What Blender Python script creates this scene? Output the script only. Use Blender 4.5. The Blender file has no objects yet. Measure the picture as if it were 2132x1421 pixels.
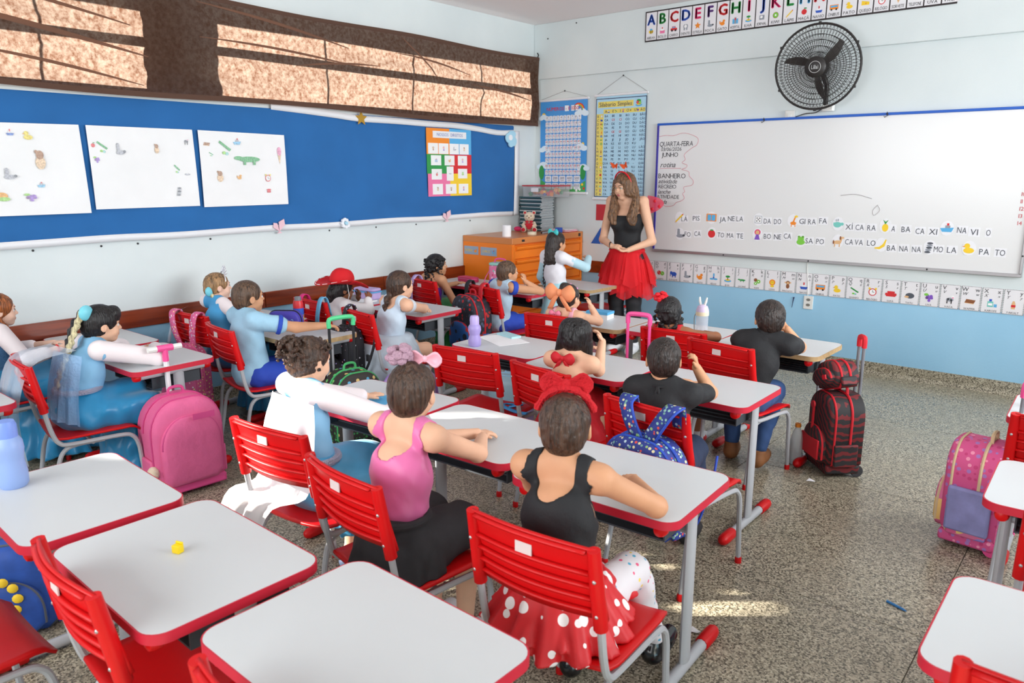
import bpy, bmesh, math, random
import numpy as np
from mathutils import Vector, Matrix
random.seed(7); np.random.seed(7)
SC = bpy.context.scene
COL = SC.collection
PI = math.pi
# ---------------------------------------------------------------- camera
CAM_LOC = Vector((0.0, 0.0, 1.62))
YAW, PITCH, ROLL, FPX = -0.69611, -0.22071, -0.00129, 1562.2
_f = Vector((math.sin(YAW)*math.cos(PITCH), math.cos(YAW)*math.cos(PITCH), math.sin(PITCH)))
_r = Vector((math.cos(YAW), -math.sin(YAW), 0))
_u = _r.cross(_f)
_r2 = math.cos(ROLL)*_r + math.sin(ROLL)*_u
_u2 = -math.sin(ROLL)*_r + math.cos(ROLL)*_u
cam = bpy.data.cameras.new('camera'); camo = bpy.data.objects.new('camera', cam); COL.objects.link(camo)
camo.matrix_world = Matrix(((_r2.x, _u2.x, -_f.x, CAM_LOC.x), (_r2.y, _u2.y, -_f.y, CAM_LOC.y), (_r2.z, _u2.z, -_f.z, CAM_LOC.z), (0, 0, 0, 1)))
cam.sensor_width = 36.0; cam.sensor_fit = 'HORIZONTAL'; cam.lens = FPX/2132*36.0; cam.clip_start = 0.05
cam.dof.use_dof = True; cam.dof.focus_distance = 3.9; cam.dof.aperture_fstop = 5.0
SC.camera = camo
# ---------------------------------------------------------------- view
vs = SC.view_settings
vs.view_transform = 'Standard'; vs.look = 'None'; vs.gamma = 1.0; vs.use_curve_mapping = False
vs.exposure = 0.1
try:
    SC.cycles.use_denoising = True
    SC.cycles.sample_clamp_indirect = 6.0
    SC.cycles.max_bounces = 8
    SC.cycles.transparent_max_bounces = 24
except Exception:
    pass
# ---------------------------------------------------------------- world (daylight sky outside the windows)
W = bpy.data.worlds.new('sky'); SC.world = W; W.use_nodes = True
_bg = W.node_tree.nodes['Background']; _bg.inputs[0].default_value = (0.80, 0.90, 1.0, 1); _bg.inputs[1].default_value = 0.5
# ---------------------------------------------------------------- sun
SUN_AZ, SUN_EL = math.radians(40.0), math.radians(25.5)
_sd = Vector((math.cos(SUN_AZ)*math.cos(SUN_EL), math.sin(SUN_AZ)*math.cos(SUN_EL), -math.sin(SUN_EL)))
sun = bpy.data.lights.new('sun', 'SUN'); sun.energy = 22.0; sun.angle = math.radians(1.4); sun.color = (1.0, 0.93, 0.82)
suno = bpy.data.objects.new('sun', sun); COL.objects.link(suno)
suno.rotation_euler = (-_sd).to_track_quat('Z', 'Y').to_euler(); suno.location = (-9, -5, 6)
def area(name, loc, direction, sx, sy, power, color=(1, 1, 1)):
    l = bpy.data.lights.new(name, 'AREA'); l.shape = 'RECTANGLE'; l.size = sx; l.size_y = sy; l.energy = power; l.color = color
    o = bpy.data.objects.new(name, l); COL.objects.link(o); o.location = loc
    o.rotation_euler = (-Vector(direction)).to_track_quat('Z', 'Y').to_euler()
    return o
# added fill lamps standing in for daylight at unseen right and back windows
area('window_daylight_right', (1.93, 4.25, 1.95), (-1, 0, -0.10), 4.4, 1.5, 118, (0.95, 0.98, 1.0)).data.spread = math.radians(120)
area('window_daylight_back', (-2.2, -2.16, 1.95), (0, 1, -0.06), 4.4, 1.5, 88, (0.97, 0.99, 1.0)).data.spread = math.radians(130)

# ================================================================ materials
def lin(c):
    out = []
    for v in c[:3]:
        v = v/255.0
        out.append(v/12.92 if v <= 0.04045 else ((v+0.055)/1.055)**2.4)
    return (out[0], out[1], out[2], 1.0)
_MC = {}
def mat(name, col, rough=0.5, metal=0.0, alpha=1.0, trans=0.0, sheen=0.0, spec=0.5, var=0.0, vscale=8.0, bump=0.0, bscale=60.0, stretch=None, coat=0.0, sss=0.0, ior=1.45, translucent=0.0):
    if name in _MC: return _MC[name]
    m = bpy.data.materials.new(name); m.use_nodes = True
    nt = m.node_tree; b = nt.nodes['Principled BSDF']
    c = lin(col)
    b.inputs['Base Color'].default_value = c
    b.inputs['Roughness'].default_value = rough
    b.inputs['Metallic'].default_value = metal
    b.inputs['Alpha'].default_value = alpha
    b.inputs['Transmission Weight'].default_value = trans
    b.inputs['Sheen Weight'].default_value = sheen
    b.inputs['Specular IOR Level'].default_value = spec
    b.inputs['Coat Weight'].default_value = coat
    b.inputs['IOR'].default_value = ior
    if sss > 0:
        b.inputs['Subsurface Weight'].default_value = sss
        b.inputs['Subsurface Radius'].default_value = (0.012, 0.005, 0.003)
    if var > 0 or bump > 0:
        tc = nt.nodes.new('ShaderNodeTexCoord'); mp = nt.nodes.new('ShaderNodeMapping')
        nt.links.new(tc.outputs['Object'], mp.inputs[0])
        if stretch: mp.inputs['Scale'].default_value = stretch
    if var > 0:
        n = nt.nodes.new('ShaderNodeTexNoise'); n.inputs['Scale'].default_value = vscale; n.inputs['Detail'].default_value = 4
        nt.links.new(mp.outputs[0], n.inputs['Vector'])
        r = nt.nodes.new('ShaderNodeValToRGB')
        r.color_ramp.elements[0].position = 0.3; r.color_ramp.elements[1].position = 0.7
        r.color_ramp.elements[0].color = tuple(max(0, v*(1-var)) for v in c[:3])+(1,)
        r.color_ramp.elements[1].color = tuple(min(1, v*(1+var)) for v in c[:3])+(1,)
        nt.links.new(n.outputs['Fac'], r.inputs[0]); nt.links.new(r.outputs[0], b.inputs['Base Color'])
    if bump > 0:
        n2 = nt.nodes.new('ShaderNodeTexNoise'); n2.inputs['Scale'].default_value = bscale; n2.inputs['Detail'].default_value = 3
        nt.links.new(mp.outputs[0], n2.inputs['Vector'])
        bp = nt.nodes.new('ShaderNodeBump'); bp.inputs['Strength'].default_value = bump; bp.inputs['Distance'].default_value = 0.01
        nt.links.new(n2.outputs['Fac'], bp.inputs['Height']); nt.links.new(bp.outputs[0], b.inputs['Normal'])
    if translucent > 0:
        t = nt.nodes.new('ShaderNodeBsdfTranslucent'); t.inputs[0].default_value = c
        mx = nt.nodes.new('ShaderNodeMixShader'); mx.inputs[0].default_value = translucent
        nt.links.new(b.outputs[0], mx.inputs[1]); nt.links.new(t.outputs[0], mx.inputs[2])
        nt.links.new(mx.outputs[0], nt.nodes['Material Output'].inputs[0])
    _MC[name] = m
    return m
def dotmat(name, base, dots, scale=60.0, size=0.35, rough=0.7):
    """cloth printed with scattered motifs: voronoi cells, several colours"""
    if name in _MC: return _MC[name]
    m = bpy.data.materials.new(name); m.use_nodes = True; nt = m.node_tree; b = nt.nodes['Principled BSDF']
    b.inputs['Roughness'].default_value = rough
    tc = nt.nodes.new('ShaderNodeTexCoord'); v = nt.nodes.new('ShaderNodeTexVoronoi'); v.inputs['Scale'].default_value = scale
    v.inputs['Randomness'].default_value = 0.75
    nt.links.new(tc.outputs['Object'], v.inputs['Vector'])
    r = nt.nodes.new('ShaderNodeValToRGB'); r.color_ramp.interpolation = 'CONSTANT'
    sx = nt.nodes.new('ShaderNodeSeparateColor'); nt.links.new(v.outputs['Color'], sx.inputs[0])
    n = len(dots)
    r.color_ramp.elements[0].color = lin(dots[0])
    r.color_ramp.elements[1].position = 1.0/n; r.color_ramp.elements[1].color = lin(dots[1 % n])
    for i in range(2, n):
        e = r.color_ramp.elements.new(i/n); e.color = lin(dots[i])
    nt.links.new(sx.outputs[0], r.inputs[0])
    cmp = nt.nodes.new('ShaderNodeMath'); cmp.operation = 'LESS_THAN'; cmp.inputs[1].default_value = size
    nt.links.new(v.outputs['Distance'], cmp.inputs[0])
    mx = nt.nodes.new('ShaderNodeMix'); mx.data_type = 'RGBA'
    mx.inputs[6].default_value = lin(base)
    nt.links.new(cmp.outputs[0], mx.inputs[0]); nt.links.new(r.outputs[0], mx.inputs[7])
    nt.links.new(mx.outputs[2], b.inputs['Base Color'])
    _MC[name] = m
    return m

# ================================================================ mesh kit
class MB:
    def __init__(s): s.v = []; s.f = []; s.mi = []; s.cur = 0
    def add(s, vs, fs, mi=None):
        o = len(s.v); s.v.extend([tuple(p) for p in vs])
        k = s.cur if mi is None else mi
        for f in fs: s.f.append(tuple(i+o for i in f)); s.mi.append(k)
        return s
    def box(s, c, d, rz=0.0, mi=None, R=None):
        hx, hy, hz = d[0]/2, d[1]/2, d[2]/2
        vs = [(x*hx, y*hy, z*hz) for x in (-1, 1) for y in (-1, 1) for z in (-1, 1)]
        if R is not None: vs = [tuple(R @ Vector(p)) for p in vs]
        elif rz:
            ca, sa = math.cos(rz), math.sin(rz); vs = [(x*ca-y*sa, x*sa+y*ca, z) for x, y, z in vs]
        vs = [(x+c[0], y+c[1], z+c[2]) for x, y, z in vs]
        return s.add(vs, [(0, 1, 3, 2), (4, 6, 7, 5), (0, 4, 5, 1), (2, 3, 7, 6), (0, 2, 6, 4), (1, 5, 7, 3)], mi)
    def bb(s, x0, x1, y0, y1, z0, z1, mi=None):
        return s.box(((x0+x1)/2, (y0+y1)/2, (z0+z1)/2), (x1-x0, y1-y0, z1-z0), mi=mi)
    def tube(s, pts, r, seg=8, mi=None, closed=False, flat=1.0, up=(0, 0, 1)):
        P = [Vector(p) for p in pts]; n = len(P); rr = r if hasattr(r, '__len__') else [r]*n
        vs = []; N = None
        for i in range(n):
            if closed: t = (P[(i+1) % n]-P[i-1])
            else: t = P[min(i+1, n-1)]-P[max(i-1, 0)]
            if t.length < 1e-9: t = Vector((0, 0, 1))
            t.normalize()
            if N is None:
                N = Vector(up)-t*t.dot(Vector(up))
                if N.length < 1e-3: N = Vector((1, 0, 0))-t*t.x
                if N.length < 1e-3: N = Vector((0, 1, 0))-t*t.y
            else: N = N-t*t.dot(N)
            N.normalize(); B = t.cross(N)
            for k in range(seg):
                a = 2*PI*k/seg
                vs.append(P[i]+N*(math.cos(a)*rr[i]*flat)+B*(math.sin(a)*rr[i]))
        fs = []
        m = n if closed else n-1
        for i in range(m):
            j = (i+1) % n
            for k in range(seg):
                k2 = (k+1) % seg
                fs.append((i*seg+k, i*seg+k2, j*seg+k2, j*seg+k))
        if not closed:
            fs.append(tuple(range(seg-1, -1, -1))); fs.append(tuple((n-1)*seg+k for k in range(seg)))
        return s.add(vs, fs, mi)
    def lathe(s, prof, seg=20, c=(0, 0, 0), mi=None, R=None, sx=1.0, sy=1.0, caps=True):
        vs = []
        for r, z in prof:
            for k in range(seg):
                a = 2*PI*k/seg; p = Vector((r*math.cos(a)*sx, r*math.sin(a)*sy, z))
                if R is not None: p = R @ p
                vs.append((p.x+c[0], p.y+c[1], p.z+c[2]))
        fs = []
        for i in range(len(prof)-1):
            for k in range(seg):
                k2 = (k+1) % seg; fs.append((i*seg+k, i*seg+k2, (i+1)*seg+k2, (i+1)*seg+k))
        if caps:
            fs.append(tuple(range(seg-1, -1, -1))); fs.append(tuple((len(prof)-1)*seg+k for k in range(seg)))
        return s.add(vs, fs, mi)
    def ball(s, c, r, seg=12, mi=None, R=None):
        r = r if hasattr(r, '__len__') else (r, r, r)
        vs = []; h = seg//2+1
        for i in range(h+1):
            t = PI*i/h
            for k in range(seg):
                a = 2*PI*k/seg
                p = Vector((math.sin(t)*math.cos(a)*r[0], math.sin(t)*math.sin(a)*r[1], -math.cos(t)*r[2]))
                if R is not None: p = R @ p
                vs.append((p.x+c[0], p.y+c[1], p.z+c[2]))
        fs = []
        for i in range(h):
            for k in range(seg):
                k2 = (k+1) % seg; fs.append((i*seg+k, i*seg+k2, (i+1)*seg+k2, (i+1)*seg+k))
        return s.add(vs, fs, mi)
    def prism(s, poly, z0, z1, mi=None, fn=None):
        n = len(poly); fn = fn or (lambda x, y, z: (x, y, z))
        vs = [fn(x, y, z0) for x, y in poly]+[fn(x, y, z1) for x, y in poly]
        fs = [tuple(range(n-1, -1, -1)), tuple(range(n, 2*n))]+[(i, (i+1) % n, n+(i+1) % n, n+i) for i in range(n)]
        return s.add(vs, fs, mi)
    def grid(s, fn, nu, nv, mi=None, cu=False, thick=0.0):
        vs = []
        for i in range(nu+1):
            for j in range(nv+1): vs.append(fn(i/nu, j/nv))
        fs = [(i*(nv+1)+j, (i+1)*(nv+1)+j, (i+1)*(nv+1)+j+1, i*(nv+1)+j+1) for i in range(nu) for j in range(nv)]
        return s.add(vs, fs, mi)
    def xf(s, M):
        s.v = [tuple(M @ Vector(p)) for p in s.v]; return s
def rrect(w, d, r, n=5):
    out = []
    for cx, cy, a0 in ((w/2-r, d/2-r, 0), (-w/2+r, d/2-r, 90), (-w/2+r, -d/2+r, 180), (w/2-r, -d/2+r, 270)):
        for k in range(n+1):
            a = math.radians(a0+90*k/n); out.append((cx+r*math.cos(a), cy+r*math.sin(a)))
    return out
def spline(pts, n=6, closed=False):
    P = [Vector(p) for p in pts]; out = []; m = len(P)
    rng = range(m) if closed else range(m-1)
    for i in rng:
        p1, p2 = P[i], P[(i+1) % m]
        p0 = P[i-1] if (i > 0 or closed) else p1*2-p2
        p3 = P[(i+2) % m] if (i+2 < m or closed) else p2*2-p1
        for k in range(n):
            t = k/n
            out.append(0.5*((2*p1)+(p2-p0)*t+(2*p0-5*p1+4*p2-p3)*t*t+(3*p1-p0-3*p2+p3)*t**3))
    if not closed: out.append(P[-1])
    return out
def link(name, me, parent=None, loc=(0, 0, 0), rot=(0, 0, 0)):
    o = bpy.data.objects.new(name, me); COL.objects.link(o); o.location = loc; o.rotation_euler = rot
    if parent is not None: o.parent = parent
    return o
def mesh_of(name, mb, mats, smooth=True, angle=40):
    me = bpy.data.meshes.new(name); me.from_pydata(mb.v, [], mb.f)
    if not isinstance(mats, (list, tuple)): mats = [mats]
    for m in mats: me.materials.append(m)
    if len(mats) > 1: me.polygons.foreach_set('material_index', mb.mi)
    me.polygons.foreach_set('use_smooth', [bool(smooth)]*len(me.polygons))
    me.update()
    if smooth:
        try: me.set_sharp_from_angle(angle=math.radians(angle))
        except Exception: pass
    return me
def obj(name, mb, mats, parent=None, loc=(0, 0, 0), rot=(0, 0, 0), smooth=True, bevel=0.0, solid=0.0, angle=40, sub=0):
    o = link(name, mesh_of(name, mb, mats, smooth, angle), parent, loc, rot)
    if solid:
        md = o.modifiers.new('thickness', 'SOLIDIFY'); md.thickness = solid; md.offset = 0
    if bevel:
        md = o.modifiers.new('bevel', 'BEVEL'); md.width = bevel; md.segments = 2; md.limit_method = 'ANGLE'; md.angle_limit = math.radians(50)
    if sub:
        md = o.modifiers.new('sub', 'SUBSURF'); md.levels = sub; md.render_levels = sub
    return o
def tag(o, label=None, cat=None, group=None, kind=None):
    if label: o['label'] = label
    if cat: o['category'] = cat
    if group: o['group'] = group
    if kind: o['kind'] = kind
    return o
def empty(name, loc=(0, 0, 0), rz=0.0, label=None, cat=None, group=None, kind=None, rot=None):
    o = bpy.data.objects.new(name, None); COL.objects.link(o); o.location = loc; o.rotation_euler = rot or (0, 0, rz); o.empty_display_size = 0.1
    return tag(o, label, cat, group, kind)
_KIDS = {}
def copytree(root, parent=None):
    c = root.copy(); COL.objects.link(c)
    if parent is not None: c.parent = parent
    for ch in [x for x in SC.objects if x.parent == root] if root.name not in _KIDS else _KIDS[root.name]:
        copytree(ch, c)
    return c
def cache_tree(root):
    ch = [x for x in bpy.data.objects if x.parent == root]; _KIDS[root.name] = ch
    for x in ch: cache_tree(x)

# ================================================================ lettering kit (one mesh per glyph, merged into strings)
GLYPH = {}
def _make_glyphs(chars):
    tmp = []
    for ch in chars:
        cu = bpy.data.curves.new('g', 'FONT'); cu.body = ch; cu.size = 1.0; cu.resolution_u = 2
        o = bpy.data.objects.new('g', cu); COL.objects.link(o); tmp.append((ch, o, cu))
    dg = bpy.context.evaluated_depsgraph_get()
    for ch, o, cu in tmp:
        me = o.evaluated_get(dg).to_mesh()
        vs = [tuple(v.co) for v in me.vertices]; fs = [tuple(p.vertices) for p in me.polygons]
        xs = [v[0] for v in vs] or [0, 0.2]
        GLYPH[ch] = (vs, fs, min(xs), max(xs))
        o.evaluated_get(dg).to_mesh_clear()
    for ch, o, cu in tmp:
        bpy.data.objects.remove(o); bpy.data.curves.remove(cu)
_make_glyphs('ABCDEFGHIJKLMNOPQRSTUVWXYZabcdefghijklmnopqrstuvwxyz0123456789-=/.,ÁÃÂÇÍÓÔÉÚíá')
def text(mb, s, cx, cy, size, fn, align='c', mi=None, sp=0.09, maxw=None, slant=0.0, xs=1.0):
    """merge string into mb; fn maps (u,v) on the sheet to 3-D"""
    w = 0; pos = []
    for ch in s:
        if ch not in GLYPH: w += 0.32; continue
        g = GLYPH[ch]; pos.append((ch, w-g[2])); w += g[3]-g[2]+sp
    w = max(0.01, w-sp); k = size; kx = size*xs
    if maxw and w*kx > maxw: kx = maxw/w
    x0 = cx-(w*kx/2 if align == 'c' else 0.0)
    for ch, dx in pos:
        vs, fs, _, _ = GLYPH[ch]
        mb.add([fn(x0+(v[0]+dx+slant*v[1])*kx, cy+(v[1]-0.35)*k) for v in vs], fs, mi)
# flat print: icons made of discs and polygons
PAL = {'R': (215, 45, 50), 'O': (240, 140, 40), 'Y': (245, 205, 50), 'G': (50, 150, 75), 'L': (125, 200, 70), 'B': (50, 90, 190), 'C': (90, 175, 225), 'P': (130, 85, 190), 'K': (30, 30, 34), 'W': (245, 245, 245), 'N': (140, 85, 50), 'S': (150, 155, 165), 'I': (235, 120, 165), 'T': (225, 180, 130), 'D': (80, 85, 95), 'M': (230, 50, 110), 'E': (100, 60, 130), 'A': (120, 200, 190)}
PKEY = list(PAL)
def pmat(k): return mat('print_'+k, PAL[k], 0.6)
PMATS = None
def pmats():
    return [pmat(k) for k in PKEY]
def pencils():
    return [mat('pencil_'+k, tuple(int(.52*c+.48*238) for c in PAL[k]), .8, var=.25, vscale=90) for k in PKEY]
ICON = {
 'bee': 'c0,0,.34,.24,Y;r-.12,-.23,-.02,.23,K;r.1,-.21,.18,.21,K;c0,.26,.2,.12,C', 'cake': 'r-.34,-.36,.34,.05,I;c0,.08,.34,.13,W;c0,.28,.09,.09,R',
 'car': 'r-.46,-.18,.46,.08,R;r-.26,.05,.24,.3,R;c-.25,-.2,.13,.13,K;c.25,-.2,.13,.13,K;r-.18,.1,.16,.24,C', 'tooth': 'c-.12,.1,.2,.26,S;c.12,.1,.2,.26,S;r-.26,-.35,-.08,.1,S;r.08,-.35,.26,.1,S;c0,.1,.2,.2,W',
 'star': 's0,0,.45,O', 'seal': 'c.05,-.18,.38,.16,S;c-.12,.1,.14,.3,S;c-.12,.34,.13,.12,S;c.4,-.12,.12,.1,D', 'cat': 'c0,-.15,.3,.22,O;c.18,.15,.16,.15,O;c-.32,.0,.07,.2,O', 'hospital': 'r-.36,-.36,.36,.2,C;r-.12,-.36,.12,.36,S;r-.04,.02,.04,.3,R;r-.14,.12,.14,.2,R', 'island': 'c0,-.22,.4,.14,C;c0,-.12,.28,.1,Y;r-.04,-.1,.04,.2,N;c.0,.24,.26,.12,G',
 'news': 'r-.3,-.3,.3,.2,S;c-.05,.0,.16,.14,W', 'kiwi': 'c0,0,.34,.34,N;c0,0,.29,.29,L;c0,0,.1,.1,W', 'pencil': 'p-.38,-.3,-.3,-.4,.32,.2,.22,.3,Y;p.32,.2,.22,.3,.38,.36,R;p-.38,-.3,-.3,-.4,-.44,-.46,T', 'apple': 'c0,-.06,.3,.3,R;r-.03,.2,.03,.4,N;c.14,.32,.14,.07,G', 'boat': 'p-.4,-.1,.4,-.1,.28,-.36,-.28,-.36,B;r-.2,-.1,.2,.08,W;r-.06,.08,.06,.34,R', 'bus': 'r-.46,-.22,.46,.26,O;r-.38,.0,.38,.18,C;c-.26,-.24,.1,.1,K;c.26,-.24,.1,.1,K', 'duck': 'c0,-.16,.34,.2,Y;c-.12,.16,.18,.18,Y;p-.28,.16,-.44,.1,-.28,.06,O', 'cheese': 'p-.4,-.2,.4,-.2,.4,.1,-.4,.26,Y;c.05,-.05,.07,.07,O', 'clock': 'c0,0,.36,.36,R;c0,0,.28,.28,W;r-.02,0,.02,.2,K;r0,-.02,.16,.02,K;c-.28,.34,.1,.1,Y;c.28,.34,.1,.1,Y', 'cone': 'p-.18,0,.18,0,0,-.45,T;c0,.14,.22,.2,I', 'phone': 'r-.3,-.25,.3,.1,R;c0,.2,.38,.1,R', 'grape': 'c-.14,.1,.14,.14,P;c.14,.1,.14,.14,P;c0,-.1,.14,.14,P;c-.2,-.06,.12,.12,E;c.2,-.06,.12,.12,P;c0,-.3,.12,.12,P;c-.26,.24,.18,.12,L',
 'dice': 'c-.2,0,.24,.24,R;c.22,-.06,.24,.24,L;c-.26,.08,.04,.04,W;c-.14,-.08,.04,.04,W;c.16,.0,.04,.04,W;c.28,-.1,.04,.04,W', 'die': 'r-.3,-.3,.3,.3,S;r-.26,-.26,.26,.26,W;c-.12,.12,.05,.05,K;c.12,-.12,.05,.05,K;c0,0,.05,.05,K;c.12,.12,.05,.05,K;c-.12,-.12,.05,.05,K', 'elephant': 'c.06,-.02,.34,.24,B;c-.28,.1,.16,.18,B;r-.42,-.3,-.34,.08,B;r-.16,-.4,-.04,-.1,B;r.2,-.4,.32,-.1,B', 'prop': 'c0,.26,.1,.22,C;c-.22,-.16,.24,.1,C;c.22,-.16,.24,.1,C;c0,0,.1,.1,B', 'jaguar': 'c0,-.06,.38,.18,O;c-.26,.12,.16,.15,Y;c.1,-.2,.4,.1,L', 'gator': 'c0,0,.36,.1,G;c-.36,.04,.14,.07,G;r-.2,-.2,-.12,0,G;r.12,-.2,.2,0,G', 'kiwis': 'c-.16,.14,.2,.18,N;c.16,.0,.2,.2,L;c.16,.0,.07,.07,W;c-.14,-.22,.18,.16,L;c-.14,-.22,.06,.06,W', 'lion': 'c0,.05,.32,.32,O;c0,.04,.2,.2,Y;c-.07,.08,.03,.03,K;c.07,.08,.03,.03,K;c.02,-.34,.2,.12,Y', 'monkey': 'c0,.16,.2,.2,N;c0,.12,.13,.13,T;c0,-.2,.18,.24,N;c-.26,.18,.08,.08,T;c.26,.18,.08,.08,T', 'okra': 'p-.42,.2,-.34,.3,.4,-.12,.3,-.22,G;c-.1,-.3,.12,.08,L;c.1,-.34,.1,.08,A', 'sofa': 'r-.4,-.26,.4,.02,R;r-.32,-.02,.32,.24,R;c-.4,-.06,.1,.14,R;c.4,-.06,.1,.14,R', 'armadillo': 'c0,-.02,.38,.26,D;c-.26,-.14,.2,.1,T', 'cow': 'c.04,-.04,.3,.18,S;c-.1,.0,.1,.08,K;c.14,-.06,.08,.07,K;c.26,.2,.13,.14,W;c.26,.14,.08,.05,I;r-.2,-.4,-.12,-.1,K;r.14,-.4,.22,-.1,K', 'wafer': 'p-.42,-.16,.3,-.2,.42,.1,-.3,.16,N;p-.4,-.2,.3,-.26,.3,-.2,-.42,-.16,T', 'syrup': 'r-.3,-.35,.14,.14,A;r-.18,.14,.02,.34,B;r.2,-.35,.42,-.08,C;r-.24,-.22,.08,-.02,W', 'milk': 'r-.14,-.36,.14,.16,T;r-.16,-.2,.16,.0,R;c0,.22,.1,.12,T',
 'window': 'r-.46,-.3,.46,.34,O;r-.36,-.24,-.03,.26,C;r.03,-.24,.36,.26,C', 'giraffe': 'c.05,-.18,.24,.14,O;p-.02,-.1,.1,-.14,.24,.3,.14,.34,O;c.26,.36,.14,.09,Y;r-.12,-.46,-.06,-.2,O;r.18,-.46,.24,-.2,O', 'cup': 'c-.04,-.06,.3,.22,A;r-.34,-.06,.26,.1,A;c.32,.0,.12,.12,A;c0,.3,.04,.1,S;c-.14,.28,.03,.09,S', 'tomato': 'c0,-.04,.34,.34,R;c0,.28,.16,.06,G', 'doll': 'c0,.2,.26,.24,M;c0,.18,.17,.17,T;p-.24,-.42,.24,-.42,.1,.02,-.1,.02,P', 'frog': 'c0,-.14,.34,.22,L;c0,.1,.26,.2,L;c-.16,.28,.1,.1,L;c.16,.28,.1,.1,L;c-.16,.29,.04,.04,K;c.16,.29,.04,.04,K', 'horse': 'c0,-.08,.28,.15,T;p.14,-.06,.3,-.02,.36,.32,.2,.3,T;c.34,.28,.14,.08,T;r-.24,-.44,-.16,-.12,T;r.12,-.44,.2,-.12,T;c-.3,-.08,.06,.16,N;c.2,.26,.06,.16,N', 'pineapple': 'c0,-.14,.22,.3,Y;p-.2,.46,0,.1,.2,.46,0,.3,G', 'ship': 'p-.44,.0,.44,.06,.3,-.26,-.3,-.26,C;r-.12,.02,.2,.2,S;r-.02,.2,.12,.36,R', 'banana': 'p-.46,-.3,-.1,-.34,.24,-.1,.34,.4,.26,.42,.1,.06,-.14,-.16,-.46,-.22,Y', 'spring': 'c0,.3,.2,.08,D;c-.02,.14,.2,.08,S;c-.04,-.02,.2,.08,D;c-.08,-.18,.2,.08,S;c-.12,-.34,.2,.08,D', 'sun': 'c0,0,.4,.4,Y', 'bear': 'c0,-.1,.26,.3,T;c0,.24,.2,.2,N;c-.18,.38,.08,.08,N', 'scribble': 'c0,0,.4,.14,S;c.1,.1,.2,.06,W',
}
_lift = [0.0]
def icon(mb, key, cx, cy, size, fn3, xs=1.0):
    """fn3(u,v,lift) -> 3-D"""
    k = 0
    for it in ICON[key].split(';'):
        t = it[0]; a = it[1:].split(','); col = PKEY.index(a[-1]); q = [float(x) for x in a[:-1]]; k += 1
        lf = 0.0004*k
        if t == 'c': P = [(q[0]+q[2]*math.cos(2*PI*i/14), q[1]+q[3]*math.sin(2*PI*i/14)) for i in range(14)]
        elif t == 'r': P = [(q[0], q[1]), (q[2], q[1]), (q[2], q[3]), (q[0], q[3])]
        elif t == 's': P = [(q[0]+q[2]*(1 if i % 2 == 0 else .45)*math.sin(PI*i/5), q[1]+q[2]*(1 if i % 2 == 0 else .45)*math.cos(PI*i/5)) for i in range(10)]
        else: P = [(q[i], q[i+1]) for i in range(0, len(q), 2)]
        mb.add([fn3(cx+x*size*xs, cy+y*size, lf) for x, y in P], [tuple(range(len(P)))], col)
# ================================================================ room shell
XL, XR, YF, YB, ZC = -5.1, 1.95, 6.5, -2.2, 3.1
def wall_mat():
    m = bpy.data.materials.new('wall_paint'); m.use_nodes = True; nt = m.node_tree; b = nt.nodes['Principled BSDF']
    b.inputs['Roughness'].default_value = 0.55
    tc = nt.nodes.new('ShaderNodeTexCoord'); sp = nt.nodes.new('ShaderNodeSeparateXYZ'); nt.links.new(tc.outputs['Object'], sp.inputs[0])
    c = nt.nodes.new('ShaderNodeMath'); c.operation = 'GREATER_THAN'; c.inputs[1].default_value = 0.615; nt.links.new(sp.outputs[2], c.inputs[0])
    n = nt.nodes.new('ShaderNodeTexNoise'); n.inputs['Scale'].default_value = 1.6; n.inputs['Detail'].default_value = 5; nt.links.new(tc.outputs['Object'], n.inputs['Vector'])
    def ramp(a, bb):
        r = nt.nodes.new('ShaderNodeValToRGB'); r.color_ramp.elements[0].color = lin(a); r.color_ramp.elements[1].color = lin(bb)
        r.color_ramp.elements[0].position = .35; r.color_ramp.elements[1].position = .65
        nt.links.new(n.outputs['Fac'], r.inputs[0]); return r
    lo = ramp((150, 200, 230), (160, 208, 236)); hi = ramp((212, 221, 222), (220, 228, 228))
    mx = nt.nodes.new('ShaderNodeMix'); mx.data_type = 'RGBA'; nt.links.new(c.outputs[0], mx.inputs[0])
    nt.links.new(lo.outputs[0], mx.inputs[6]); nt.links.new(hi.outputs[0], mx.inputs[7]); nt.links.new(mx.outputs[2], b.inputs['Base Color'])
    n2 = nt.nodes.new('ShaderNodeTexNoise'); n2.inputs['Scale'].default_value = 70; nt.links.new(tc.outputs['Object'], n2.inputs['Vector'])
    bp = nt.nodes.new('ShaderNodeBump'); bp.inputs['Strength'].default_value = .06; bp.inputs['Distance'].default_value = .01
    nt.links.new(n2.outputs['Fac'], bp.inputs['Height']); nt.links.new(bp.outputs[0], b.inputs['Normal'])
    return m
MW = wall_mat()
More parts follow.
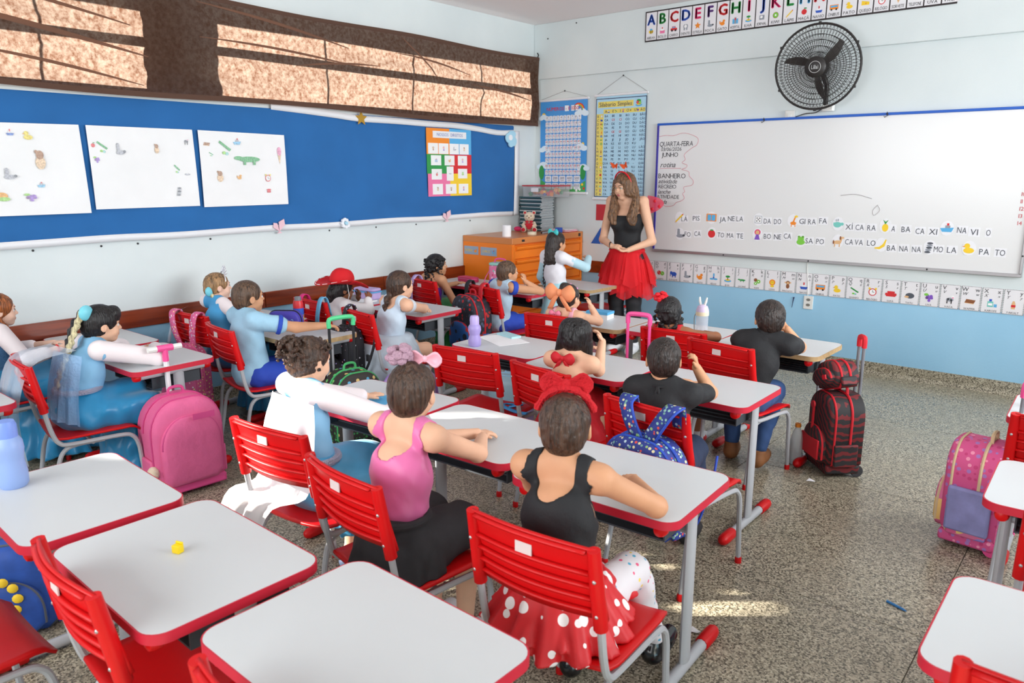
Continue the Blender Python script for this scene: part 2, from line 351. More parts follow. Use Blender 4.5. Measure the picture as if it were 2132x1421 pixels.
def terrazzo(name, rough):
    m = bpy.data.materials.new(name); m.use_nodes = True; nt = m.node_tree; b = nt.nodes['Principled BSDF']
    b.inputs['Roughness'].default_value = rough
    ge = nt.nodes.new('ShaderNodeNewGeometry')
    nz = nt.nodes.new('ShaderNodeTexNoise'); nz.inputs['Scale'].default_value = 100; nt.links.new(ge.outputs['Position'], nz.inputs['Vector'])
    va = nt.nodes.new('ShaderNodeVectorMath'); va.operation = 'MULTIPLY_ADD'; va.inputs[1].default_value = (.008, .008, .008)
    nt.links.new(nz.outputs['Color'], va.inputs[0]); nt.links.new(ge.outputs['Position'], va.inputs[2])
    v = nt.nodes.new('ShaderNodeTexVoronoi'); v.inputs['Scale'].default_value = 170; nt.links.new(va.outputs[0], v.inputs['Vector'])
    s = nt.nodes.new('ShaderNodeSeparateColor'); nt.links.new(v.outputs['Color'], s.inputs[0])
    r = nt.nodes.new('ShaderNodeValToRGB'); r.color_ramp.interpolation = 'CONSTANT'
    cols = [(0, (88, 83, 70)), (.17, (150, 142, 122)), (.42, (172, 163, 142)), (.66, (124, 117, 100)), (.80, (192, 183, 160)), (.93, (106, 99, 84))]
    r.color_ramp.elements[0].color = lin(cols[0][1]); r.color_ramp.elements[1].position = cols[1][0]; r.color_ramp.elements[1].color = lin(cols[1][1])
    for p, c in cols[2:]:
        e = r.color_ramp.elements.new(p); e.color = lin(c)
    nt.links.new(s.outputs[0], r.inputs[0]); nt.links.new(r.outputs[0], b.inputs['Base Color'])
    n2 = nt.nodes.new('ShaderNodeTexNoise'); n2.inputs['Scale'].default_value = 2.2; n2.inputs['Detail'].default_value = 5; nt.links.new(ge.outputs['Position'], n2.inputs['Vector'])
    mr = nt.nodes.new('ShaderNodeMapRange'); mr.inputs[1].default_value = .3; mr.inputs[2].default_value = .7; mr.inputs[3].default_value = rough*.8; mr.inputs[4].default_value = rough*1.3
    nt.links.new(n2.outputs['Fac'], mr.inputs[0]); nt.links.new(mr.outputs[0], b.inputs['Roughness'])
    return m
MT = terrazzo('terrazzo', 0.26)
MJ = mat('joint_grout', (104, 98, 86), .8)
# floor: bed plus slabs with recessed joints
fl = obj('floor', MB().bb(XL-.15, XR+.15, YB-.15, YF+.15, -.12, -.004), MJ, smooth=False); tag(fl, kind='structure')
nx, ny = 6, 7
sw, sl = (XR-XL)/nx, (YF-YB)/ny
slab_me = mesh_of('slab', MB().box((0, 0, -.015), (sw-.004, sl-.004, .03)), MT, False)
for i in range(nx):
    for j in range(ny):
        link('slab', slab_me, fl, (XL+sw*(i+.5), YB+sl*(j+.5), 0))
# left wall with the high window band; first opening unseen, shaped to aim sun patches
TW = .15
op = [(-1.16, -.40, 1.72, 2.72), (0.95, 2.30, 2.20, 2.78), (2.66, 6.24, 2.20, 2.78)]
ys = sorted({YB, YF}|{v for o in op for v in o[:2]}); zs = sorted({0, ZC}|{v for o in op for v in o[2:]})
wb_ = MB()
for i in range(len(ys)-1):
    run = None
    for j in range(len(zs)-1):
        y0, y1, z0, z1 = ys[i], ys[i+1], zs[j], zs[j+1]
        hole = any(o[0] <= (y0+y1)/2 <= o[1] and o[2] <= (z0+z1)/2 <= o[3] for o in op)
        if not hole: wb_.bb(XL-TW, XL, y0, y1, z0, z1)
wl = obj('wall_left', wb_, MW, smooth=False); tag(wl, kind='structure')
MWF = mat('window_steel', (92, 92, 90), .5)
for n, (y0, y1, z0, z1, vs_, hs) in enumerate([(.95, 2.30, 2.20, 2.78, [1.6], [2.51]), (2.66, 6.24, 2.20, 2.78, [3.60, 4.50, 5.38], [2.51]), (-1.16, -.40, 1.72, 2.72, [], [1.86, 1.95, 2.04, 2.13])]):  # last window is out of view, its bars added to stripe the sun patch
    w = empty('window_%d' % (n+1), (XL, (y0+y1)/2, z0)); tag(w, kind='structure')
    fr = MB(); cy = (y0+y1)/2
    for yy in (y0+.015, y1-.015): fr.bb(-.14, -.10, yy-.015-cy, yy+.015-cy, 0, z1-z0)
    for zz in (z0+.015, z1-.015): fr.bb(-.14, -.10, y0-cy, y1-cy, zz-.015-z0, zz+.015-z0)
    obj('window_frame', fr, MWF, w, smooth=False)
    for v in vs_: obj('mullion', MB().bb(-.13, -.12, v-cy-.005, v-cy+.005, 0, z1-z0), MWF, w, smooth=False)
    for hh in hs: obj('transom', MB().bb(-.06, -.02, y0-cy, y1-cy, hh-z0-(.018 if n < 2 else .01), hh-z0+(.018 if n < 2 else .01)), MWF, w, smooth=False)
# front wall, ceiling beam ledge, other walls
wf = obj('wall_front', MB().bb(XL-TW, XR+TW, YF, YF+TW, 0, ZC), MW, smooth=False); tag(wf, kind='structure')
bm_ = obj('trim_1', MB().bb(XL, XR, YF-.035, YF, 2.565, ZC), MW, smooth=False, bevel=.006); tag(bm_, kind='structure')
MC = mat('ceiling_paint', (244, 238, 238), .7)
ce = obj('ceiling', MB().bb(XL-TW, XR+TW, YB-TW, YF+TW, ZC, ZC+.12), MC, smooth=False); tag(ce, kind='structure')
def holed(name, horizontal, const, a0, a1, holes, thick):
    m = MB(); aa = sorted({a0, a1}|{v for h in holes for v in h[:2]}); zz = sorted({0, ZC}|{v for h in holes for v in h[2:]})
    for i in range(len(aa)-1):
        for j in range(len(zz)-1):
            ca, cz = (aa[i]+aa[i+1])/2, (zz[j]+zz[j+1])/2
            if any(h[0] <= ca <= h[1] and h[2] <= cz <= h[3] for h in holes): continue
            if horizontal: m.bb(aa[i], aa[i+1], const, const+thick, zz[j], zz[j+1])
            else: m.bb(const, const+thick, aa[i], aa[i+1], zz[j], zz[j+1])
    o = obj(name, m, MW, smooth=False); tag(o, kind='structure'); return o
holed('wall_right', False, XR, YB, YF, [(-.6, 5.8, 1.2, 2.7)], TW)
holed('wall_back', True, YB-TW, XL-TW, XR+TW, [(-4.4, 1.2, 1.2, 2.7)], TW)
# terrazzo skirting
tag(obj('baseboard_front', MB().prism([(YF, 0), (YF-.03, 0), (YF-.018, .03), (YF-.012, .1), (YF, .1)], XL, XR, fn=lambda y, z, x: (x, y, z)), MT, smooth=False), kind='structure')
tag(obj('baseboard_left', MB().prism([(XL, 0), (XL+.03, 0), (XL+.018, .03), (XL+.012, .085), (XL, .085)], YB, YF-.03, fn=lambda x, z, y: (x, y, z)), MT, smooth=False), kind='structure')
# wooden chair rail: varnished boards butted end to end
def wood(name, a, b):
    m = bpy.data.materials.new(name); m.use_nodes = True; nt = m.node_tree; p = nt.nodes['Principled BSDF']
    p.inputs['Roughness'].default_value = .28; p.inputs['Coat Weight'].default_value = .3
    tc = nt.nodes.new('ShaderNodeTexCoord'); mp = nt.nodes.new('ShaderNodeMapping'); mp.inputs['Scale'].default_value = (6, .8, 14); nt.links.new(tc.outputs['Object'], mp.inputs[0])
    oi = nt.nodes.new('ShaderNodeObjectInfo'); ad = nt.nodes.new('ShaderNodeVectorMath'); nt.links.new(mp.outputs[0], ad.inputs[0]); nt.links.new(oi.outputs['Location'], ad.inputs[1])
    n = nt.nodes.new('ShaderNodeTexNoise'); n.inputs['Scale'].default_value = 2.4; n.inputs['Detail'].default_value = 6; nt.links.new(ad.outputs[0], n.inputs['Vector'])
    r = nt.nodes.new('ShaderNodeValToRGB'); r.color_ramp.elements[0].color = lin(a); r.color_ramp.elements[1].color = lin(b); r.color_ramp.elements[0].position = .3; r.color_ramp.elements[1].position = .72
    nt.links.new(n.outputs['Fac'], r.inputs[0]); nt.links.new(r.outputs[0], p.inputs['Base Color'])
    return m
MWD = wood('varnished_wood', (104, 36, 14), (150, 62, 24))
rail = empty('trim_2', (XL, 0, .675)); tag(rail, kind='structure')
y = -1.8
for ln in [1.35, 1.22, 1.12, 1.25, 1.18, 1.25, 1.2]:
    if y+ln > YF: ln = YF-y-.005
    obj('board', MB().bb(0, .022, -ln/2+.002, ln/2-.002, -.06, .06), MWD, rail, (0, y+ln/2, 0), smooth=False, bevel=.004); y += ln
rail2 = empty('trim_3', (-4.5, YF, .675)); tag(rail2, kind='structure')
obj('board', MB().bb(-.57, .57, -.022, 0, -.06, .06), MWD, rail2, smooth=False, bevel=.004)

# ================================================================ left wall: curtain, board and papers
def curtain_mat():
    m = bpy.data.materials.new('curtain_cloth'); m.use_nodes = True; nt = m.node_tree
    nt.nodes.remove(nt.nodes['Principled BSDF']); out = nt.nodes['Material Output']
    tc = nt.nodes.new('ShaderNodeTexCoord')
    n = nt.nodes.new('ShaderNodeTexNoise'); n.inputs['Scale'].default_value = 34; n.inputs['Detail'].default_value = 9; n.inputs['Roughness'].default_value = .7
    nt.links.new(tc.outputs['Object'], n.inputs['Vector'])
    r = nt.nodes.new('ShaderNodeValToRGB'); r.color_ramp.elements[0].color = lin((150, 104, 80)); r.color_ramp.elements[1].color = lin((236, 212, 194)); r.color_ramp.elements[0].position = .36; r.color_ramp.elements[1].position = .64
    nt.links.new(n.outputs['Fac'], r.inputs[0])
    d = nt.nodes.new('ShaderNodeBsdfDiffuse'); d.inputs[0].default_value = lin((74, 54, 45))
    t = nt.nodes.new('ShaderNodeBsdfTranslucent'); nt.links.new(r.outputs[0], t.inputs[0])
    mx = nt.nodes.new('ShaderNodeMixShader'); mx.inputs[0].default_value = .28
    nt.links.new(d.outputs[0], mx.inputs[1]); nt.links.new(t.outputs[0], mx.inputs[2]); nt.links.new(mx.outputs[0], out.inputs[0])
    return m
cur = empty('curtain', (XL+.07, 3.6, 2.4), label='brown translucent cloth curtain stretched over the high windows, glowing in sunlight', cat='curtain')
def cur_fn(u, v):
    y = .62+u*(6.44-.62)
    zb = 2.115-.03*(y-1.5)/5+.012*math.sin(y*2.2); zt = 2.77+.008*math.sin(y*3)-(.05 if u < .0 else 0)
    z = zb+v*(zt-zb)
    s = (y-.6)/5.8
    f = .006*math.sin(9*v+3*math.sin(y*.9))
    for (yc, zc, sl, w, am) in ((1.9, .55, -.16, .05, .014), (1.8, .35, -.22, .04, .012), (2.6, .8, -.10, .05, .012), (3.2, .62, -.05, .05, .010), (3.9, .50, .12, .04, .010), (4.5, .78, -.10, .05, .012), (5.0, .6, -.34, .05, .014), (2.2, .2, -.12, .05, .010), (5.6, .4, -.12, .06, .008)):
        f += am*math.exp(-((v-zc-sl*(y-yc))/w)**2)*math.exp(-((y-yc)/1.1)**2)
    return (f+.012, y-3.6, z-2.4)
obj('cloth', MB().grid(cur_fn, 150, 22), curtain_mat(), cur)
MHEM = mat('curtain_hem', (88, 62, 50), .9)
obj('hem', MB().grid(lambda u, v: tuple(Vector(cur_fn(u, .955+.045*v))+Vector((.003, 0, .002))), 120, 2), MHEM, cur)
obj('hem', MB().grid(lambda u, v: tuple(Vector(cur_fn(u, .05*v))+Vector((.003, 0, -.002))), 120, 2), MHEM, cur)
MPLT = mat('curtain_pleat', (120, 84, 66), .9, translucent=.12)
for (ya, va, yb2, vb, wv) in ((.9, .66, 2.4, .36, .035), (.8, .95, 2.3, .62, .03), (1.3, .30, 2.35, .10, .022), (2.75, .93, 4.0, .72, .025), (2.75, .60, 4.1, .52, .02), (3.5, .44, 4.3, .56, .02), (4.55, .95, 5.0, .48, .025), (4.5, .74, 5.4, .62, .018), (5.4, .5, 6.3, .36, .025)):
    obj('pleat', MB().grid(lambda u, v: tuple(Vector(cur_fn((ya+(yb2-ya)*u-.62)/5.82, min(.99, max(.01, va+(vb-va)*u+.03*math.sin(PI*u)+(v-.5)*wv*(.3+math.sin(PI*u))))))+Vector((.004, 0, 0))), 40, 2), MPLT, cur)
obj('hook', MB().tube([(.0, 2.83, .36), (.012, 2.835, .40), (.0, 2.83, .42)], .006, 6), mat('black_iron', (30, 30, 30), .6), cur)
# bulletin board
bd = empty('bulletin_board', (XL, 3.6, 1.19), label='long blue felt bulletin board with a white scalloped border on the left wall', cat='bulletin board')
MBL = mat('blue_felt', (36, 102, 166), .9, var=.06, vscale=3, sheen=.1)
def bfn(u, v):
    y = .5+u*5.62; z = 1.215+v*.87
    f = .016+.007*math.sin(22*z+7*y+2*math.sin(y*2))*math.exp(-((v-.05)/.3)**2)+.0035*math.sin(6*y+14*v+2*math.sin(3*y))*(.4+v)
    return (f, y-3.6, z-1.19)
obj('felt', MB().grid(bfn, 160, 30), MBL, bd)
obj('backing', MB().bb(.001, .006, -3.1, 2.52, .02, .9), MBL, bd, smooth=False)
MWP = mat('white_paper_border', (232, 233, 236), .6)
def strip(pts, w, nrm):
    m = MB(); n = len(pts)
    P = spline(pts, 8)
    def fn(u, v):
        t = u*(len(P)-1); i = min(int(t), len(P)-2); p = P[i].lerp(P[i+1], t-i); return (p.x, p.y+nrm[0]*(v-.5)*w, p.z+nrm[1]*(v-.5)*w)
    return m.grid(fn, len(P)*2, 1)
obj('border_strip', strip([(.024+.004*(i % 2), -3.1+i*.4, .022+.004*math.sin(i*2.1)) for i in range(15)], .045, (0, 1)), MWP, bd, solid=.002)
obj('border_strip', strip([(.024, -.3, .915), (.03, .0, .90), (.026, .27, .885), (.034, .52, .868), (.03, .9, .868), (.036, 1.3, .862), (.03, 1.65, .862), (.034, 1.95, .845), (.03, 2.25, .822), (.03, 2.5, .832)], .05, (0, 1)), MWP, bd, solid=.002)
obj('border_strip', strip([(.026, 2.54, 0), (.03, 2.55, .4), (.026, 2.56, .85)], .075, (1, 0)), MWP, bd, solid=.002)
FL = lambda d: (lambda u, v, l=0.0: (d+l, u, v))
# three big papers
MPAP = mat('drawing_paper', (240, 240, 240), .75, var=.02, vscale=5)
def paper(quad, items, label, y0):
    z0 = 1.385
    o = empty('drawing_sheet', (XL+.028, y0, z0), label=label, cat='drawing', group='large sheets of drawings on the blue board')
    q = [Vector((0, a-y0, b-z0)) for a, b in quad]
    def fn(u, v):
        p = q[3].lerp(q[2], u).lerp(q[0].lerp(q[1], u), v)
        return (.004+.004*math.sin(5*u+2)*math.sin(3*v), p.y, p.z)
    obj('sheet', MB().grid(fn, 12, 10), MPAP, o, solid=.0015, smooth=False)
    for key, u, v, s, xs in items:
        m = MB(); p = Vector(fn(u, v)); icon(m, key, p.y, p.z, s, FL(.009), xs)
        obj('drawing', m, pencils(), o, smooth=False)
    return o
paper([(1.2, 1.9), (1.95, 1.91), (1.965, 1.38), (1.2, 1.38)], [('duck', .62, .87, .07, 1), ('bear', .68, .6, .13, .8), ('grape', .58, .2, .06, 1.5), ('seal', .45, .45, .08, 1), ('jaguar', .38, .23, .12, .7), ('ship', .66, .33, .05, 1), ('boat', .5, .9, .05, 1)], 'leftmost large white sheet of coloured pencil animals cut by the frame edge', 1.56)
paper([(1.99, 1.91), (2.67, 1.91), (2.68, 1.40), (1.995, 1.40)], [('grape', .06, .6, .05, 1), ('okra', .12, .76, .1, .8), ('seal', .27, .72, .09, .8), ('apple', .04, .77, .04, 1), ('okra', .8, .5, .08, .6), ('scribble', .9, .42, .05, 1), ('cow', .92, .85, .06, .8), ('bear', .62, .74, .07, .8), ('spring', .8, .2, .07, 1)], 'middle large white sheet of small faint drawings on the blue board', 2.33)
paper([(2.71, 1.91), (3.39, 1.90), (3.39, 1.39), (2.71, 1.39)], [('gator', .55, .64, .2, 1.2), ('wafer', .08, .83, .06, 1), ('okra', .28, .8, .14, .8), ('ship', .42, .87, .07, 1), ('cone', .92, .72, .16, .5), ('bear', .2, .4, .09, 1), ('clock', .76, .38, .07, .9), ('okra', .12, .7, .04, 1), ('phone', .76, .2, .05, 1), ('cat', .42, .4, .05, 1)], 'white sheet with a long green alligator drawing on the blue board', 3.05)
# colourful poster with many small drawings
po = empty('class_poster', (XL+.026, 5.17, 1.41), label='six-coloured card poster with thirteen small white drawings on the blue board', cat='poster')
m = MB()
for (a0, a1, b0, b1, k) in [(4.87, 5.165, 1.89, 2.02, 'O'), (5.165, 5.46, 1.89, 2.02, 'C'), (4.87, 4.95, 1.79, 1.89, 'O'), (4.95, 5.165, 1.79, 1.89, 'O'), (5.165, 5.46, 1.79, 1.89, 'C'), (4.87, 5.165, 1.615, 1.79, 'G'), (5.165, 5.46, 1.615, 1.79, 'R'), (4.88, 5.165, 1.41, 1.615, 'I'), (5.165, 5.46, 1.41, 1.615, 'Y')]:
    mm = MB().bb(0, .003, a0-5.17, a1-5.17, b0-1.41, b1-1.41); obj('card_panel', mm, pmat(k), po, smooth=False)
for i, (a, b, w, h) in enumerate([(4.95, 1.84, .125, .095), (5.085, 1.84, .125, .095), (5.225, 1.84, .125, .095), (5.36, 1.84, .125, .095), (4.985, 1.735, .13, .09), (5.16, 1.735, .13, .09), (5.335, 1.735, .125, .09), (4.99, 1.61, .13, .095), (5.165, 1.615, .09, .13), (5.335, 1.615, .125, .09), (5.0, 1.475, .13, .095), (5.175, 1.475, .14, .09), (5.345, 1.475, .13, .09)]):
    d = obj('small_drawing', MB().bb(.003, .0055, a-w/2-5.17, a+w/2-5.17, b-h/2-1.41, b+h/2-1.41), MPAP, po, smooth=False)
    m = MB(); icon(m, ['monkey', 'doll', 'seal', 'bear', 'hospital', 'cat', 'doll', 'apple', 'scribble', 'frog', 'bear', 'monkey', 'doll'][i], a-5.17, b-1.41, .045, FL(.0058)); obj('sketch', m, pencils(), d, smooth=False)
obj('title_strip', MB().bb(.003, .006, -.22, .22, .525, .585), MWP, po, smooth=False)
m = MB(); text(m, 'NOSSOS  DIREITOS', 0, .555, .04, lambda u, v: (.0072, u, v), maxw=.40); obj('lettering', m, mat('print_slate', (120, 135, 190), .6), po, smooth=False)
# ornaments along the border
def ornament(name, y, z, polys, label, cat, t=.006):
    o = empty(name, (XL+.036, y, z), label=label, cat=cat, group='paper ornaments on the board border')
    for nm, P, k in polys: obj(nm, MB().prism(P, 0, t, fn=lambda a, b, c: (c, a, b)), k, o, smooth=False); t += .003
    return o
circ = lambda cx, cy, rx, ry, n=14, a0=0: [(cx+rx*math.cos(a0+2*PI*i/n), cy+ry*math.sin(a0+2*PI*i/n)) for i in range(n)]
MGO = mat('gold_glitter', (205, 160, 60), .35, metal=.4, bump=.6, bscale=400); MPK = mat('pale_pink_foam', (235, 195, 205), .7); MPB = mat('pale_blue_foam', (170, 215, 235), .7); MFW = mat('foam_white', (238, 240, 244), .7)
ornament('star_ornament', 4.13, 2.06, [('star', [(.062*(1 if i % 2 == 0 else .45)*math.sin(PI*i/5), .062*(1 if i % 2 == 0 else .45)*math.cos(PI*i/5)) for i in range(10)], MGO)], 'gold glitter star pinned to the top border', 'ornament')
ornament('flower_ornament', 3.91, 1.22, [('petal', circ(.03*math.cos(2*PI*i/8), .03*math.sin(2*PI*i/8), .014, .014, 8), MFW) for i in range(8)]+[('flower_centre', circ(0, 0, .014, .014), MPB)], 'white and pale blue paper daisy on the bottom border', 'ornament')
for yy, zz, lab in ((3.29, 1.22, 'pink paper butterfly on the bottom border below the alligator sheet'), (5.10, 1.22, 'pink paper butterfly on the bottom border below the coloured poster')):
    ornament('butterfly_ornament', yy, zz, [('wing', [(0, -.03), (-.05, .0), (-.045, .035), (-.015, .03)], MPK), ('wing', [(0, -.03), (.0, .04), (.045, .06), (.05, .015)], MPK), ('wing', [(0, -.03), (-.02, -.045), (.02, -.045)], MPK)], lab, 'ornament')
ornament('cloud_ornament', 6.04, 1.955, [('cloud', circ(.02, .05, .06, .035), MPB), ('cloud', circ(-.03, .01, .055, .05), MPB), ('cloud', circ(.03, -.02, .055, .05), MPB), ('cloud', circ(-.005, -.05, .035, .03), MPB), ('swirl', circ(-.015, .015, .03, .028), MFW)], 'pale blue foam cloud at the right end of the blue board', 'ornament')
MNL = mat('nail_steel', (60, 60, 62), .5, metal=.6)
nm_ = mesh_of('nail', MB().lathe([(.007, 0), (.007, .004), (.003, .007)], 8, R=Matrix.Rotation(PI/2, 3, 'Y')), MNL)
for i, (yy, zz) in enumerate([(1.62, 1.17), (2.01, 1.168), (2.24, 1.168), (2.75, 1.165), (3.78, 1.165), (4.27, 1.165), (4.74, 1.165), (5.46, 1.165)]):
    tag(link('nail', nm_, None, (XL, yy, zz)), 'small dark nail head under the board, %s from the left' % ['first', 'second', 'third', 'fourth', 'fifth', 'sixth', 'seventh', 'eighth'][i], 'nail', 'nails under the blue board')
for xx, zz, wh in ((-4.57, 3.06, 'higher'), (-4.92, 2.95, 'lower')):
    o = link('nail', nm_, None, (xx, YF-.035, zz), (0, 0, -PI/2)); tag(o, '%s of two dark nails in the front wall above the number chart' % wh, 'nail', 'nails above the charts')

# ================================================================ front wall things
FF = lambda d: (lambda u, v, l=0.0: (u, -d-l, v))
# alphabet banner on the beam
MBK = mat('banner_black', (48, 40, 42), .6); MCARD = mat('card_white', (232, 230, 233), .6)
ab = empty('alphabet_banner', (-2.6, YF-.036, 2.81), label='long black-framed banner of A to U picture letter cards high on the wall', cat='banner')
obj('backing', MB().bb(-1.19, 1.35, -.006, 0, -.012, .25), MBK, ab, smooth=False)
AB = [('A', 'B', 'bee', 'ABELHA'), ('B', 'G', 'cake', 'BOLO'), ('C', 'R', 'car', 'CARRO'), ('D', 'B', 'tooth', 'DENTE'), ('E', 'M', 'star', 'ESTRELA'), ('F', 'E', 'seal', 'FOCA'), ('G', 'R', 'cat', 'GATO'), ('H', 'G', 'hospital', 'HOSPITAL'), ('I', 'M', 'island', 'ILHA'), ('J', 'B', 'news', 'JORNAL'), ('K', 'M', 'kiwi', 'KIWI'), ('L', 'G', 'pencil', 'LÁPIS'), ('M', 'C', 'apple', 'MAÇÃ'), ('N', 'R', 'boat', 'NAVIO'), ('O', 'E', 'bus', 'ÔNIBUS'), ('P', 'R', 'duck', 'PATO'), ('Q', 'B', 'cheese', 'QUEIJO'), ('R', 'G', 'clock', 'RELÓGIO'), ('S', 'M', 'cone', 'SORVETE'), ('T', 'B', 'phone', 'TELEFONE'), ('U', 'R', 'grape', 'UVA'), ('V', 'G', 'cow', 'VACA')]
for i, (L, k, ic, wd) in enumerate(AB):
    cx = -3.725+i*.1158+2.6
    c = obj('letter_card', MB().bb(cx-.053, cx+.053, -.009, -.006, 0, .238), MCARD, ab, smooth=False)
    m = MB()
    for ox, oz in ((0, 0), (.005, 0), (-.005, 0), (0, .004), (0, -.004)): text(m, L, cx+ox, .175+oz, .125, lambda u, v: (u, -.0105-abs(ox)*.02-abs(oz)*.03, v), maxw=.075)
    lt = obj('letter', m, pmat(k), c, smooth=False)
    m = MB(); text(m, wd, cx, .02, .032, lambda u, v: (u, -.0105, v), maxw=.085); obj('word', m, pmat('K'), c, smooth=False)
    m = MB(); icon(m, ic, cx, .072, .07, FF(.0095)); obj('picture', m, pmats(), c, smooth=False)
# number chart
def chart(name, x0, x1, z0, z1, hx, hz, label, sheet):
    o = empty(name, ((x0+x1)/2, YF-.012, z0), label=label, cat='wall chart')
    w = x1-x0; h = z1-z0
    MRO = mat('chart_rod_white', (235, 235, 238), .4)
    obj('sheet', MB().bb(-w/2+.02, w/2-.02, -.003, .0, .02, h-.01), sheet, o, smooth=False)
    obj('rod', MB().tube([(-w/2, -.004, h), (w/2, -.004, h)], .012, 8), MRO, o); obj('rod', MB().tube([(-w/2, -.004, .012), (w/2, -.004, .012)], .014, 8), MRO, o)
    obj('hanging_cord', MB().tube([(-w/2+.02, .002, h+.01), (hx-(x0+x1)/2, .004, hz-z0), (w/2-.02, .002, h+.01)], .0018, 5), mat('cord_grey', (150, 150, 150), .7), o)
    obj('hook', MB().ball((hx-(x0+x1)/2, .003, hz-z0), .008, 8), MNL, o)
    return o, w, h
MSK = mat('chart_sky_blue', (72, 152, 222), .5)
o, w, h = chart('number_chart', -5.045, -4.415, 1.405, 2.35, -4.72, 2.435, 'sky-blue hanging chart of numbers 0 to 1000 near the corner', MSK)
obj('meadow', MB().prism([(-.29, .025), (.29, .025), (.29, .14), (.22, .10), (.1, .075), (-.1, .08), (-.2, .10), (-.29, .15)], .004, .0048, fn=lambda a, b, c: (a, -c, b)), mat('print_meadow', (75, 170, 90), .6), o, smooth=False)
m = MB()
for cx, cz, s, k in [(-.25, .77, .07, 'cl'), (.23, .80, .09, 'cl'), (.22, .46, .09, 'cl'), (-.23, .45, .08, 'cl'), (-.25, .28, .09, 'cl'), (.26, .26, .08, 'cl')]:
    for ci, (dx, dz, r) in enumerate(((-.5, 0, .5), (0, .2, .6), (.5, 0, .5))): m.add([(cx+dx*s+r*s*math.cos(2*PI*i/12), -.0049-.0002*ci, cz+dz*s+r*s*.6*math.sin(2*PI*i/12)) for i in range(12)], [tuple(range(12))])
tag(obj('clouds', m, mat('print_cloud', (222, 238, 248), .6), o, smooth=False), kind='stuff')
m = MB()
for k, rr in enumerate((.075, .065, .055, .045)):
    m.add([(.19+(rr if j == 0 else rr-.01)*math.cos(PI*i/10), -.0048-.0002*k, .83+(rr if j == 0 else rr-.01)*math.sin(PI*i/10)) for j in (0, 1) for i in range(11)], [(i, i+1, 12+i, 11+i) for i in range(10)], PKEY.index('ROLP'[k]))
icon(m, 'sun', -.25, .80, .06, FF(.004)); icon(m, 'sun', .25, .50, .045, FF(.004))
for tx in (-.275, .255):
    icon(m, 'okra', tx, .2, .0001, FF(.004)); m.add([(tx+.035*math.cos(2*PI*i/12), -.0052, .22+.075*math.sin(2*PI*i/12)) for i in range(12)], [tuple(range(12))], PKEY.index('G'))
for fx, fz, kk in ((.27, .06, 'R'), (.22, .05, 'W'), (.25, .1, 'Y'), (-.26, .07, 'R'), (.18, .04, 'W')): m.add([(fx+.014*math.cos(2*PI*i/8), -.0052, fz+.014*math.sin(2*PI*i/8)) for i in range(8)], [tuple(range(8))], PKEY.index(kk))
tag(obj('scenery', m, pmats(), o, smooth=False), kind='stuff')
cells = MB(); red = MB(); dark = MB(); tiny = MB(); fnt = lambda u, v: (u, -.0068, v)
for r in range(10):
    for c in range(10):
        cx = -.205+c*.0455; cz = .765-r*.0605
        cells.add([(cx+a, -.0058, cz+b) for a, b in rrect(.041, .052, .008, 2)], [tuple(range(12))])
        sN = str(r*10+c)
        if len(sN) == 1: text(dark, sN, cx, cz+.008, .034, fnt)
        else: text(red, sN[0], cx-.0095, cz+.008, .034, fnt); text(dark, sN[1], cx+.0095, cz+.008, .034, fnt)
        tiny.add([(cx-.012, -.0068, cz-.018), (cx+.012, -.0068, cz-.018), (cx+.012, -.0068, cz-.014), (cx-.012, -.0068, cz-.014)], [(0, 1, 2, 3)])
for r in range(2):
    for c in range(5):
        cx = -.185+c*.092; cz = .155-r*.074
        cells.add([(cx+a, -.0058, cz+b) for a, b in rrect(.082, .062, .01, 2)], [tuple(range(12))])
        text(dark, str((r*5+c+1)*100), cx, cz+.008, .038, fnt, maxw=.07)
        tiny.add([(cx-.02, -.0068, cz-.02), (cx+.02, -.0068, cz-.02), (cx+.02, -.0068, cz-.015), (cx-.02, -.0068, cz-.015)], [(0, 1, 2, 3)])
for a in (.04, .12, .16): cells.add([(a-.02, -.0058, .83), (a+.03, -.0058, .83), (a+.03, -.0058, .885), (a-.02, -.0058, .885)], [(0, 1, 2, 3)])
tag(obj('number_cells', cells, mat('print_cell', (236, 240, 246), .6), o, smooth=False), kind='stuff')
text(red, 'NÚMEROS - 0 1000', -.01, .858, .05, fnt, maxw=.42)
tag(obj('numerals', red, pmat('R'), o, smooth=False), kind='stuff'); tag(obj('numerals', dark, mat('print_navy', (45, 55, 95), .6), o, smooth=False), kind='stuff'); tag(obj('number_words', tiny, pmat('S'), o, smooth=False), kind='stuff')
# syllable chart
o, w, h = chart('syllable_chart', -4.345, -3.745, 1.355, 2.36, -4.03, 2.53, 'pale blue hanging chart of syllables with a yellow letter column behind the woman', mat('chart_pale_blue', (176, 216, 236), .5))
MNV = mat('print_navy', (45, 55, 95), .6)
fr = MB()
for a in ((-.285, -.278, .03, .975), (.278, .285, .03, .975), (-.285, .285, .03, .037), (-.285, .285, .968, .975)): fr.bb(a[0], a[1], -.0045, -.003, a[2], a[3])
obj('printed_border', fr, MNV, o, smooth=False)
MYE = mat('print_yellow', (232, 214, 110), .6)
obj('yellow_band', MB().bb(-.275, -.195, -.0045, -.003, .04, .83), MYE, o, smooth=False); obj('yellow_band', MB().bb(-.195, .272, -.0045, -.003, .832, .872), MYE, o, smooth=False)
obj('title_band', MB().bb(-.26, .14, -.0045, -.003, .89, .945), MYE, o, smooth=False)
m = MB(); text(m, 'Silabario Simples', -.06, .918, .055, lambda u, v: (u, -.006, v), maxw=.38)
cons = 'BCDFGHJKLMNPQRSTVWXYZ'; mr = MB(); pic = MB()
icon(pic, 'island', .2, .915, .09, FF(.005)); icon(pic, 'dice', .2, .92, .06, FF(.007))
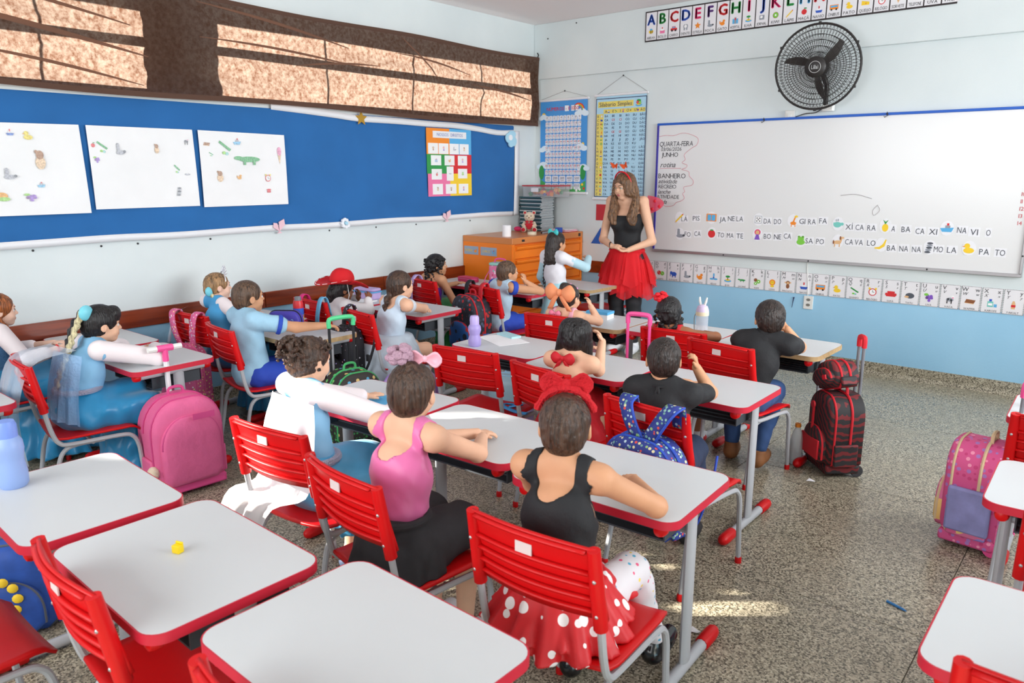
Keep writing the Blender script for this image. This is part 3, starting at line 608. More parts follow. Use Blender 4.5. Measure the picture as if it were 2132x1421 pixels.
for c, vw in enumerate(['A', 'E', 'I', 'O', 'U', 'ÃO']): text(m, vw, -.165+c*.082, .852, .036, lambda u, v: (u, -.006, v))
ics = ['die', 'elephant', 'dice', 'okra', 'giraffe', 'hospital', 'gator', 'kiwi', 'pencil', 'monkey', 'boat', 'duck', 'cheese', 'clock', 'okra', 'tomato', 'island', 'wafer', 'cup', 'doll', 'cow']
for c, k in enumerate(['boat', 'okra', 'doll', 'bee', 'grape']): icon(pic, k, -.135+c*.082, .852, .035, FF(.005))
for r, L in enumerate(cons):
    cz = .808-r*.0375; text(m, L, -.256, cz, .034, lambda u, v: (u, -.006, v)); icon(pic, ics[r], -.215, cz, .034, FF(.005))
    for c, vw in enumerate(['A', 'E', 'I', 'O', 'U', 'ÃO']):
        s_ = L+('U' if L == 'Q' and vw != 'U' else '')+vw
        if L == 'K' and vw == 'ÃO': s_ = '-'
        if L == 'Q' and vw == 'U': s_ = '-'
        rd = L in 'CG' and vw in 'EI'
        text(mr if rd else m, s_, -.16+c*.08+(.01 if c == 5 else 0), cz, .031, lambda u, v: (u, -.006, v), maxw=.066)
tag(obj('syllables', m, MNV, o, smooth=False), kind='stuff'); tag(obj('syllables', mr, pmat('R'), o, smooth=False), kind='stuff'); tag(obj('pictures', pic, pmats(), o, smooth=False), kind='stuff')
# red rectangle and blue triangle shape cards
o = empty('shape_card', (-4.16, YF-.004, 1.15), label='red rectangle shape card on the wall beside the woman', cat='card')
obj('card', MB().bb(-.15, .15, 0, .003, 0, .16), mat('card_red', (190, 45, 55), .5), o, smooth=False); obj('name_tag', MB().bb(-.06, .06, -.002, 0, .005, .025), MCARD, o, smooth=False)
m = MB(); text(m, 'RETÂNGULO', 0, .015, .014, lambda u, v: (u, -.003, v)); obj('lettering', m, pmat('K'), o, smooth=False)
o = empty('shape_card', (-4.25, YF-.004, .912), label='blue triangle shape card on the wall beside the woman', cat='card')
obj('card', MB().prism([(-.115, 0), (.11, 0), (0, .165)], 0, .003, fn=lambda a, b, c: (a, c, b)), mat('card_blue', (40, 95, 180), .5), o, smooth=False); obj('name_tag', MB().bb(0, .1, -.002, 0, .005, .022), MCARD, o, smooth=False)
m = MB(); text(m, 'TRIÂNGULO', .05, .0135, .013, lambda u, v: (u, -.003, v)); obj('lettering', m, pmat('R'), o, smooth=False)
# whiteboard
wb = empty('whiteboard', (-2.13, YF-.02, .885), label='large whiteboard with a blue taped edge and aluminium tray rail on the front wall', cat='whiteboard')
obj('panel', MB().bb(-1.49, 1.49, -.004, .018, .01, 1.175), mat('whiteboard_gloss', (226, 226, 226), .22, spec=.5), wb, smooth=False)
MAL = mat('aluminium', (168, 166, 168), .35, metal=.8); MTB = mat('blue_tape', (32, 92, 190), .5); MTV = mat('violet_tape', (50, 42, 150), .5)
obj('frame_rail', MB().bb(-1.5, 1.5, -.016, .018, -.005, .02), MAL, wb, smooth=False, bevel=.003); obj('frame_rail', MB().bb(1.482, 1.5, -.016, .018, .02, 1.165), MAL, wb, smooth=False, bevel=.003)
obj('frame_rail', MB().bb(-1.5, 1.5, -.014, .018, 1.165, 1.185), MTB, wb, smooth=False, bevel=.003); obj('frame_rail', MB().bb(-1.5, -1.482, -.014, .018, .0, 1.165), MTV, wb, smooth=False, bevel=.003)
for xx, zz in ((-.77, .008), (-.01, .008), (.89, .008), (-.48, 1.175), (.49, 1.175), (1.491, .15)): obj('bolt', MB().ball((xx, -.016, zz), .007, 8), MNL, wb)
for xx in (-.48, .49): obj('wire_hook', MB().tube([(xx, -.02, 1.19), (xx+.01, -.022, 1.165), (xx-.015, -.022, 1.15), (xx-.02, -.022, 1.16)], .003, 5), MNL, wb)
fw = lambda u, v: (u+2.13, -.0056, v-.885)
m = MB()
for s_, x0, z_, sz, wd, sl in [('QUARTA-FEIRA', -3.60, 1.882, .055, .34, .1), ('03/06/2026', -3.585, 1.835, .042, .29, .1), ('JUNHO', -3.575, 1.785, .05, .20, 0), ('rotina', -3.585, 1.695, .06, .25, .35), ('BANHEIRO', -3.60, 1.592, .055, .29, 0), ('atividade', -3.60, 1.543, .05, .33, .35), ('RECREIO', -3.595, 1.494, .045, .235, 0), ('lanche', -3.60, 1.447, .05, .215, .35), ('ATIVIDADE', -3.61, 1.40, .043, .27, 0), ('saída', -3.61, 1.353, .05, .18, .35)]:
    text(m, s_, x0, z_, sz*1.15, fw, align='l', sp=.05, maxw=wd, slant=sl)
tag(obj('handwriting', m, mat('marker_black', (72, 72, 78), .6), wb, smooth=False), kind='stuff')
m = MB()
def pen(pts, r=.0018, sm=8): m.tube([(x+2.13, -.0055, z-.885) for x, z, _ in [(p.x, p.y, 0) for p in spline([(a, b, 0) for a, b in pts], sm)]], r, 4)
CL = [(-3.61, 1.95), (-3.54, 1.96), (-3.46, 1.955), (-3.35, 1.975), (-3.22, 1.93), (-3.22, 1.87), (-3.27, 1.84), (-3.34, 1.785), (-3.33, 1.74), (-3.36, 1.71), (-3.31, 1.69), (-3.32, 1.665), (-3.36, 1.65), (-3.29, 1.63), (-3.28, 1.59), (-3.24, 1.55), (-3.25, 1.51), (-3.33, 1.49), (-3.32, 1.45), (-3.34, 1.43), (-3.32, 1.39), (-3.36, 1.36), (-3.40, 1.35), (-3.43, 1.32), (-3.50, 1.31), (-3.55, 1.325), (-3.61, 1.335)]
pen(CL, .0016, 6); pen([(-3.59, 1.66), (-3.48, 1.662), (-3.37, 1.66)])
obj('marker_cloud', m, mat('marker_red', (215, 120, 135), .6), wb, smooth=False)
m = MB()
for i, s_ in enumerate(['10', '11', '12', '13', '14']): text(m, s_, -.70, 1.47-i*.051, .04, fw, align='l')
obj('numerals', m, mat('marker_red2', (200, 70, 80), .6), wb, smooth=False)
m = MB(); pen([(-1.93, 1.44), (-1.81, 1.45), (-1.69, 1.42)], .004); pen([(-1.64, 1.37), (-1.62, 1.33), (-1.66, 1.29), (-1.67, 1.33), (-1.64, 1.37)], .004)
obj('eraser_smear', m, mat('smear_grey', (205, 203, 205), .5), wb, smooth=False)
# word cards stuck on the whiteboard
yb = YF-.0245
WORDS = [('pencil', -3.36, 1.21, 'LÁPIS', [('LÁ', -3.31, 1.20), ('PIS', -3.19, 1.21)]), ('window', -3.04, 1.22, 'JANELA', [('JA', -2.93, 1.21), ('NE', -2.85, 1.22), ('LA', -2.77, 1.22)]), ('die', -2.60, 1.22, 'DADO', [('DA', -2.52, 1.21), ('DO', -2.43, 1.21)]), ('giraffe', -2.30, 1.22, 'GIRAFA', [('GI', -2.22, 1.22), ('RA', -2.14, 1.22), ('FA', -2.05, 1.23)]), ('cup', -1.93, 1.21, 'XÍCARA', [('XÍ', -1.84, 1.19), ('CA', -1.76, 1.19), ('RA', -1.67, 1.19)]), ('pineapple', -1.57, 1.21, 'ABACAXI', [('A', -1.51, 1.19), ('BA', -1.42, 1.19), ('CA', -1.32, 1.18), ('XI', -1.23, 1.18)]), ('ship', -1.14, 1.21, 'NAVIO', [('NA', -1.04, 1.20), ('VI', -.96, 1.19), ('O', -.87, 1.19)]), ('seal', -3.35, 1.06, 'FOCA', [('FO', -3.27, 1.06), ('CA', -3.17, 1.07)]), ('tomato', -3.03, 1.08, 'TOMATE', [('TO', -2.94, 1.07), ('MA', -2.85, 1.07), ('TE', -2.76, 1.07)]), ('doll', -2.60, 1.09, 'BONECA', [('BO', -2.51, 1.08), ('NE', -2.42, 1.08), ('CA', -2.335, 1.09)]), ('frog', -2.22, 1.06, 'SAPO', [('SA', -2.15, 1.06), ('PO', -2.06, 1.06)]), ('horse', -1.92, 1.07, 'CAVALO', [('CA', -1.83, 1.07), ('VA', -1.755, 1.07), ('LO', -1.66, 1.07)]), ('banana', -1.585, 1.06, 'BANANA', [('BA', -1.51, 1.04), ('NA', -1.42, 1.04), ('NA', -1.33, 1.04)]), ('spring', -1.24, 1.06, 'MOLA', [('MO', -1.18, 1.05), ('LA', -1.09, 1.05)]), ('duck', -.98, 1.07, 'PATO', [('PA', -.88, 1.05), ('TO', -.78, 1.05)])]
NAMES = {'die': 'spotted die', 'cup': 'steaming cup', 'ship': 'blue ship', 'duck': 'yellow duck', 'spring': 'grey coil spring'}
MCW = mat('card_cutout', (236, 236, 240), .6); MLT = mat('card_letters', (70, 74, 84), .6)
for ic, px, pz, wd, syl in WORDS:
    o = empty('picture_card', (px, yb, pz), label='picture card of a %s starting the word %s on the whiteboard' % (NAMES.get(ic, ic), wd), cat='picture card', group='picture cards on the whiteboard')
    obj('card', MB().prism(circ(0, 0, .046, .056, 12), 0, .001, fn=lambda a, b, c: (a, -c, b)), MCW, o, smooth=False)
    m = MB(); icon(m, ic, 0, 0, .105, FF(.0012)); obj('picture', m, pmats(), o, smooth=False)
    for i, (s_, sx, sz) in enumerate(syl):
        ww = .040 if len(s_) == 1 else .075 if len(s_) == 2 else .085
        o = empty('syllable_card', (sx, yb+.001, sz), label='%s paper syllable card of the word %s, reading %s' % (['first', 'second', 'third', 'fourth'][i], wd, s_), cat='syllable card', group='syllable cards on the whiteboard')
        o.rotation_euler = (0, random.uniform(-.05, .05), 0)
        obj('card', MB().bb(-ww/2, ww/2, -.001, 0, -.033, .033), MCW, o, smooth=False)
        m = MB(); text(m, s_, 0, 0, .062, lambda u, v: (u, -.002, v), maxw=ww-.012); obj('lettering', m, MLT, o, smooth=False)
# lower alphabet card strip
LOW = [('B', 'duck', 'BOLA'), ('C', 'car', 'CARRO'), ('D', 'dice', 'DADO'), ('E', 'elephant', 'ELEFANTE'), ('F', 'seal', 'FOCA'), ('G', 'cat', 'GATO'), ('H', 'prop', 'HÉLICE'), ('I', 'island', 'ILHA'), ('J', 'gator', 'JACARÉ'), ('K', 'kiwis', 'KIWI'), ('L', 'lion', 'LEÃO'), ('M', 'monkey', 'MACACO'), ('N', 'boat', 'NAVIO'), ('O', 'bus', 'ÔNIBUS'), ('P', 'duck', 'PATO'), ('Q', 'okra', 'QUIABO'), ('R', 'clock', 'RELÓGIO'), ('S', 'sofa', 'SOFÁ'), ('T', 'armadillo', 'TATU'), ('U', 'grape', 'UVA'), ('V', 'cow', 'VACA'), ('W', 'wafer', 'WAFFER'), ('X', 'syrup', 'XAROPE'), ('Y', 'milk', 'YAKULT'), ('Z', 'cow', 'ZEBRA')]
for i, (L, ic, wd) in enumerate(LOW):
    cx = -3.82+i*.1376; zc = .695
    o = empty('alphabet_card', (cx, YF-.003, zc), label=('alphabet card of letter %s with the word %s in the strip under the whiteboard' % (L, wd)) if L != 'Y' else 'alphabet card of letter Y with a small bottle picture under the whiteboard', cat='alphabet card', group='alphabet cards under the whiteboard')
    obj('card', MB().bb(-.066, .066, -.0015, 0, -.092, .092), MCARD, o, smooth=False)
    dm = MB()
    for k in range(14):
        for zz in (-.0895, .0895): dm.box((-.06+k*.0092, -.002, zz), (.004, .001, .003))
        for xx in (-.0635, .0635): dm.box((xx, -.002, -.085+k*.013), (.003, .001, .006))
    obj('dotted_border', dm, pmat('K'), o, smooth=False)
    m = MB(); ft = lambda u, v: (u, -.003, v)
    text(m, L, -.04, .068, .042, ft); text(m, L.lower(), .042, .068, .042, ft); text(m, L, -.04, .034, .032, ft, slant=.3); text(m, L.lower(), .042, .034, .028, ft, slant=.3); text(m, wd, 0, -.078, .02, ft, maxw=.09)
    obj('lettering', m, mat('card_ink', (60, 60, 66), .6), o, smooth=False)
    m = MB(); icon(m, ic, 0, -.02, .085, FF(.0018)); obj('picture', m, pmats(), o, smooth=False)
# socket, hanging pen mark, cable
o = empty('wall_socket', (-2.12, YF, .535), label='white wall socket plate on the blue wall below the alphabet cards', cat='socket')
obj('plate', MB().bb(-.04, .04, -.01, 0, -.057, .057), mat('plastic_white', (230, 230, 226), .4), o, smooth=False, bevel=.004)
for k, zz in enumerate((.025, -.02)): obj('outlet', MB().prism(circ(0, zz, .018, .012, 10), .0095, .012, fn=lambda a, b, c: (a, -c, b)), mat('plastic_shadow', (120, 118, 112), .5), o, smooth=False)
obj('cable', MB().tube([(-.01, -.004, .06), (-.015, -.006, .16), (-.03, -.006, .27), (-.035, -.006, .35)], .004, 6), mat('plastic_white', (230, 230, 226), .4), o)
o = tag(obj('pen_hook', MB().tube([(0, -.006, .045), (-.002, -.007, .03), (-.012, -.006, -.05)], [.006, .004, .0015], 6), mat('ink_navy', (25, 30, 80), .4), None, (-2.245, YF, .525)), 'small dark blue pin stuck in the blue wall left of the socket', 'pin')
# wall fan
fo = empty('wall_fan', (-2.10, YF-.02, 2.10), label='black oscillating wall fan with a round wire cage above the whiteboard', cat='fan')
MFB = mat('fan_black', (38, 34, 33), .45)
FC = Vector((-.035, -.20, .325)); FR_ = .315
Rf = Matrix.Rotation(math.radians(8), 3, 'Z') @ Matrix.Rotation(math.radians(90+6), 3, 'X')
def fp(r, a, d): return FC+Rf @ Vector((r*math.cos(a), r*math.sin(a), d))
def gpro(r, s): return s*(.085*(1-(r/FR_)**2.4))
rim = MB(); rim.tube([fp(FR_, 2*PI*i/48, 0) for i in range(48)], .009, 8, closed=True); obj('cage_rim', rim, MFB, fo)
for s, nm in ((1, 'front_grille'), (-1, 'rear_grille')):
    g = MB()
    for k in range(72):
        a = 2*PI*k/72
        g.tube([fp(r, a+s*.35*(r/FR_), gpro(r, s)) for r in (.07, .15, .22, .28, FR_)], .0016, 4)
    for r in (.11, .155, .20, .24, .28): g.tube([fp(r, 2*PI*i/40, gpro(r, s)) for i in range(40)], .002, 4, closed=True)
    obj(nm, g, MFB, fo)
hb = MB(); hb.lathe([(.075, .07), (.078, .085), (.06, .1), (0.001, .104)], 24, R=Rf, c=FC); cap = obj('hub_cap', hb, MFB, fo)
obj('logo_ring', MB().tube([fp(.042, 2*PI*i/28, .104) for i in range(28)], .002, 4, closed=True), mat('logo_silver', (190, 190, 190), .4), cap)
m = MB(); text(m, 'Lillai', 0, 0, .042, lambda u, v: tuple(FC+Rf @ Vector((u, v, .107))), maxw=.05); obj('logo_letters', m, mat('logo_silver', (190, 190, 190), .4), cap, smooth=False)
for k in range(3):
    a0 = 2*PI*k/3+math.radians(32); b = MB()
    def bl(u, v, a0=a0):
        r = .05+u*.20; half = .15+.20*math.sin(PI*min(1, u*1.05))**.8*(1-.35*u); a = a0+(v-.5)*2*half*(.12/(r+.03))+.25*u
        return tuple(fp(r, a, .012+(v-.5)*.05))
    b.grid(bl, 10, 6); obj('blade', b, mat('blade_brown', (52, 46, 43), .45), fo, solid=.003)
obj('motor', MB().lathe([(.06, -.12), (.075, -.10), (.075, -.03), (.05, .0)], 20, R=Rf, c=FC), MFB, fo)
obj('neck', MB().tube([tuple(FC+Vector((0, .10, -.02))), (0, -.05, .2), (0, -.045, .06), (0, -.03, .02)], .02, 10), MFB, fo)
obj('wall_bracket', MB().box((.02, -.03, .025), (.085, .06, .05)), mat('plastic_white', (230, 230, 226), .4), fo, bevel=.006)
obj('cable', MB().tube(spline([(-.03, -.03, .02), (-.08, -.03, -.005), (-.16, -.03, -.01), (-.24, -.02, -.03)], 6), .004, 6), MFB, fo)
for k in range(6): obj('cage_clip', MB().box(tuple(fp(FR_+.006, PI/6+k*PI/3, 0)), (.018, .018, .018)), MFB, fo)
o = empty('fan_switch', (-2.395, YF, 2.085), label='white fan speed dial box on the wall left of the fan bracket', cat='switch')
obj('plate', MB().bb(-.04, .04, -.03, 0, -.028, .04), mat('plastic_white', (230, 230, 226), .4), o, smooth=False, bevel=.005); obj('dial', MB().lathe([(.016, .03), (.014, .042)], 14, R=Matrix.Rotation(PI/2, 3, 'X')), mat('plastic_white', (230, 230, 226), .4), o)
# ================================================================ school desks and chairs
MTOP = mat('laminate_top', (206, 210, 212), .38, var=.015, vscale=4)
MRED = mat('red_plastic', (204, 14, 18), .38, spec=.35, var=.05, vscale=6)
MEDGE = mat('red_edge_band', (196, 36, 58), .45)
MRAW = mat('worn_chipboard_edge', (176, 146, 104), .8, var=.15, vscale=40)
MGR = mat('grey_enamel', (176, 178, 182), .35, spec=.5)
MTRAY = mat('tray_dark_grey', (58, 62, 68), .6)
MSCR = mat('rivet_steel', (190, 185, 185), .3, metal=.7)
def ring(mb, poly, poly2, z0, z1):
    n = len(poly); vs = [(x, y, z0) for x, y in poly]+[(x, y, z1) for x, y in poly]+[(x, y, z1) for x, y in poly2]+[(x, y, z0) for x, y in poly2]
    fs = []
    for i in range(n):
        j = (i+1) % n
        for a in range(4):
            b = (a+1) % 4; fs.append((a*n+i, a*n+j, b*n+j, b*n+i))
    return mb.add(vs, fs)
def make_desk(edge):
    t = empty('school_desk')
    top = rrect(.596, .446, .05, 6)
    obj('tabletop', MB().prism(top, .621, .644), MTOP, t, smooth=False)
    obj('edge_band', ring(MB(), rrect(.604, .454, .054, 6), rrect(.594, .444, .049, 6), .618, .6435), edge, t, smooth=True, angle=60)
    for s in (-1, 1):
        x = s*.245
        b = obj('top_support', MB().tube([(x, -.185, .602), (x, .185, .602)], .016, 10), MGR, t)
        for e in (-1, 1): obj('end_cap', MB().lathe([(.017, -.012), (.021, -.006), (.021, .012), (.017, .022), (.006, .027)], 12, c=(x, e*.185, .602), R=Matrix.Rotation(-e*PI/2, 3, 'X')), MRED, b)
        obj('leg', MB().tube([(x, .03, .595), (x, .03, .045)], .030, 12, flat=.5, up=(1, 0, 0)), MGR, t)
        f = obj('foot_bar', MB().tube([(x, -.19, .026), (x, .225, .026)], .020, 10), MGR, t)
        for e, yy in ((-1, -.19), (1, .225)):
            obj('foot_shoe', MB().lathe([(.022, -.055), (.025, -.05), (.026, .02), (.024, .045), (.016, .06), (.005, .066)], 12, c=(x, yy, .026), R=Matrix.Rotation(-e*PI/2, 3, 'X')), MRED, f)
    obj('cross_bar', MB().tube([(-.235, .05, .50), (.235, .05, .50)], .014, 8), MGR, t)
    tr = MB(); tr.bb(-.21, .21, -.10, .17, .515, .521)
    tr.bb(-.215, -.21, -.10, .17, .515, .575); tr.bb(.21, .215, -.10, .17, .515, .575); tr.bb(-.215, .215, .165, .17, .515, .59)
    for yy in (-.05, .0, .05, .1): tr.bb(-.21, .21, yy-.004, yy+.004, .521, .527)
    obj('book_tray', tr, MTRAY, t, smooth=False)
    return t
def make_chair():
    t = empty('school_chair')
    # seat: dished shell with a rolled front edge
    def sf(u, v):
        x = (u-.5)*.40; y = -.185+v*.385
        e = 1-.10*max(0, (v-.75)/.25)**2
        rr = abs(u-.5)*2
        z = .382-.012*math.sin(PI*u)*(1-.5*v)-.03*max(0, (v-.86)/.14)**2+.006*rr**4+.012*max(0, (.15-v)/.15)**2
        return (x*(1-.08*max(0, (.2-v)/.2)**2)*e, y, z)
    obj('seat', MB().grid(sf, 14, 14), MRED, t, solid=.010)
    # backrest shell, concave towards the sitter
    def yb_(u, v): return -.212-.05*(v)-.030*math.cos((u-.5)*PI)*1.0+.02
    def bf(u, v):
        w = .405-.02*v
        return ((u-.5)*w, yb_(u, v), .55+v*.205+.012*math.sin(PI*u)*(v-.2))
    b = obj('backrest', MB().grid(bf, 16, 8), MRED, t, solid=.009)
    def rib(v0):
        m = MB()
        def rf(u, v):
            p = Vector(bf(.06+.88*u, v0)); return (p.x, p.y-.004-.014*v, p.z-.004*v)
        return m.grid(rf, 14, 1)
    for v0 in (.97, .68, .50, .32, .14): obj('rib', rib(v0), MRED, b, solid=.006)
    for s in (-1, 1):
        obj('post_sleeve', MB().tube([(s*.19, -.208, .53), (s*.187, -.226, .64), (s*.185, -.245, .755)], [.019, .019, .017], 10), MRED, b)
        for zz in (.575, .675): obj('rivet', MB().ball((s*.19, -.231-(zz-.575)*.16, zz), .006, 8), MSCR, b)
        obj('side_frame', MB().tube(spline([(s*.185, -.24, .72), (s*.19, -.21, .54), (s*.19, -.19, .43), (s*.19, -.165, .372), (s*.19, -.11, .355), (s*.19, .10, .352), (s*.19, .155, .335), (s*.19, .178, .285), (s*.19, .185, .20), (s*.19, .20, .012)], 4), .0108, 8), MGR, t)
        obj('rear_leg', MB().tube(spline([(s*.172, .03, .343), (s*.172, -.09, .343), (s*.175, -.145, .325), (s*.18, -.175, .27), (s*.185, -.20, .14), (s*.19, -.225, .012)], 4), .0108, 8), MGR, t)
        for yy in (.20, -.225): obj('foot_cap', MB().lathe([(.014, 0), (.014, .022), (.011, .028)], 10, c=(s*.19, yy, 0)), MRED, t)
    obj('cross_bar', MB().tube([(-.175, -.02, .338), (.175, -.02, .338)], .009, 6), MGR, t)
    st = MB(); st.bb(-.028, .022, -.2688, -.2655, .697, .727); o = obj('inventory_sticker', st, mat('sticker_paper', (215, 200, 198), .6), b, smooth=False)
    return t
D0 = make_desk(MEDGE); D1 = make_desk(MRAW); CH0 = make_chair()
for r_ in (D0, D1, CH0): cache_tree(r_)
_used = set()
def place(proto, x, y, rz, label, cat, group):
    o = proto if proto.name not in _used else copytree(proto)
    _used.add(proto.name)
    o.location = (x, y, 0); o.rotation_euler = (0, 0, math.radians(rz)); tag(o, label, cat, group)
    return o
GD, GC = 'white school desks with coloured edges', 'red plastic school chairs'
# (x centre, y centre, rotation, worn edge, description)
DESKS = [
 (-1.155, .885, -1, 0, 'empty white desk nearest the camera at the bottom centre'),
 (-1.81, .825, -1, 0, 'white desk with a small yellow piece on it, bottom left'),
 (-2.46, .80, -2, 0, 'white desk holding the pale blue bottle at the left edge'),
 (-1.215, 2.01, 2.5, 0, 'white desk of the girl with the red polka-dot skirt'),
 (-1.87, 2.045, 1.5, 0, 'white desk of the girl in the pink leotard'),
 (-2.49, 2.06, 4, 0, 'white desk under the hands of the curly-haired girl in the white cape'),
 (-3.97, .805, 0, 0, 'white desk corner at the left edge beside the blue gowns'),
 (-1.49, 3.185, 0, 0, 'white desk of the boy with the blue printed backpack'),
 (-2.115, 3.195, 1, 0, 'white desk of the girl with the red halter tie'),
 (-2.73, 3.275, 1, 0, 'empty white desk with the lilac bottle and a sheet of paper'),
 (-4.085, 1.79, 1, 0, 'white desk of the dark-haired girl in the blue gown'),
 (-4.735, 1.80, 0, 0, 'white desk against the wood rail behind the dark-haired girl'),
 (-1.555, 4.305, -1, 1, 'white desk with a worn brown edge in front of the boy in black'),
 (-2.165, 4.275, 1, 0, 'white desk holding the clear bottle with rabbit ears'),
 (-2.775, 4.225, 1, 1, 'white desk with a worn brown edge in front of the girl with the orange bow'),
 (-3.99, 2.70, 0, 1, 'white desk with a worn brown edge under the purple pencil case'),
 (-4.62, 2.78, 0, 0, 'white desk of the blond girl with the tiara by the wall'),
 (-4.07, 3.735, 1, 0, 'white desk of the girl in the pale blue dress with a long plait'),
 (-4.72, 3.79, -2, 0, 'white desk with the lilac pencil box in front of the girl in the red hat'),
 (-4.70, 4.99, 0, 0, 'white desk with the red pencil case next to the orange cabinet'),
 (-4.06, 4.97, 0, 0, 'white desk of the boy resting his cheek on his hand'),
 (-3.83, 5.50, -2, 1, 'white desk with a worn edge beside the standing girl'),
 (.06, 1.80, 0, 0, 'white desk cut off by the bottom right corner'),
 (.03, 2.78, 1, 0, 'white desk at the right edge above the bottom right desk'),
 (-.03, 3.76, 1, 0, 'farthest white desk at the right edge'),
]
for x, y, rz, worn, d in DESKS: place(D1 if worn else D0, x, y, rz, d, 'desk', GD)
# (x, y of the seat centre, rotation, description)
CHAIRS = [
 (-1.04, .81, 2, 'red chair tucked under the desk at the bottom centre'),
 (-1.76, .78, -3, 'red chair at the bottom left in front of the yellow piece'),
 (-2.28, .39, 0, 'red chair cut off by the bottom left corner'),
 (-1.085, 1.595, 3, 'red chair of the girl in the polka-dot skirt'),
 (-1.715, 1.53, -6, 'red chair of the girl in the pink leotard'),
 (-2.285, 1.61, 6, 'red sunlit chair under the white cape'),
 (-1.345, 2.68, -7, 'red chair with the blue printed backpack hung on it'),
 (-1.985, 2.86, -10, 'red chair of the girl with the red halter tie'),
 (-2.575, 2.91, 8, 'empty red chair with a blue strap on its seat'),
 (-2.775, 3.92, 5, 'red chair of the girl with the orange bow'),
 (-1.97, 4.0, 3, 'red chair of the girl with the red flower in her hair'),
 (-1.57, 3.85, -9, 'red chair of the boy in black by the red trolley bag'),
 (-3.99, 2.42, -9, 'red chair of the boy in the pale blue shirt with blue shorts'),
 (-4.57, 2.52, 3, 'red chair with the pink floral bag hung on it'),
 (-3.97, 1.40, -9, 'red chair of the dark-haired girl in the blue gown'),
 (-4.80, 1.30, 0, 'red chair of the ginger girl at the left edge'),
 (-4.40, 3.32, -3, 'red chair with pink and blue straps behind the girl in the red hat'),
 (-3.77, 3.25, -10, 'red chair beside the girl in the pale blue dress'),
 (-4.52, 4.52, -8, 'red chair of the curly-haired girl in the purple top'),
 (-3.83, 4.55, -14, 'red chair of the boy resting his cheek on his hand'),
 (-3.86, 5.92, 172, 'red chair standing behind the worn desk near the woman'),
 (.03, 1.70, 3, 'red chair cut off by the bottom right corner'),
 (.06, 2.55, 0, 'red chair at the right edge beside the pink bag strap'),
 (-.09, 3.46, 2, 'farthest red chair at the right edge'),
]
for x, y, rz, d in CHAIRS: place(CH0, x, y, rz, d, 'chair', GC)
# ================================================================ orange steel drawer cabinet
MOR = mat('orange_enamel', (240, 126, 26), .4, var=.04, vscale=5); MORD = mat('orange_enamel_edge', (214, 102, 18), .45)
cb = empty('drawer_cabinet', (-4.785, 5.93, 0), label='orange steel drawer cabinet in the corner with a teddy bear on top', cat='cabinet')
cw, cd_, chh = .31, .57, 1.03
obj('body', MB().bb(-cw, cw-.012, -cd_, cd_-.01, 0, chh-.02), MORD, cb, smooth=False, bevel=.004)
obj('side_panel', MB().bb(-cw, cw, -cd_-.006, -cd_, .0, chh-.02), MOR, cb, smooth=False)
obj('top_panel', MB().bb(-cw-.002, cw+.008, -cd_-.008, cd_-.004, chh-.06, chh), mat('orange_top', (206, 128, 70), .3), cb, smooth=False, bevel=.006)
for e in (-1, 1): obj('front_post', MB().bb(cw-.012, cw+.006, e*(cd_-.02)-.02, e*(cd_-.02)+.012, 0, chh-.06), MOR, cb, smooth=False, bevel=.003)
obj('lock', MB().box((cw+.01, -.42, chh-.03), (.008, .035, .02)), MNL, cb, smooth=False); obj('lock', MB().box((cw+.01, .50, chh-.03), (.008, .03, .03)), MNL, cb, smooth=False)
z = chh-.075
for k in range(7):
    hgt = .128
    d = obj('drawer', MB().bb(cw-.012, cw+.004, -cd_+.035, cd_-.05, z-hgt+.008, z), MOR, cb, smooth=False, bevel=.003)
    hm = MB().prism([(0, 0), (.022, -.006), (.024, -.016), (.018, -.03), (0, -.045)], -cd_+.04, cd_-.055, fn=lambda a, b, c: (cw+.003+a, c, z-.004+b)); obj('handle_lip', hm, MOR, d, smooth=False)
    z -= hgt
MSTK = mat('sticker_grey_blue', (150, 165, 185), .5)
for x0, x1 in ((-.295, -.11), (-.08, .125)):
    s_ = obj('sticker', MB().bb(x0, x1, -cd_-.0085, -cd_-.006, chh-.18, chh-.10), MSTK, cb, smooth=False)
    m = MB(); text(m, 'MATERIAL' if x0 < -.2 else 'LIVROS', (x0+x1)/2-.03, chh-.14, .035, lambda u, v: (u, -cd_-.0095, v), maxw=.1); tag(obj('lettering', m, pmat('Y'), s_, smooth=False), kind='stuff')
    m = MB(); icon(m, 'hospital' if x0 > -.2 else 'cat', x1-.035, chh-.14, .05, lambda u, v, l: (u, -cd_-.009-l, v)); obj('picture', m, pmats(), s_, smooth=False)
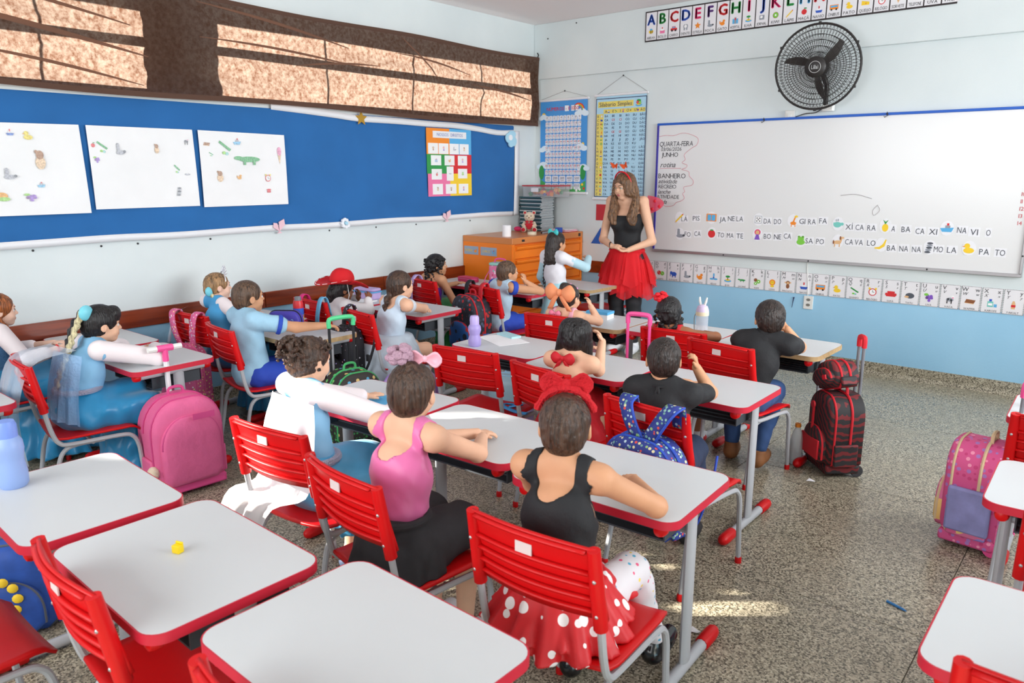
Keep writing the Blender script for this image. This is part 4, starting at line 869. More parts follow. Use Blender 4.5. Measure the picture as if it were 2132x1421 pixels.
# books stacked on the cabinet
MCOV = [mat('book_teal', (58, 96, 104), .5), mat('book_slate', (70, 88, 98), .5), mat('book_dark', (44, 66, 74), .5)]; MPG = mat('book_pages', (216, 218, 220), .8)
z = chh+.001
ordn = ['lowest', 'second', 'third', 'fourth', 'fifth', 'sixth', 'seventh', 'eighth', 'ninth', 'tenth', 'eleventh', 'twelfth', 'thirteenth', 'fourteenth', 'fifteenth', 'sixteenth', 'seventeenth', 'eighteenth', 'nineteenth', 'twentieth', 'twenty-first', 'twenty-second', 'twenty-third', 'twenty-fourth', 'twenty-fifth', 'twenty-sixth', 'twenty-seventh', 'twenty-eighth']
for k in range(28):
    t_ = .0125; o = empty('book', (-4.935+random.uniform(-.008, .008), 6.315+random.uniform(-.008, .008), z), random.uniform(-.05, .05)+(PI if k % 3 == 1 else 0), label='dark teal softcover book, %s from the cabinet top in the tall stack' % ordn[k], cat='book', group='books stacked on the orange cabinet')
    c = MB(); c.bb(-.14, .14, -.11, .11, 0, .0018); c.bb(-.14, .14, -.11, .11, t_-.0022, t_-.0004); c.bb(-.14, .14, -.112, -.109, 0, t_-.0004)
    obj('cover', c, MCOV[k % 3], o, smooth=False); obj('pages', MB().bb(-.137, .137, -.108, .107, .002, t_-.0024), MPG, o, smooth=False)
    z += t_
# toy box on the books
o = empty('toy_box', (-4.80, 6.30, z), .06, label='clear plastic box of coloured toy blocks with a red lid on the book stack', cat='storage box')
MCP = mat('clear_plastic', (225, 228, 232), .15, alpha=.16); m = MB()
for a in ((-.2, .2, -.13, -.127, 0, .105), (-.2, .2, .127, .13, 0, .105), (-.2, -.197, -.13, .13, 0, .105), (.197, .2, -.13, .13, 0, .105), (-.2, .2, -.13, .13, 0, .004)): m.bb(*a)
obj('tub', m, MCP, o, smooth=False); obj('lid', MB().bb(-.21, .21, -.14, .14, .105, .118), mat('lid_red', (200, 60, 70), .3, alpha=.9), o, smooth=False, bevel=.004)
obj('label_tag', MB().bb(-.1, -.01, -.134, -.131, .05, .09), MCARD, o, smooth=False)
for i in range(26):
    s_ = random.uniform(.022, .036); m = MB(); m.box((0, 0, 0), (s_, s_, s_), R=Matrix.Rotation(random.random()*3, 3, (random.random(), random.random(), 1)))
    b_ = obj('toy_block', m, pmat(random.choice('ROYBGR')), o, (random.uniform(-.17, .17), random.uniform(-.1, .1), random.uniform(.025, .075)), smooth=False)
# teddy bear
o = empty('teddy_bear', (-4.83, 6.06, chh), .6, label='cream teddy bear with red ears, feet and heart sitting on the orange cabinet', cat='teddy bear')
MCR = mat('plush_cream', (232, 212, 186), .95, sheen=.4, bump=.4, bscale=250); MRP = mat('plush_red', (190, 30, 45), .85, sheen=.3)
obj('torso', MB().ball((0, 0, .065), (.052, .045, .06), 14), MCR, o); obj('head', MB().ball((0, -.008, .155), (.055, .05, .05), 16), MCR, o); obj('muzzle', MB().ball((0, -.052, .142), (.024, .018, .018), 10), MCR, o); obj('nose', MB().ball((0, -.069, .148), (.008, .006, .006), 8), pmat('N'), o)
for s in (-1, 1):
    e = obj('ear', MB().ball((s*.045, 0, .195), (.02, .012, .02), 10), MCR, o); obj('inner_ear', MB().ball((s*.045, -.009, .195), (.013, .006, .013), 8), MRP, e)
    obj('eye', MB().ball((s*.02, -.054, .165), .006, 8), pmat('K'), o)
    obj('arm', MB().tube([(s*.045, 0, .095), (s*.06, -.03, .07), (s*.03, -.055, .06)], [.018, .02, .017], 10), MCR, o)
    l = obj('leg', MB().ball((s*.055, -.045, .028), (.028, .05, .027), 12), MCR, o); obj('foot_pad', MB().ball((s*.057, -.09, .03), (.02, .008, .02), 10), MRP, l)
obj('heart', MB().ball((-.018, -.055, .075), (.026, .014, .024), 10).ball((.018, -.055, .075), (.026, .014, .024), 10).ball((0, -.055, .055), (.026, .012, .026), 10), MRP, o)
obj('bow', MB().ball((-.022, -.045, .108), (.02, .008, .012), 8).ball((.022, -.045, .108), (.02, .008, .012), 8), MRP, o)
tag(obj('paper_roll', MB().lathe([(.006, 0), (.042, 0), (.042, .105), (.014, .105), (.012, .09)], 24), mat('tissue_white', (238, 238, 240), .8), None, (-4.66, 5.50, chh)), 'white paper roll standing at the front edge of the orange cabinet', 'paper roll')
tag(obj('tape_roll', MB().lathe([(.025, 0), (.045, 0), (.045, .025), (.025, .025), (.025, 0)], 24, caps=False), mat('tape_beige', (225, 215, 190), .4), None, (-4.63, 5.85, chh)), 'beige roll of tape on the orange cabinet', 'tape')
for i, k in enumerate('KS'): tag(obj('marker', MB().tube([(0, 0, .009), (.0, .1, .009)], .009, 8), pmat(k), None, (-4.60+.022*i, 5.96, chh), (0, 0, .2*i)), '%s marker pen lying on the orange cabinet' % {'K': 'black', 'S': 'grey'}[k], 'marker')
o = empty('folder_pile', (-4.62, 6.36, chh), .1, label='small pile of red and white folders at the right end of the cabinet', cat='folders')
for k, c_ in enumerate(['R', 'W', 'I', 'W']): obj('folder', MB().bb(-.12+.01*k, .12, -.1, .1-.012*k, k*.007, k*.007+.006), pmat(c_), o, smooth=False)
tag(obj('storage_tin', MB().bb(-.03, .03, -.025, .025, 0, .05), pmat('B'), None, (-4.56, 6.2, chh), bevel=.004), 'small blue box on the orange cabinet near the folders', 'box')
tag(obj('pencil_pouch', MB().ball((0, 0, .025), (.05, .03, .025), 10), pmat('M'), None, (-5.0, 6.08, chh)), 'small crimson pouch behind the teddy bear', 'pouch')
# ================================================================ figure kit: smooth-blended signed distance fields meshed with surface nets
A3 = lambda p: np.array(p, dtype=np.float32)
class Sdf:
    def __init__(s): s.p = []
    def cone(s, a, b, ra, rb=None, k=.018, op='+'):
        s.p.append(('cone', op, k, A3(a), A3(b), ra, ra if rb is None else rb)); return s
    def ell(s, c, r, R=None, k=.018, op='+'):
        s.p.append(('ell', op, k, A3(c), A3(r if hasattr(r, '__len__') else (r, r, r)), None if R is None else np.array(R, dtype=np.float32))); return s
    def flare(s, c0, c1, r0, r1, n=0, amp=0.0, ph=0.0, k=.015, op='+', pw=1.0):
        s.p.append(('flare', op, k, A3(c0), A3(c1), A3(r0), A3(r1), n, amp, ph, pw)); return s
    def cut(s, pt, n):
        n = A3(n); n = n/np.linalg.norm(n); s.p.append(('cut', 'x', 0, A3(pt), n)); return s
    def bounds(s, pr):
        if pr[0] == 'cone':
            a, b, r = pr[3], pr[4], max(pr[5], pr[6]); return np.minimum(a, b)-r, np.maximum(a, b)+r
        if pr[0] == 'ell':
            r = pr[4] if pr[5] is None else np.sqrt(((pr[5]*pr[4][None, :])**2).sum(1)); return pr[3]-r, pr[3]+r
        if pr[0] == 'flare':
            c0, c1, r0, r1 = pr[3], pr[4], pr[5], pr[6]; m = np.maximum(r0, r1)*(1+pr[8])
            e = A3((m[0], m[1], 0)); return np.minimum(c0, c1)-e, np.maximum(c0, c1)+e
    def dist(s, pr, X, Y, Z):
        if pr[0] == 'cone':
            a, b = pr[3], pr[4]; d = b-a; L = float(d@d)+1e-12
            px, py, pz = X-a[0], Y-a[1], Z-a[2]
            t = np.clip((px*d[0]+py*d[1]+pz*d[2])/L, 0, 1)
            return np.sqrt((px-t*d[0])**2+(py-t*d[1])**2+(pz-t*d[2])**2)-(pr[5]+(pr[6]-pr[5])*t)
        if pr[0] == 'ell':
            c, r, R = pr[3], pr[4], pr[5]; px, py, pz = X-c[0], Y-c[1], Z-c[2]
            if R is not None: px, py, pz = (R[0, 0]*px+R[1, 0]*py+R[2, 0]*pz, R[0, 1]*px+R[1, 1]*py+R[2, 1]*pz, R[0, 2]*px+R[1, 2]*py+R[2, 2]*pz)
            k0 = np.sqrt((px/r[0])**2+(py/r[1])**2+(pz/r[2])**2); k1 = np.sqrt((px/r[0]**2)**2+(py/r[1]**2)**2+(pz/r[2]**2)**2)+1e-6
            return k0*(k0-1)/k1
        if pr[0] == 'flare':
            _, _, _, c0, c1, r0, r1, n, amp, ph, pw = pr
            t = np.clip((Z-c0[2])/(c1[2]-c0[2]), 0, 1); tp = t**pw
            dx = X-(c0[0]+(c1[0]-c0[0])*t); dy = Y-(c0[1]+(c1[1]-c0[1])*t)
            rx = r0[0]+(r1[0]-r0[0])*tp; ry = r0[1]+(r1[1]-r0[1])*tp
            q = np.sqrt((dx/rx)**2+(dy/ry)**2)
            if n: th = np.arctan2(dy/ry, dx/rx); q = q-amp*t*(np.sin(n*th+ph)+.35*np.sin((2*n+1)*th+2+ph))
            d = (q-1)*np.minimum(rx, ry)*.8
            zl, zh = min(c0[2], c1[2]), max(c0[2], c1[2])
            return np.maximum(d, np.maximum(zl-Z, Z-zh))
        return (X-pr[3][0])*pr[4][0]+(Y-pr[3][1])*pr[4][1]+(Z-pr[3][2])*pr[4][2]
    def mesh(s, h, wob=None):
        B = [s.bounds(p) for p in s.p if p[1] == '+']
        lo = np.min([b[0] for b in B], 0)-3*h-.012; hi = np.max([b[1] for b in B], 0)+3*h+.012
        n = np.ceil((hi-lo)/h).astype(int)+1
        ax = [(lo[i]+h*np.arange(n[i])).astype(np.float32) for i in range(3)]
        D = np.full(tuple(n), .2, np.float32)
        for pr in s.p:
            if pr[1] == 'x': sl = (slice(None),)*3
            else:
                b0, b1 = s.bounds(pr); pad = pr[2]+2.5*h
                i0 = np.clip(np.floor((b0-pad-lo)/h).astype(int), 0, n-1); i1 = np.clip(np.ceil((b1+pad-lo)/h).astype(int)+1, 1, n)
                sl = tuple(slice(int(i0[i]), int(i1[i])) for i in range(3))
            X = ax[0][sl[0]][:, None, None]; Y = ax[1][sl[1]][None, :, None]; Z = ax[2][sl[2]][None, None, :]
            d = s.dist(pr, X, Y, Z).astype(np.float32); cur = D[sl]
            if pr[1] == 'x': D[sl] = np.maximum(cur, d)
            else:
                k = max(pr[2], 1e-4)
                if pr[1] == '+':
                    w = np.clip(.5+.5*(d-cur)/k, 0, 1); D[sl] = d+(cur-d)*w-k*w*(1-w)
                else:
                    d = -d; w = np.clip(.5-.5*(d-cur)/k, 0, 1); D[sl] = d+(cur-d)*w+k*w*(1-w)
        if wob:
            a, f = wob; X = ax[0][:, None, None]; Y = ax[1][None, :, None]; Z = ax[2][None, None, :]
            D = D+a*(np.sin(f*X+1.7*np.sin(.6*f*Z))*np.sin(.8*f*Z+1.3*np.sin(f*.5*Y))+.6*np.sin(1.9*f*Y+f*X)*np.sin(1.4*f*Z)).astype(np.float32)
        return surface_nets(D, h, lo)
_E = [(0, 1), (2, 3), (4, 5), (6, 7), (0, 2), (1, 3), (4, 6), (5, 7), (0, 4), (1, 5), (2, 6), (3, 7)]
_CO = np.array([(i >> 2 & 1, i >> 1 & 1, i & 1) for i in range(8)])
def surface_nets(D, h, lo):
    ins = D < 0
    c = np.zeros(tuple(np.array(D.shape)-1), np.uint8)
    S = D.shape
    for o in _CO: c += ins[o[0]:S[0]-1+o[0], o[1]:S[1]-1+o[1], o[2]:S[2]-1+o[2]]
    I, J, K = np.nonzero((c > 0) & (c < 8))
    if len(I) == 0: return np.zeros((0, 3)), np.zeros((0, 4), int)
    idx = np.full(c.shape, -1, np.int64); idx[I, J, K] = np.arange(len(I))
    val = [D[I+o[0], J+o[1], K+o[2]] for o in _CO]
    acc = np.zeros((len(I), 3)); cnt = np.zeros(len(I))
    for a, b in _E:
        va, vb = val[a], val[b]; m = (va < 0) != (vb < 0)
        t = np.where(m, va/np.where(m, va-vb, 1), 0)
        P = _CO[a][None, :]+t[:, None]*(_CO[b]-_CO[a])[None, :]
        acc += P*m[:, None]; cnt += m
    V = (np.stack([I, J, K], 1)+acc/cnt[:, None])*h+lo[None, :]
    F = []
    for axn in range(3):
        sl0 = [slice(None)]*3; sl1 = [slice(None)]*3; sl0[axn] = slice(0, -1); sl1[axn] = slice(1, None)
        a, b = ins[tuple(sl0)], ins[tuple(sl1)]
        u, v = [(1, 2), (2, 0), (0, 1)][axn]
        P = np.stack(np.nonzero(a != b), 1)
        ok = (P[:, u] >= 1) & (P[:, v] >= 1) & (P[:, u] < S[u]-1) & (P[:, v] < S[v]-1); P = P[ok]
        if len(P) == 0: continue
        flip = b[P[:, 0], P[:, 1], P[:, 2]]
        eu = np.zeros(3, int); ev = np.zeros(3, int); eu[u] = 1; ev[v] = 1
        q = [idx[tuple((P-eu*i-ev*j).T)] for i, j in ((1, 1), (0, 1), (0, 0), (1, 0))]
        Q = np.stack(q, 1); Q[flip] = Q[flip][:, ::-1]
        F.append(Q)
    F = np.concatenate(F); F = F[(F >= 0).all(1)]
    return V, F
def np_mesh(name, V, F, mats, mi=None):
    me = bpy.data.meshes.new(name)
    me.vertices.add(len(V)); me.vertices.foreach_set('co', np.asarray(V, np.float32).ravel())
    n = len(F); me.loops.add(n*4); me.loops.foreach_set('vertex_index', F.astype(np.int32).ravel())
    me.polygons.add(n); me.polygons.foreach_set('loop_start', np.arange(0, n*4, 4, dtype=np.int32)); me.polygons.foreach_set('loop_total', np.full(n, 4, np.int32))
    for m in mats: me.materials.append(m)
    if mi is not None: me.polygons.foreach_set('material_index', mi.astype(np.int32))
    me.polygons.foreach_set('use_smooth', np.ones(n, bool)); me.update(calc_edges=True); me.validate()
    return me
def sobj(name, S, h, m, parent, wob=None):
    V, F = S.mesh(h, wob); return link(name, np_mesh(name, V, F, [m]), parent)
def unit(v): v = Vector(v); v.normalize(); return v
# ---------------------------------------------------------------- materials for people
def skinmat(n, c): return mat('skin_'+n, c, .55, spec=.35, var=.03, vscale=20)
SK = {'light': skinmat('light', (226, 178, 148)), 'fair': skinmat('fair', (232, 190, 168)), 'tan': skinmat('tan', (206, 152, 116)), 'brown': skinmat('brown', (164, 108, 76)), 'deep': skinmat('deep', (134, 86, 60))}
MLIP = mat('lips', (190, 105, 100), .5)
def hairmat(n, c, st=(95, 95, 7)): return mat('hair_'+n, c, .38, spec=.5, var=.75, vscale=1.0, bump=1.0, bscale=1.6, stretch=st)
HR = {'dark': hairmat('dark', (44, 34, 30)), 'black': hairmat('black', (28, 25, 26)), 'brown': hairmat('brown', (70, 50, 38)), 'light': hairmat('light', (150, 116, 80)), 'ginger': hairmat('ginger', (150, 84, 42)), 'blond': hairmat('blond', (216, 190, 150)), 'long': hairmat('long', (112, 80, 54))}
MEYE = [mat('eye_white', (235, 232, 228), .2), mat('eye_iris', (60, 38, 26), .15)]
# ---------------------------------------------------------------- skeleton
class J: pass
def joints(sc=1.0, head=(0, .06, .88), seated=True, hyaw=0, hpitch=0, hroll=0, el=None, wr=None, kn=None, an=None, adult=False, pz=None, shw=None, sdz=0):
    j = J(); j.sc = sc; j.adult = adult
    j.P = Vector((0, 0, (.455 if seated else .50*sc*1.0) if pz is None else pz))
    j.H = Vector(head)+Vector((0, 0, .008 if not adult else 0))
    j.R = Matrix.Rotation(math.radians(hyaw), 3, 'Z') @ Matrix.Rotation(math.radians(hpitch), 3, 'X') @ Matrix.Rotation(math.radians(hroll), 3, 'Y')
    j.hs = .87*sc if not adult else 1.06
    nb = j.H+j.R @ Vector((0, -.022, -.055))*j.hs
    d = (nb-j.P); L = d.length
    j.N = j.P+d*((L-.050*j.hs)/L)+Vector((0, -.008, 0))
    j.C = j.P.lerp(j.N, .60)+Vector((0, -.012, 0))
    j.W = j.P.lerp(j.N, .28)+Vector((0, -.006, 0))
    w = (.109*sc if not adult else .165) if shw is None else shw
    dz = (-.024*sc if not adult else -.03)+sdz
    j.sh = {s: j.N+Vector((s*w, -.004, dz)) for s in (-1, 1)}
    j.el = {}; j.wr = {}
    for s in (-1, 1):
        j.el[s] = Vector(el[s]) if el else Vector((s*.17, .12, .66)); j.wr[s] = Vector(wr[s]) if wr else Vector((s*.05, .25, .67))
    j.hip = {s: j.P+Vector((s*.062*sc*(1.35 if adult else 1), .01, -.015)) for s in (-1, 1)}
    j.kn = {s: Vector(kn[s]) if kn else Vector((s*.075, .27, .43)) for s in (-1, 1)}
    j.an = {s: Vector(an[s]) if an else Vector((s*.075, .24, .075)) for s in (-1, 1)}
    return j
def hp(j, x, y, z): return j.H+j.R @ Vector((x, y, z))*j.hs
def H_ell(S, j, c, r, k=.012, op='+'): S.ell(hp(j, *c), [v*j.hs for v in r], np.array(j.R), k, op)
def H_cone(S, j, a, b, ra, rb, k=.008, op='+'): S.cone(hp(j, *a), hp(j, *b), ra*j.hs, rb*j.hs, k, op)
def torso(S, j, inf=0.0, k=.03, arms=True):
    q = j.sc if not j.adult else 1.0
    if j.adult:
        S.ell(j.P+Vector((0, 0, .0)), (.155+inf, .105+inf, .10+inf), k=k); S.ell(j.W, (.115+inf, .085+inf, .12+inf), k=.05); S.ell(j.C, (.145+inf, .095+inf, .15+inf), k=.05)
        for s in (-1, 1): S.ell(j.C+Vector((s*.065, .07, -.01)), (.062+inf, .058+inf, .06+inf), k=.035)
        if arms: S.cone(j.sh[-1], j.sh[1], .045+inf, k=.04)
    else:
        S.ell(j.P+Vector((0, -.005, .0)), (.105*q+inf, .088*q+inf, .085*q+inf), k=k); S.ell(j.W, (.092*q+inf, .074*q+inf, .10*q+inf), k=.04); S.ell(j.C, (.101*q+inf, .074*q+inf, .105*q+inf), k=.04)
        if arms:
            S.cone(j.sh[-1], j.sh[1], .036*q+inf, k=.035)
            for s in (-1, 1): S.cone(j.N+Vector((s*.02, -.008, .012)), j.sh[s], .030*q+inf*.7, .030*q+inf*.7, .03)
def upper(S, j, s, t0=0, t1=1, inf=0.0, k=.02):
    q = (j.sc if not j.adult else 1.25); a, b = j.sh[s], j.el[s]; r = lambda t: (.0355+(.0285-.0355)*t)*q+inf
    S.cone(a.lerp(b, t0), a.lerp(b, t1), r(t0), r(t1), k)
def fore(S, j, s, t0=0, t1=1, inf=0.0, k=.015):
    q = (j.sc if not j.adult else 1.2); a, b = j.el[s], j.wr[s]; r = lambda t: (.031+(.019-.031)*t)*q+inf
    S.cone(a.lerp(b, t0), a.lerp(b, t1), r(t0), r(t1), k)
def thigh(S, j, s, t0=0, t1=1, inf=0.0, k=.02):
    q = j.sc if not j.adult else 1.42; a, b = j.hip[s], j.kn[s]; r = lambda t: (.066+(.048-.066)*t)*q+inf
    S.cone(a.lerp(b, t0), a.lerp(b, t1), r(t0), r(t1), k)
def shin(S, j, s, t0=0, t1=1, inf=0.0, k=.015):
    q = j.sc if not j.adult else 1.4; a, b = j.kn[s], j.an[s]; c = a.lerp(b, .3)+Vector((0, -.012, 0))
    r = lambda t: (.046+(.027-.046)*t)*q+inf
    S.cone(a.lerp(b, t0), a.lerp(b, t1), r(t0), r(t1), k)
    if t0 < .3 < t1: S.ell(c, (.044*q+inf, .048*q+inf, .09*q+inf), k=.02)
def footdir(j, s):
    d = j.an[s]-j.kn[s]; return Vector((s*.12, 1, 0)).normalized()
def foot(S, j, s, inf=0.0, k=.012):
    q = j.sc if not j.adult else 1.3; a = j.an[s]; d = footdir(j, s)
    heel = Vector((a.x, a.y, max(.025, a.z-.045)))-d*.02; toe = heel+d*.13*q+Vector((0, 0, -.003))
    S.cone(a, heel, .027*q+inf, .026*q+inf, k); S.ell(heel.lerp(toe, .5), (.03*q+inf, .075*q+inf, .022*q+inf), np.array(Matrix.Rotation(math.atan2(-d.x, d.y), 3, 'Z')), k); S.cone(heel, toe, .026*q+inf, .021*q+inf, k)
def hand(S, wr, d, nrm, side, curl=.35, sc=1.0, spread=.10, thumb=.7, curls=None):
    d = unit(d); n = unit(Vector(nrm)-d*d.dot(Vector(nrm))); x = d.cross(n)*side*1.0   # x points to the thumb side when side picks it
    q = sc; L = .052*q
    S.cone(wr-d*.02*q, wr+d*.01*q, .0165*q, .0165*q, .008)
    base = []
    for i, o in enumerate((.021, .0075, -.0065, -.0195)):
        b = wr+d*L*(1.0 if i in (1, 2) else .93)+x*o*q*1.0; base.append(b)
        S.cone(wr+d*.006*q+x*o*q*.6, b, .0105*q, .0092*q, .007)
    for i, (b, l) in enumerate(zip(base, (.043, .049, .046, .036))):
        cu = curl if curls is None else curls[i]
        dd = (d+x*(1.5-i)*spread*.5).normalized(); p = b
        for sgm, (f, r) in enumerate(((.44, .0082), (.32, .0074), (.26, .0064))):
            ang = cu*(.75 if sgm == 0 else 1.0)
            ax = dd.cross(n).normalized(); dd = (Matrix.Rotation(-ang, 3, ax) @ dd).normalized(); n2 = n
            e = p+dd*l*f*q; S.cone(p, e, r*q, (r-.0008)*q, .0025); p = e
    tb = wr+d*.012*q+x*.017*q; td = (d*.75+x*thumb-n*.25).normalized(); p1 = tb+td*.026*q; p2 = p1+(td*.9+d*.4).normalized()*.022*q
    S.cone(tb, p1, .0115*q, .0088*q, .006); S.cone(p1, p2, .0085*q, .0068*q, .003)
def head_skin(S, j, ears=True):
    H_ell(S, j, (0, -.014, .022), (.073, .086, .078)); H_ell(S, j, (0, .028, -.032), (.057, .054, .066), .02); H_ell(S, j, (0, .05, -.080), (.026, .024, .020), .02)
    for s in (-1, 1): H_ell(S, j, (s*.031, .052, -.035), (.026, .022, .027), .015)
    H_ell(S, j, (0, .058, .022), (.048, .022, .018), .02)
    for s in (-1, 1): H_ell(S, j, (s*.029, .090, .0), (.015, .013, .010), .012, '-')
    H_cone(S, j, (0, .078, .002), (0, .092, -.022), .0055, .009, .008)
    for s in (-1, 1): H_ell(S, j, (s*.009, .083, -.026), (.006, .007, .006), .005)
    H_ell(S, j, (0, .079, -.050), (.019, .0075, .0048), .004); H_ell(S, j, (0, .078, -.059), (.016, .0075, .0055), .004)
    if ears:
        for s in (-1, 1):
            H_ell(S, j, (s*.075, -.012, -.010), (.009, .018, .027), .006); H_ell(S, j, (s*.085, -.006, -.006), (.006, .010, .015), .005, '-')
    S.cone(hp(j, 0, -.022, -.04), j.N+Vector((0, 0, -.02)), (.040 if not j.adult else .046)*j.hs, (.042 if not j.adult else .052)*j.hs, .03)
def face_parts(root, j, brow='dark', look=0):
    for s in (-1, 1):
        m = MB(); c = (s*.029, .0650, .0)
        m.ball(hp(j, *c), .0125*j.hs, 12, 0, R=j.R); ic = hp(j, c[0]+look*.004, c[1]+.0085, c[2]-.001); m.ball(ic, (.0062*j.hs, .0045*j.hs, .0062*j.hs), 10, 1, R=j.R)
        obj('eye', m, MEYE, root)
        obj('eyelid', MB().tube([hp(j, s*.029+x*.0145, .0755+.0025*(1-x*x), .0085-.004*x*x) for x in (-1, -.5, 0, .5, 1)], .0018*j.hs, 5), HR['black'], root)
        obj('eyebrow', MB().tube([hp(j, s*(.013+x*.034), .0815-.014*x*x, .021+.006*math.sin(PI*x*.8)) for x in (0, .25, .5, .75, 1)], [.0018*j.hs, .003*j.hs, .003*j.hs, .0025*j.hs, .001*j.hs], 5), HR[brow], root)
def body(root, j, skin, hands=None, feet=True, h=.0075, legs=True, hsc=None):
    S = Sdf(); torso(S, j)
    for s in (-1, 1):
        upper(S, j, s); fore(S, j, s)
        if legs: thigh(S, j, s); shin(S, j, s)
        if feet and legs: foot(S, j, s)
    S.cone(hp(j, 0, -.022, -.04), j.N+Vector((0, 0, -.02)), (.038 if not j.adult else .045)*j.hs, (.042 if not j.adult else .052)*j.hs, .03)
    V, F = S.mesh(h); Vs, Fs, n = [V], [F], len(V)
    Sh = Sdf(); head_skin(Sh, j); Vh, Fh = Sh.mesh(.0045); Vs.append(Vh); Fs.append(Fh+n); n += len(Vh)
    for s in (-1, 1):
        hd = (hands or {}).get(s, {}); Sd = Sdf()
        d = Vector(hd.get('d', (0, 1, 0))) if 'd' in hd else (j.wr[s]-j.el[s]).normalized()
        hand(Sd, j.wr[s], d, hd.get('n', (0, 0, 1)), s*-1 if not hd.get('flip') else s, hd.get('curl', .3), (hsc or (.78*j.sc if not j.adult else 1.0)), hd.get('spread', .12), hd.get('thumb', .7), hd.get('curls'))
        V1, F1 = Sd.mesh(.0034); Vs.append(V1); Fs.append(F1+n); n += len(V1)
    V = np.concatenate(Vs); F = np.concatenate(Fs)
    # lips: faces around the mouth
    C = V[F].mean(1); Rm = np.array(j.R); L = (C-np.array(j.H)[None, :]) @ Rm / j.hs
    mi = ((np.abs(L[:, 2]+.0545) < .0095) & (np.abs(L[:, 0]) < .019-.9*np.abs(L[:, 2]+.0545)) & (L[:, 1] > .074)).astype(np.int32)
    return link('body', np_mesh('body', V, F, [SK[skin], MLIP], mi), root)
# ---------------------------------------------------------------- hair
def hair_cap(S, j, thick=.010, face=True, low=-.055, ear=True, bangs=False, back=.0):
    t = thick
    H_ell(S, j, (0, -.018, .024), (.073+t, .086+t, .078+t)); H_ell(S, j, (0, -.05, -.02), (.062+t*.6, .052+t, .055+t), .02)
    if face:
        H_ell(S, j, (0, .088, -.038), (.058, .07, .088 if not bangs else .060), .012, '-')
        H_ell(S, j, (0, .075, -.10), (.09, .085, .075), .012, '-')
    if ear:
        for s in (-1, 1): H_ell(S, j, (s*.082, .002, -.028), (.024, .026, .036), .008, '-')
    n = j.R @ Vector((0, .35, -1)); S.cut(hp(j, 0, -.05, low), n)
def hair_curls(S, j, n, rad, zr, spread, seed=1, r=(.014, .024), front=.03, yoff=-.01):
    rng = random.Random(seed)
    for i in range(n):
        a = rng.uniform(0, 2*PI); z = rng.uniform(*zr); rr = rad*(1+spread*(rng.random()-.3))
        zz = (z-.03)/.1; ring_ = math.sqrt(max(.05, 1-max(0, zz)**2)) if z > .03 else 1.0
        x, y = rr*ring_*math.cos(a), yoff+rr*ring_*1.1*math.sin(a)
        if y > front and z < .055: continue
        q = rng.uniform(*r); H_ell(S, j, (x, y, z), (q, q, q*.9), .006)
def braid(S, pts, r, r1=None, k=.004, step=None):
    P = spline(pts, 10); L = 0; acc = [0]
    for i in range(1, len(P)): L += (P[i]-P[i-1]).length; acc.append(L)
    st = step or r*.9; n = max(3, int(L/st)); r1 = r1 or r*.7
    for i in range(n+1):
        t = L*i/n; a = max(q for q in range(len(acc)) if acc[q] <= t+1e-9); b = min(a+1, len(P)-1)
        p = P[a].lerp(P[b], 0 if b == a else (t-acc[a])/max(1e-9, acc[b]-acc[a])); d = (P[b]-P[a-1 if b == a else a])
        if d.length < 1e-6: d = Vector((0, 0, -1))
        d.normalize(); o = d.cross(Vector((0, 1, .3))).normalized()*(r*.42*(1 if i % 2 else -1)); rr = r+(r1-r)*i/n
        S.cone(p+o-d*rr*.45, p+o*.2+d*rr*.7, rr*.72, rr*.5, k)
def bow(parent, c, R, w, m, name='bow', tails=True, fl=1.0):
    B = MB(); R = Matrix(R)
    for s in (-1, 1):
        def fn(u, v, s=s):
            a = u*w*.5; op = .30*w*math.sin(PI*min(1, .12+u*.8))*.9
            th = (v-.5)*2; return tuple(Vector(c)+R @ Vector((s*(a), .10*w*math.cos(th*PI/2)*math.sin(PI*min(1, u))*fl+.02*w, th*op*(.5+.5*u)+.02*w*math.sin(7*u+3*v))))
        B.grid(fn, 8, 6)
        if tails: B.grid(lambda u, v, s=s: tuple(Vector(c)+R @ Vector((s*(.05*w+.28*w*u+(v-.5)*.16*w), .03*w+.03*w*math.sin(5*u), -.04*w-.42*w*u))), 5, 2)
    o = obj(name, B, m, parent, solid=.004)
    obj('knot', MB().ball(Vector(c)+R @ Vector((0, .05*w, 0)), (.09*w, .07*w, .10*w), 10, R=R), m, o)
    return o
def ribbon(name, pts, w, m, parent=None, wd=(1, 0, 0), n=6, solid=.006):
    P = spline(pts, n); W_ = Vector(wd).normalized()
    def fn(u, v): t = u*(len(P)-1); i = min(int(t), len(P)-2); return tuple(P[i].lerp(P[i+1], t-i)+W_*(v-.5)*w)
    return obj(name, MB().grid(fn, len(P)-1, 2), m, parent, solid=solid)
def rosette(parent, c, r, m, n=14, name='hair_flower', seed=1):
    rng = random.Random(seed); B = MB()
    for i in range(n):
        a = rng.uniform(0, 2*PI); z = rng.uniform(-.4, .9); q = math.sqrt(max(0, 1-z*z))
        B.ball(Vector(c)+Vector((q*math.cos(a), q*math.sin(a), z))*r*.7, (r*.42, r*.36, r*.3), 8)
    return obj(name, B, m, parent)
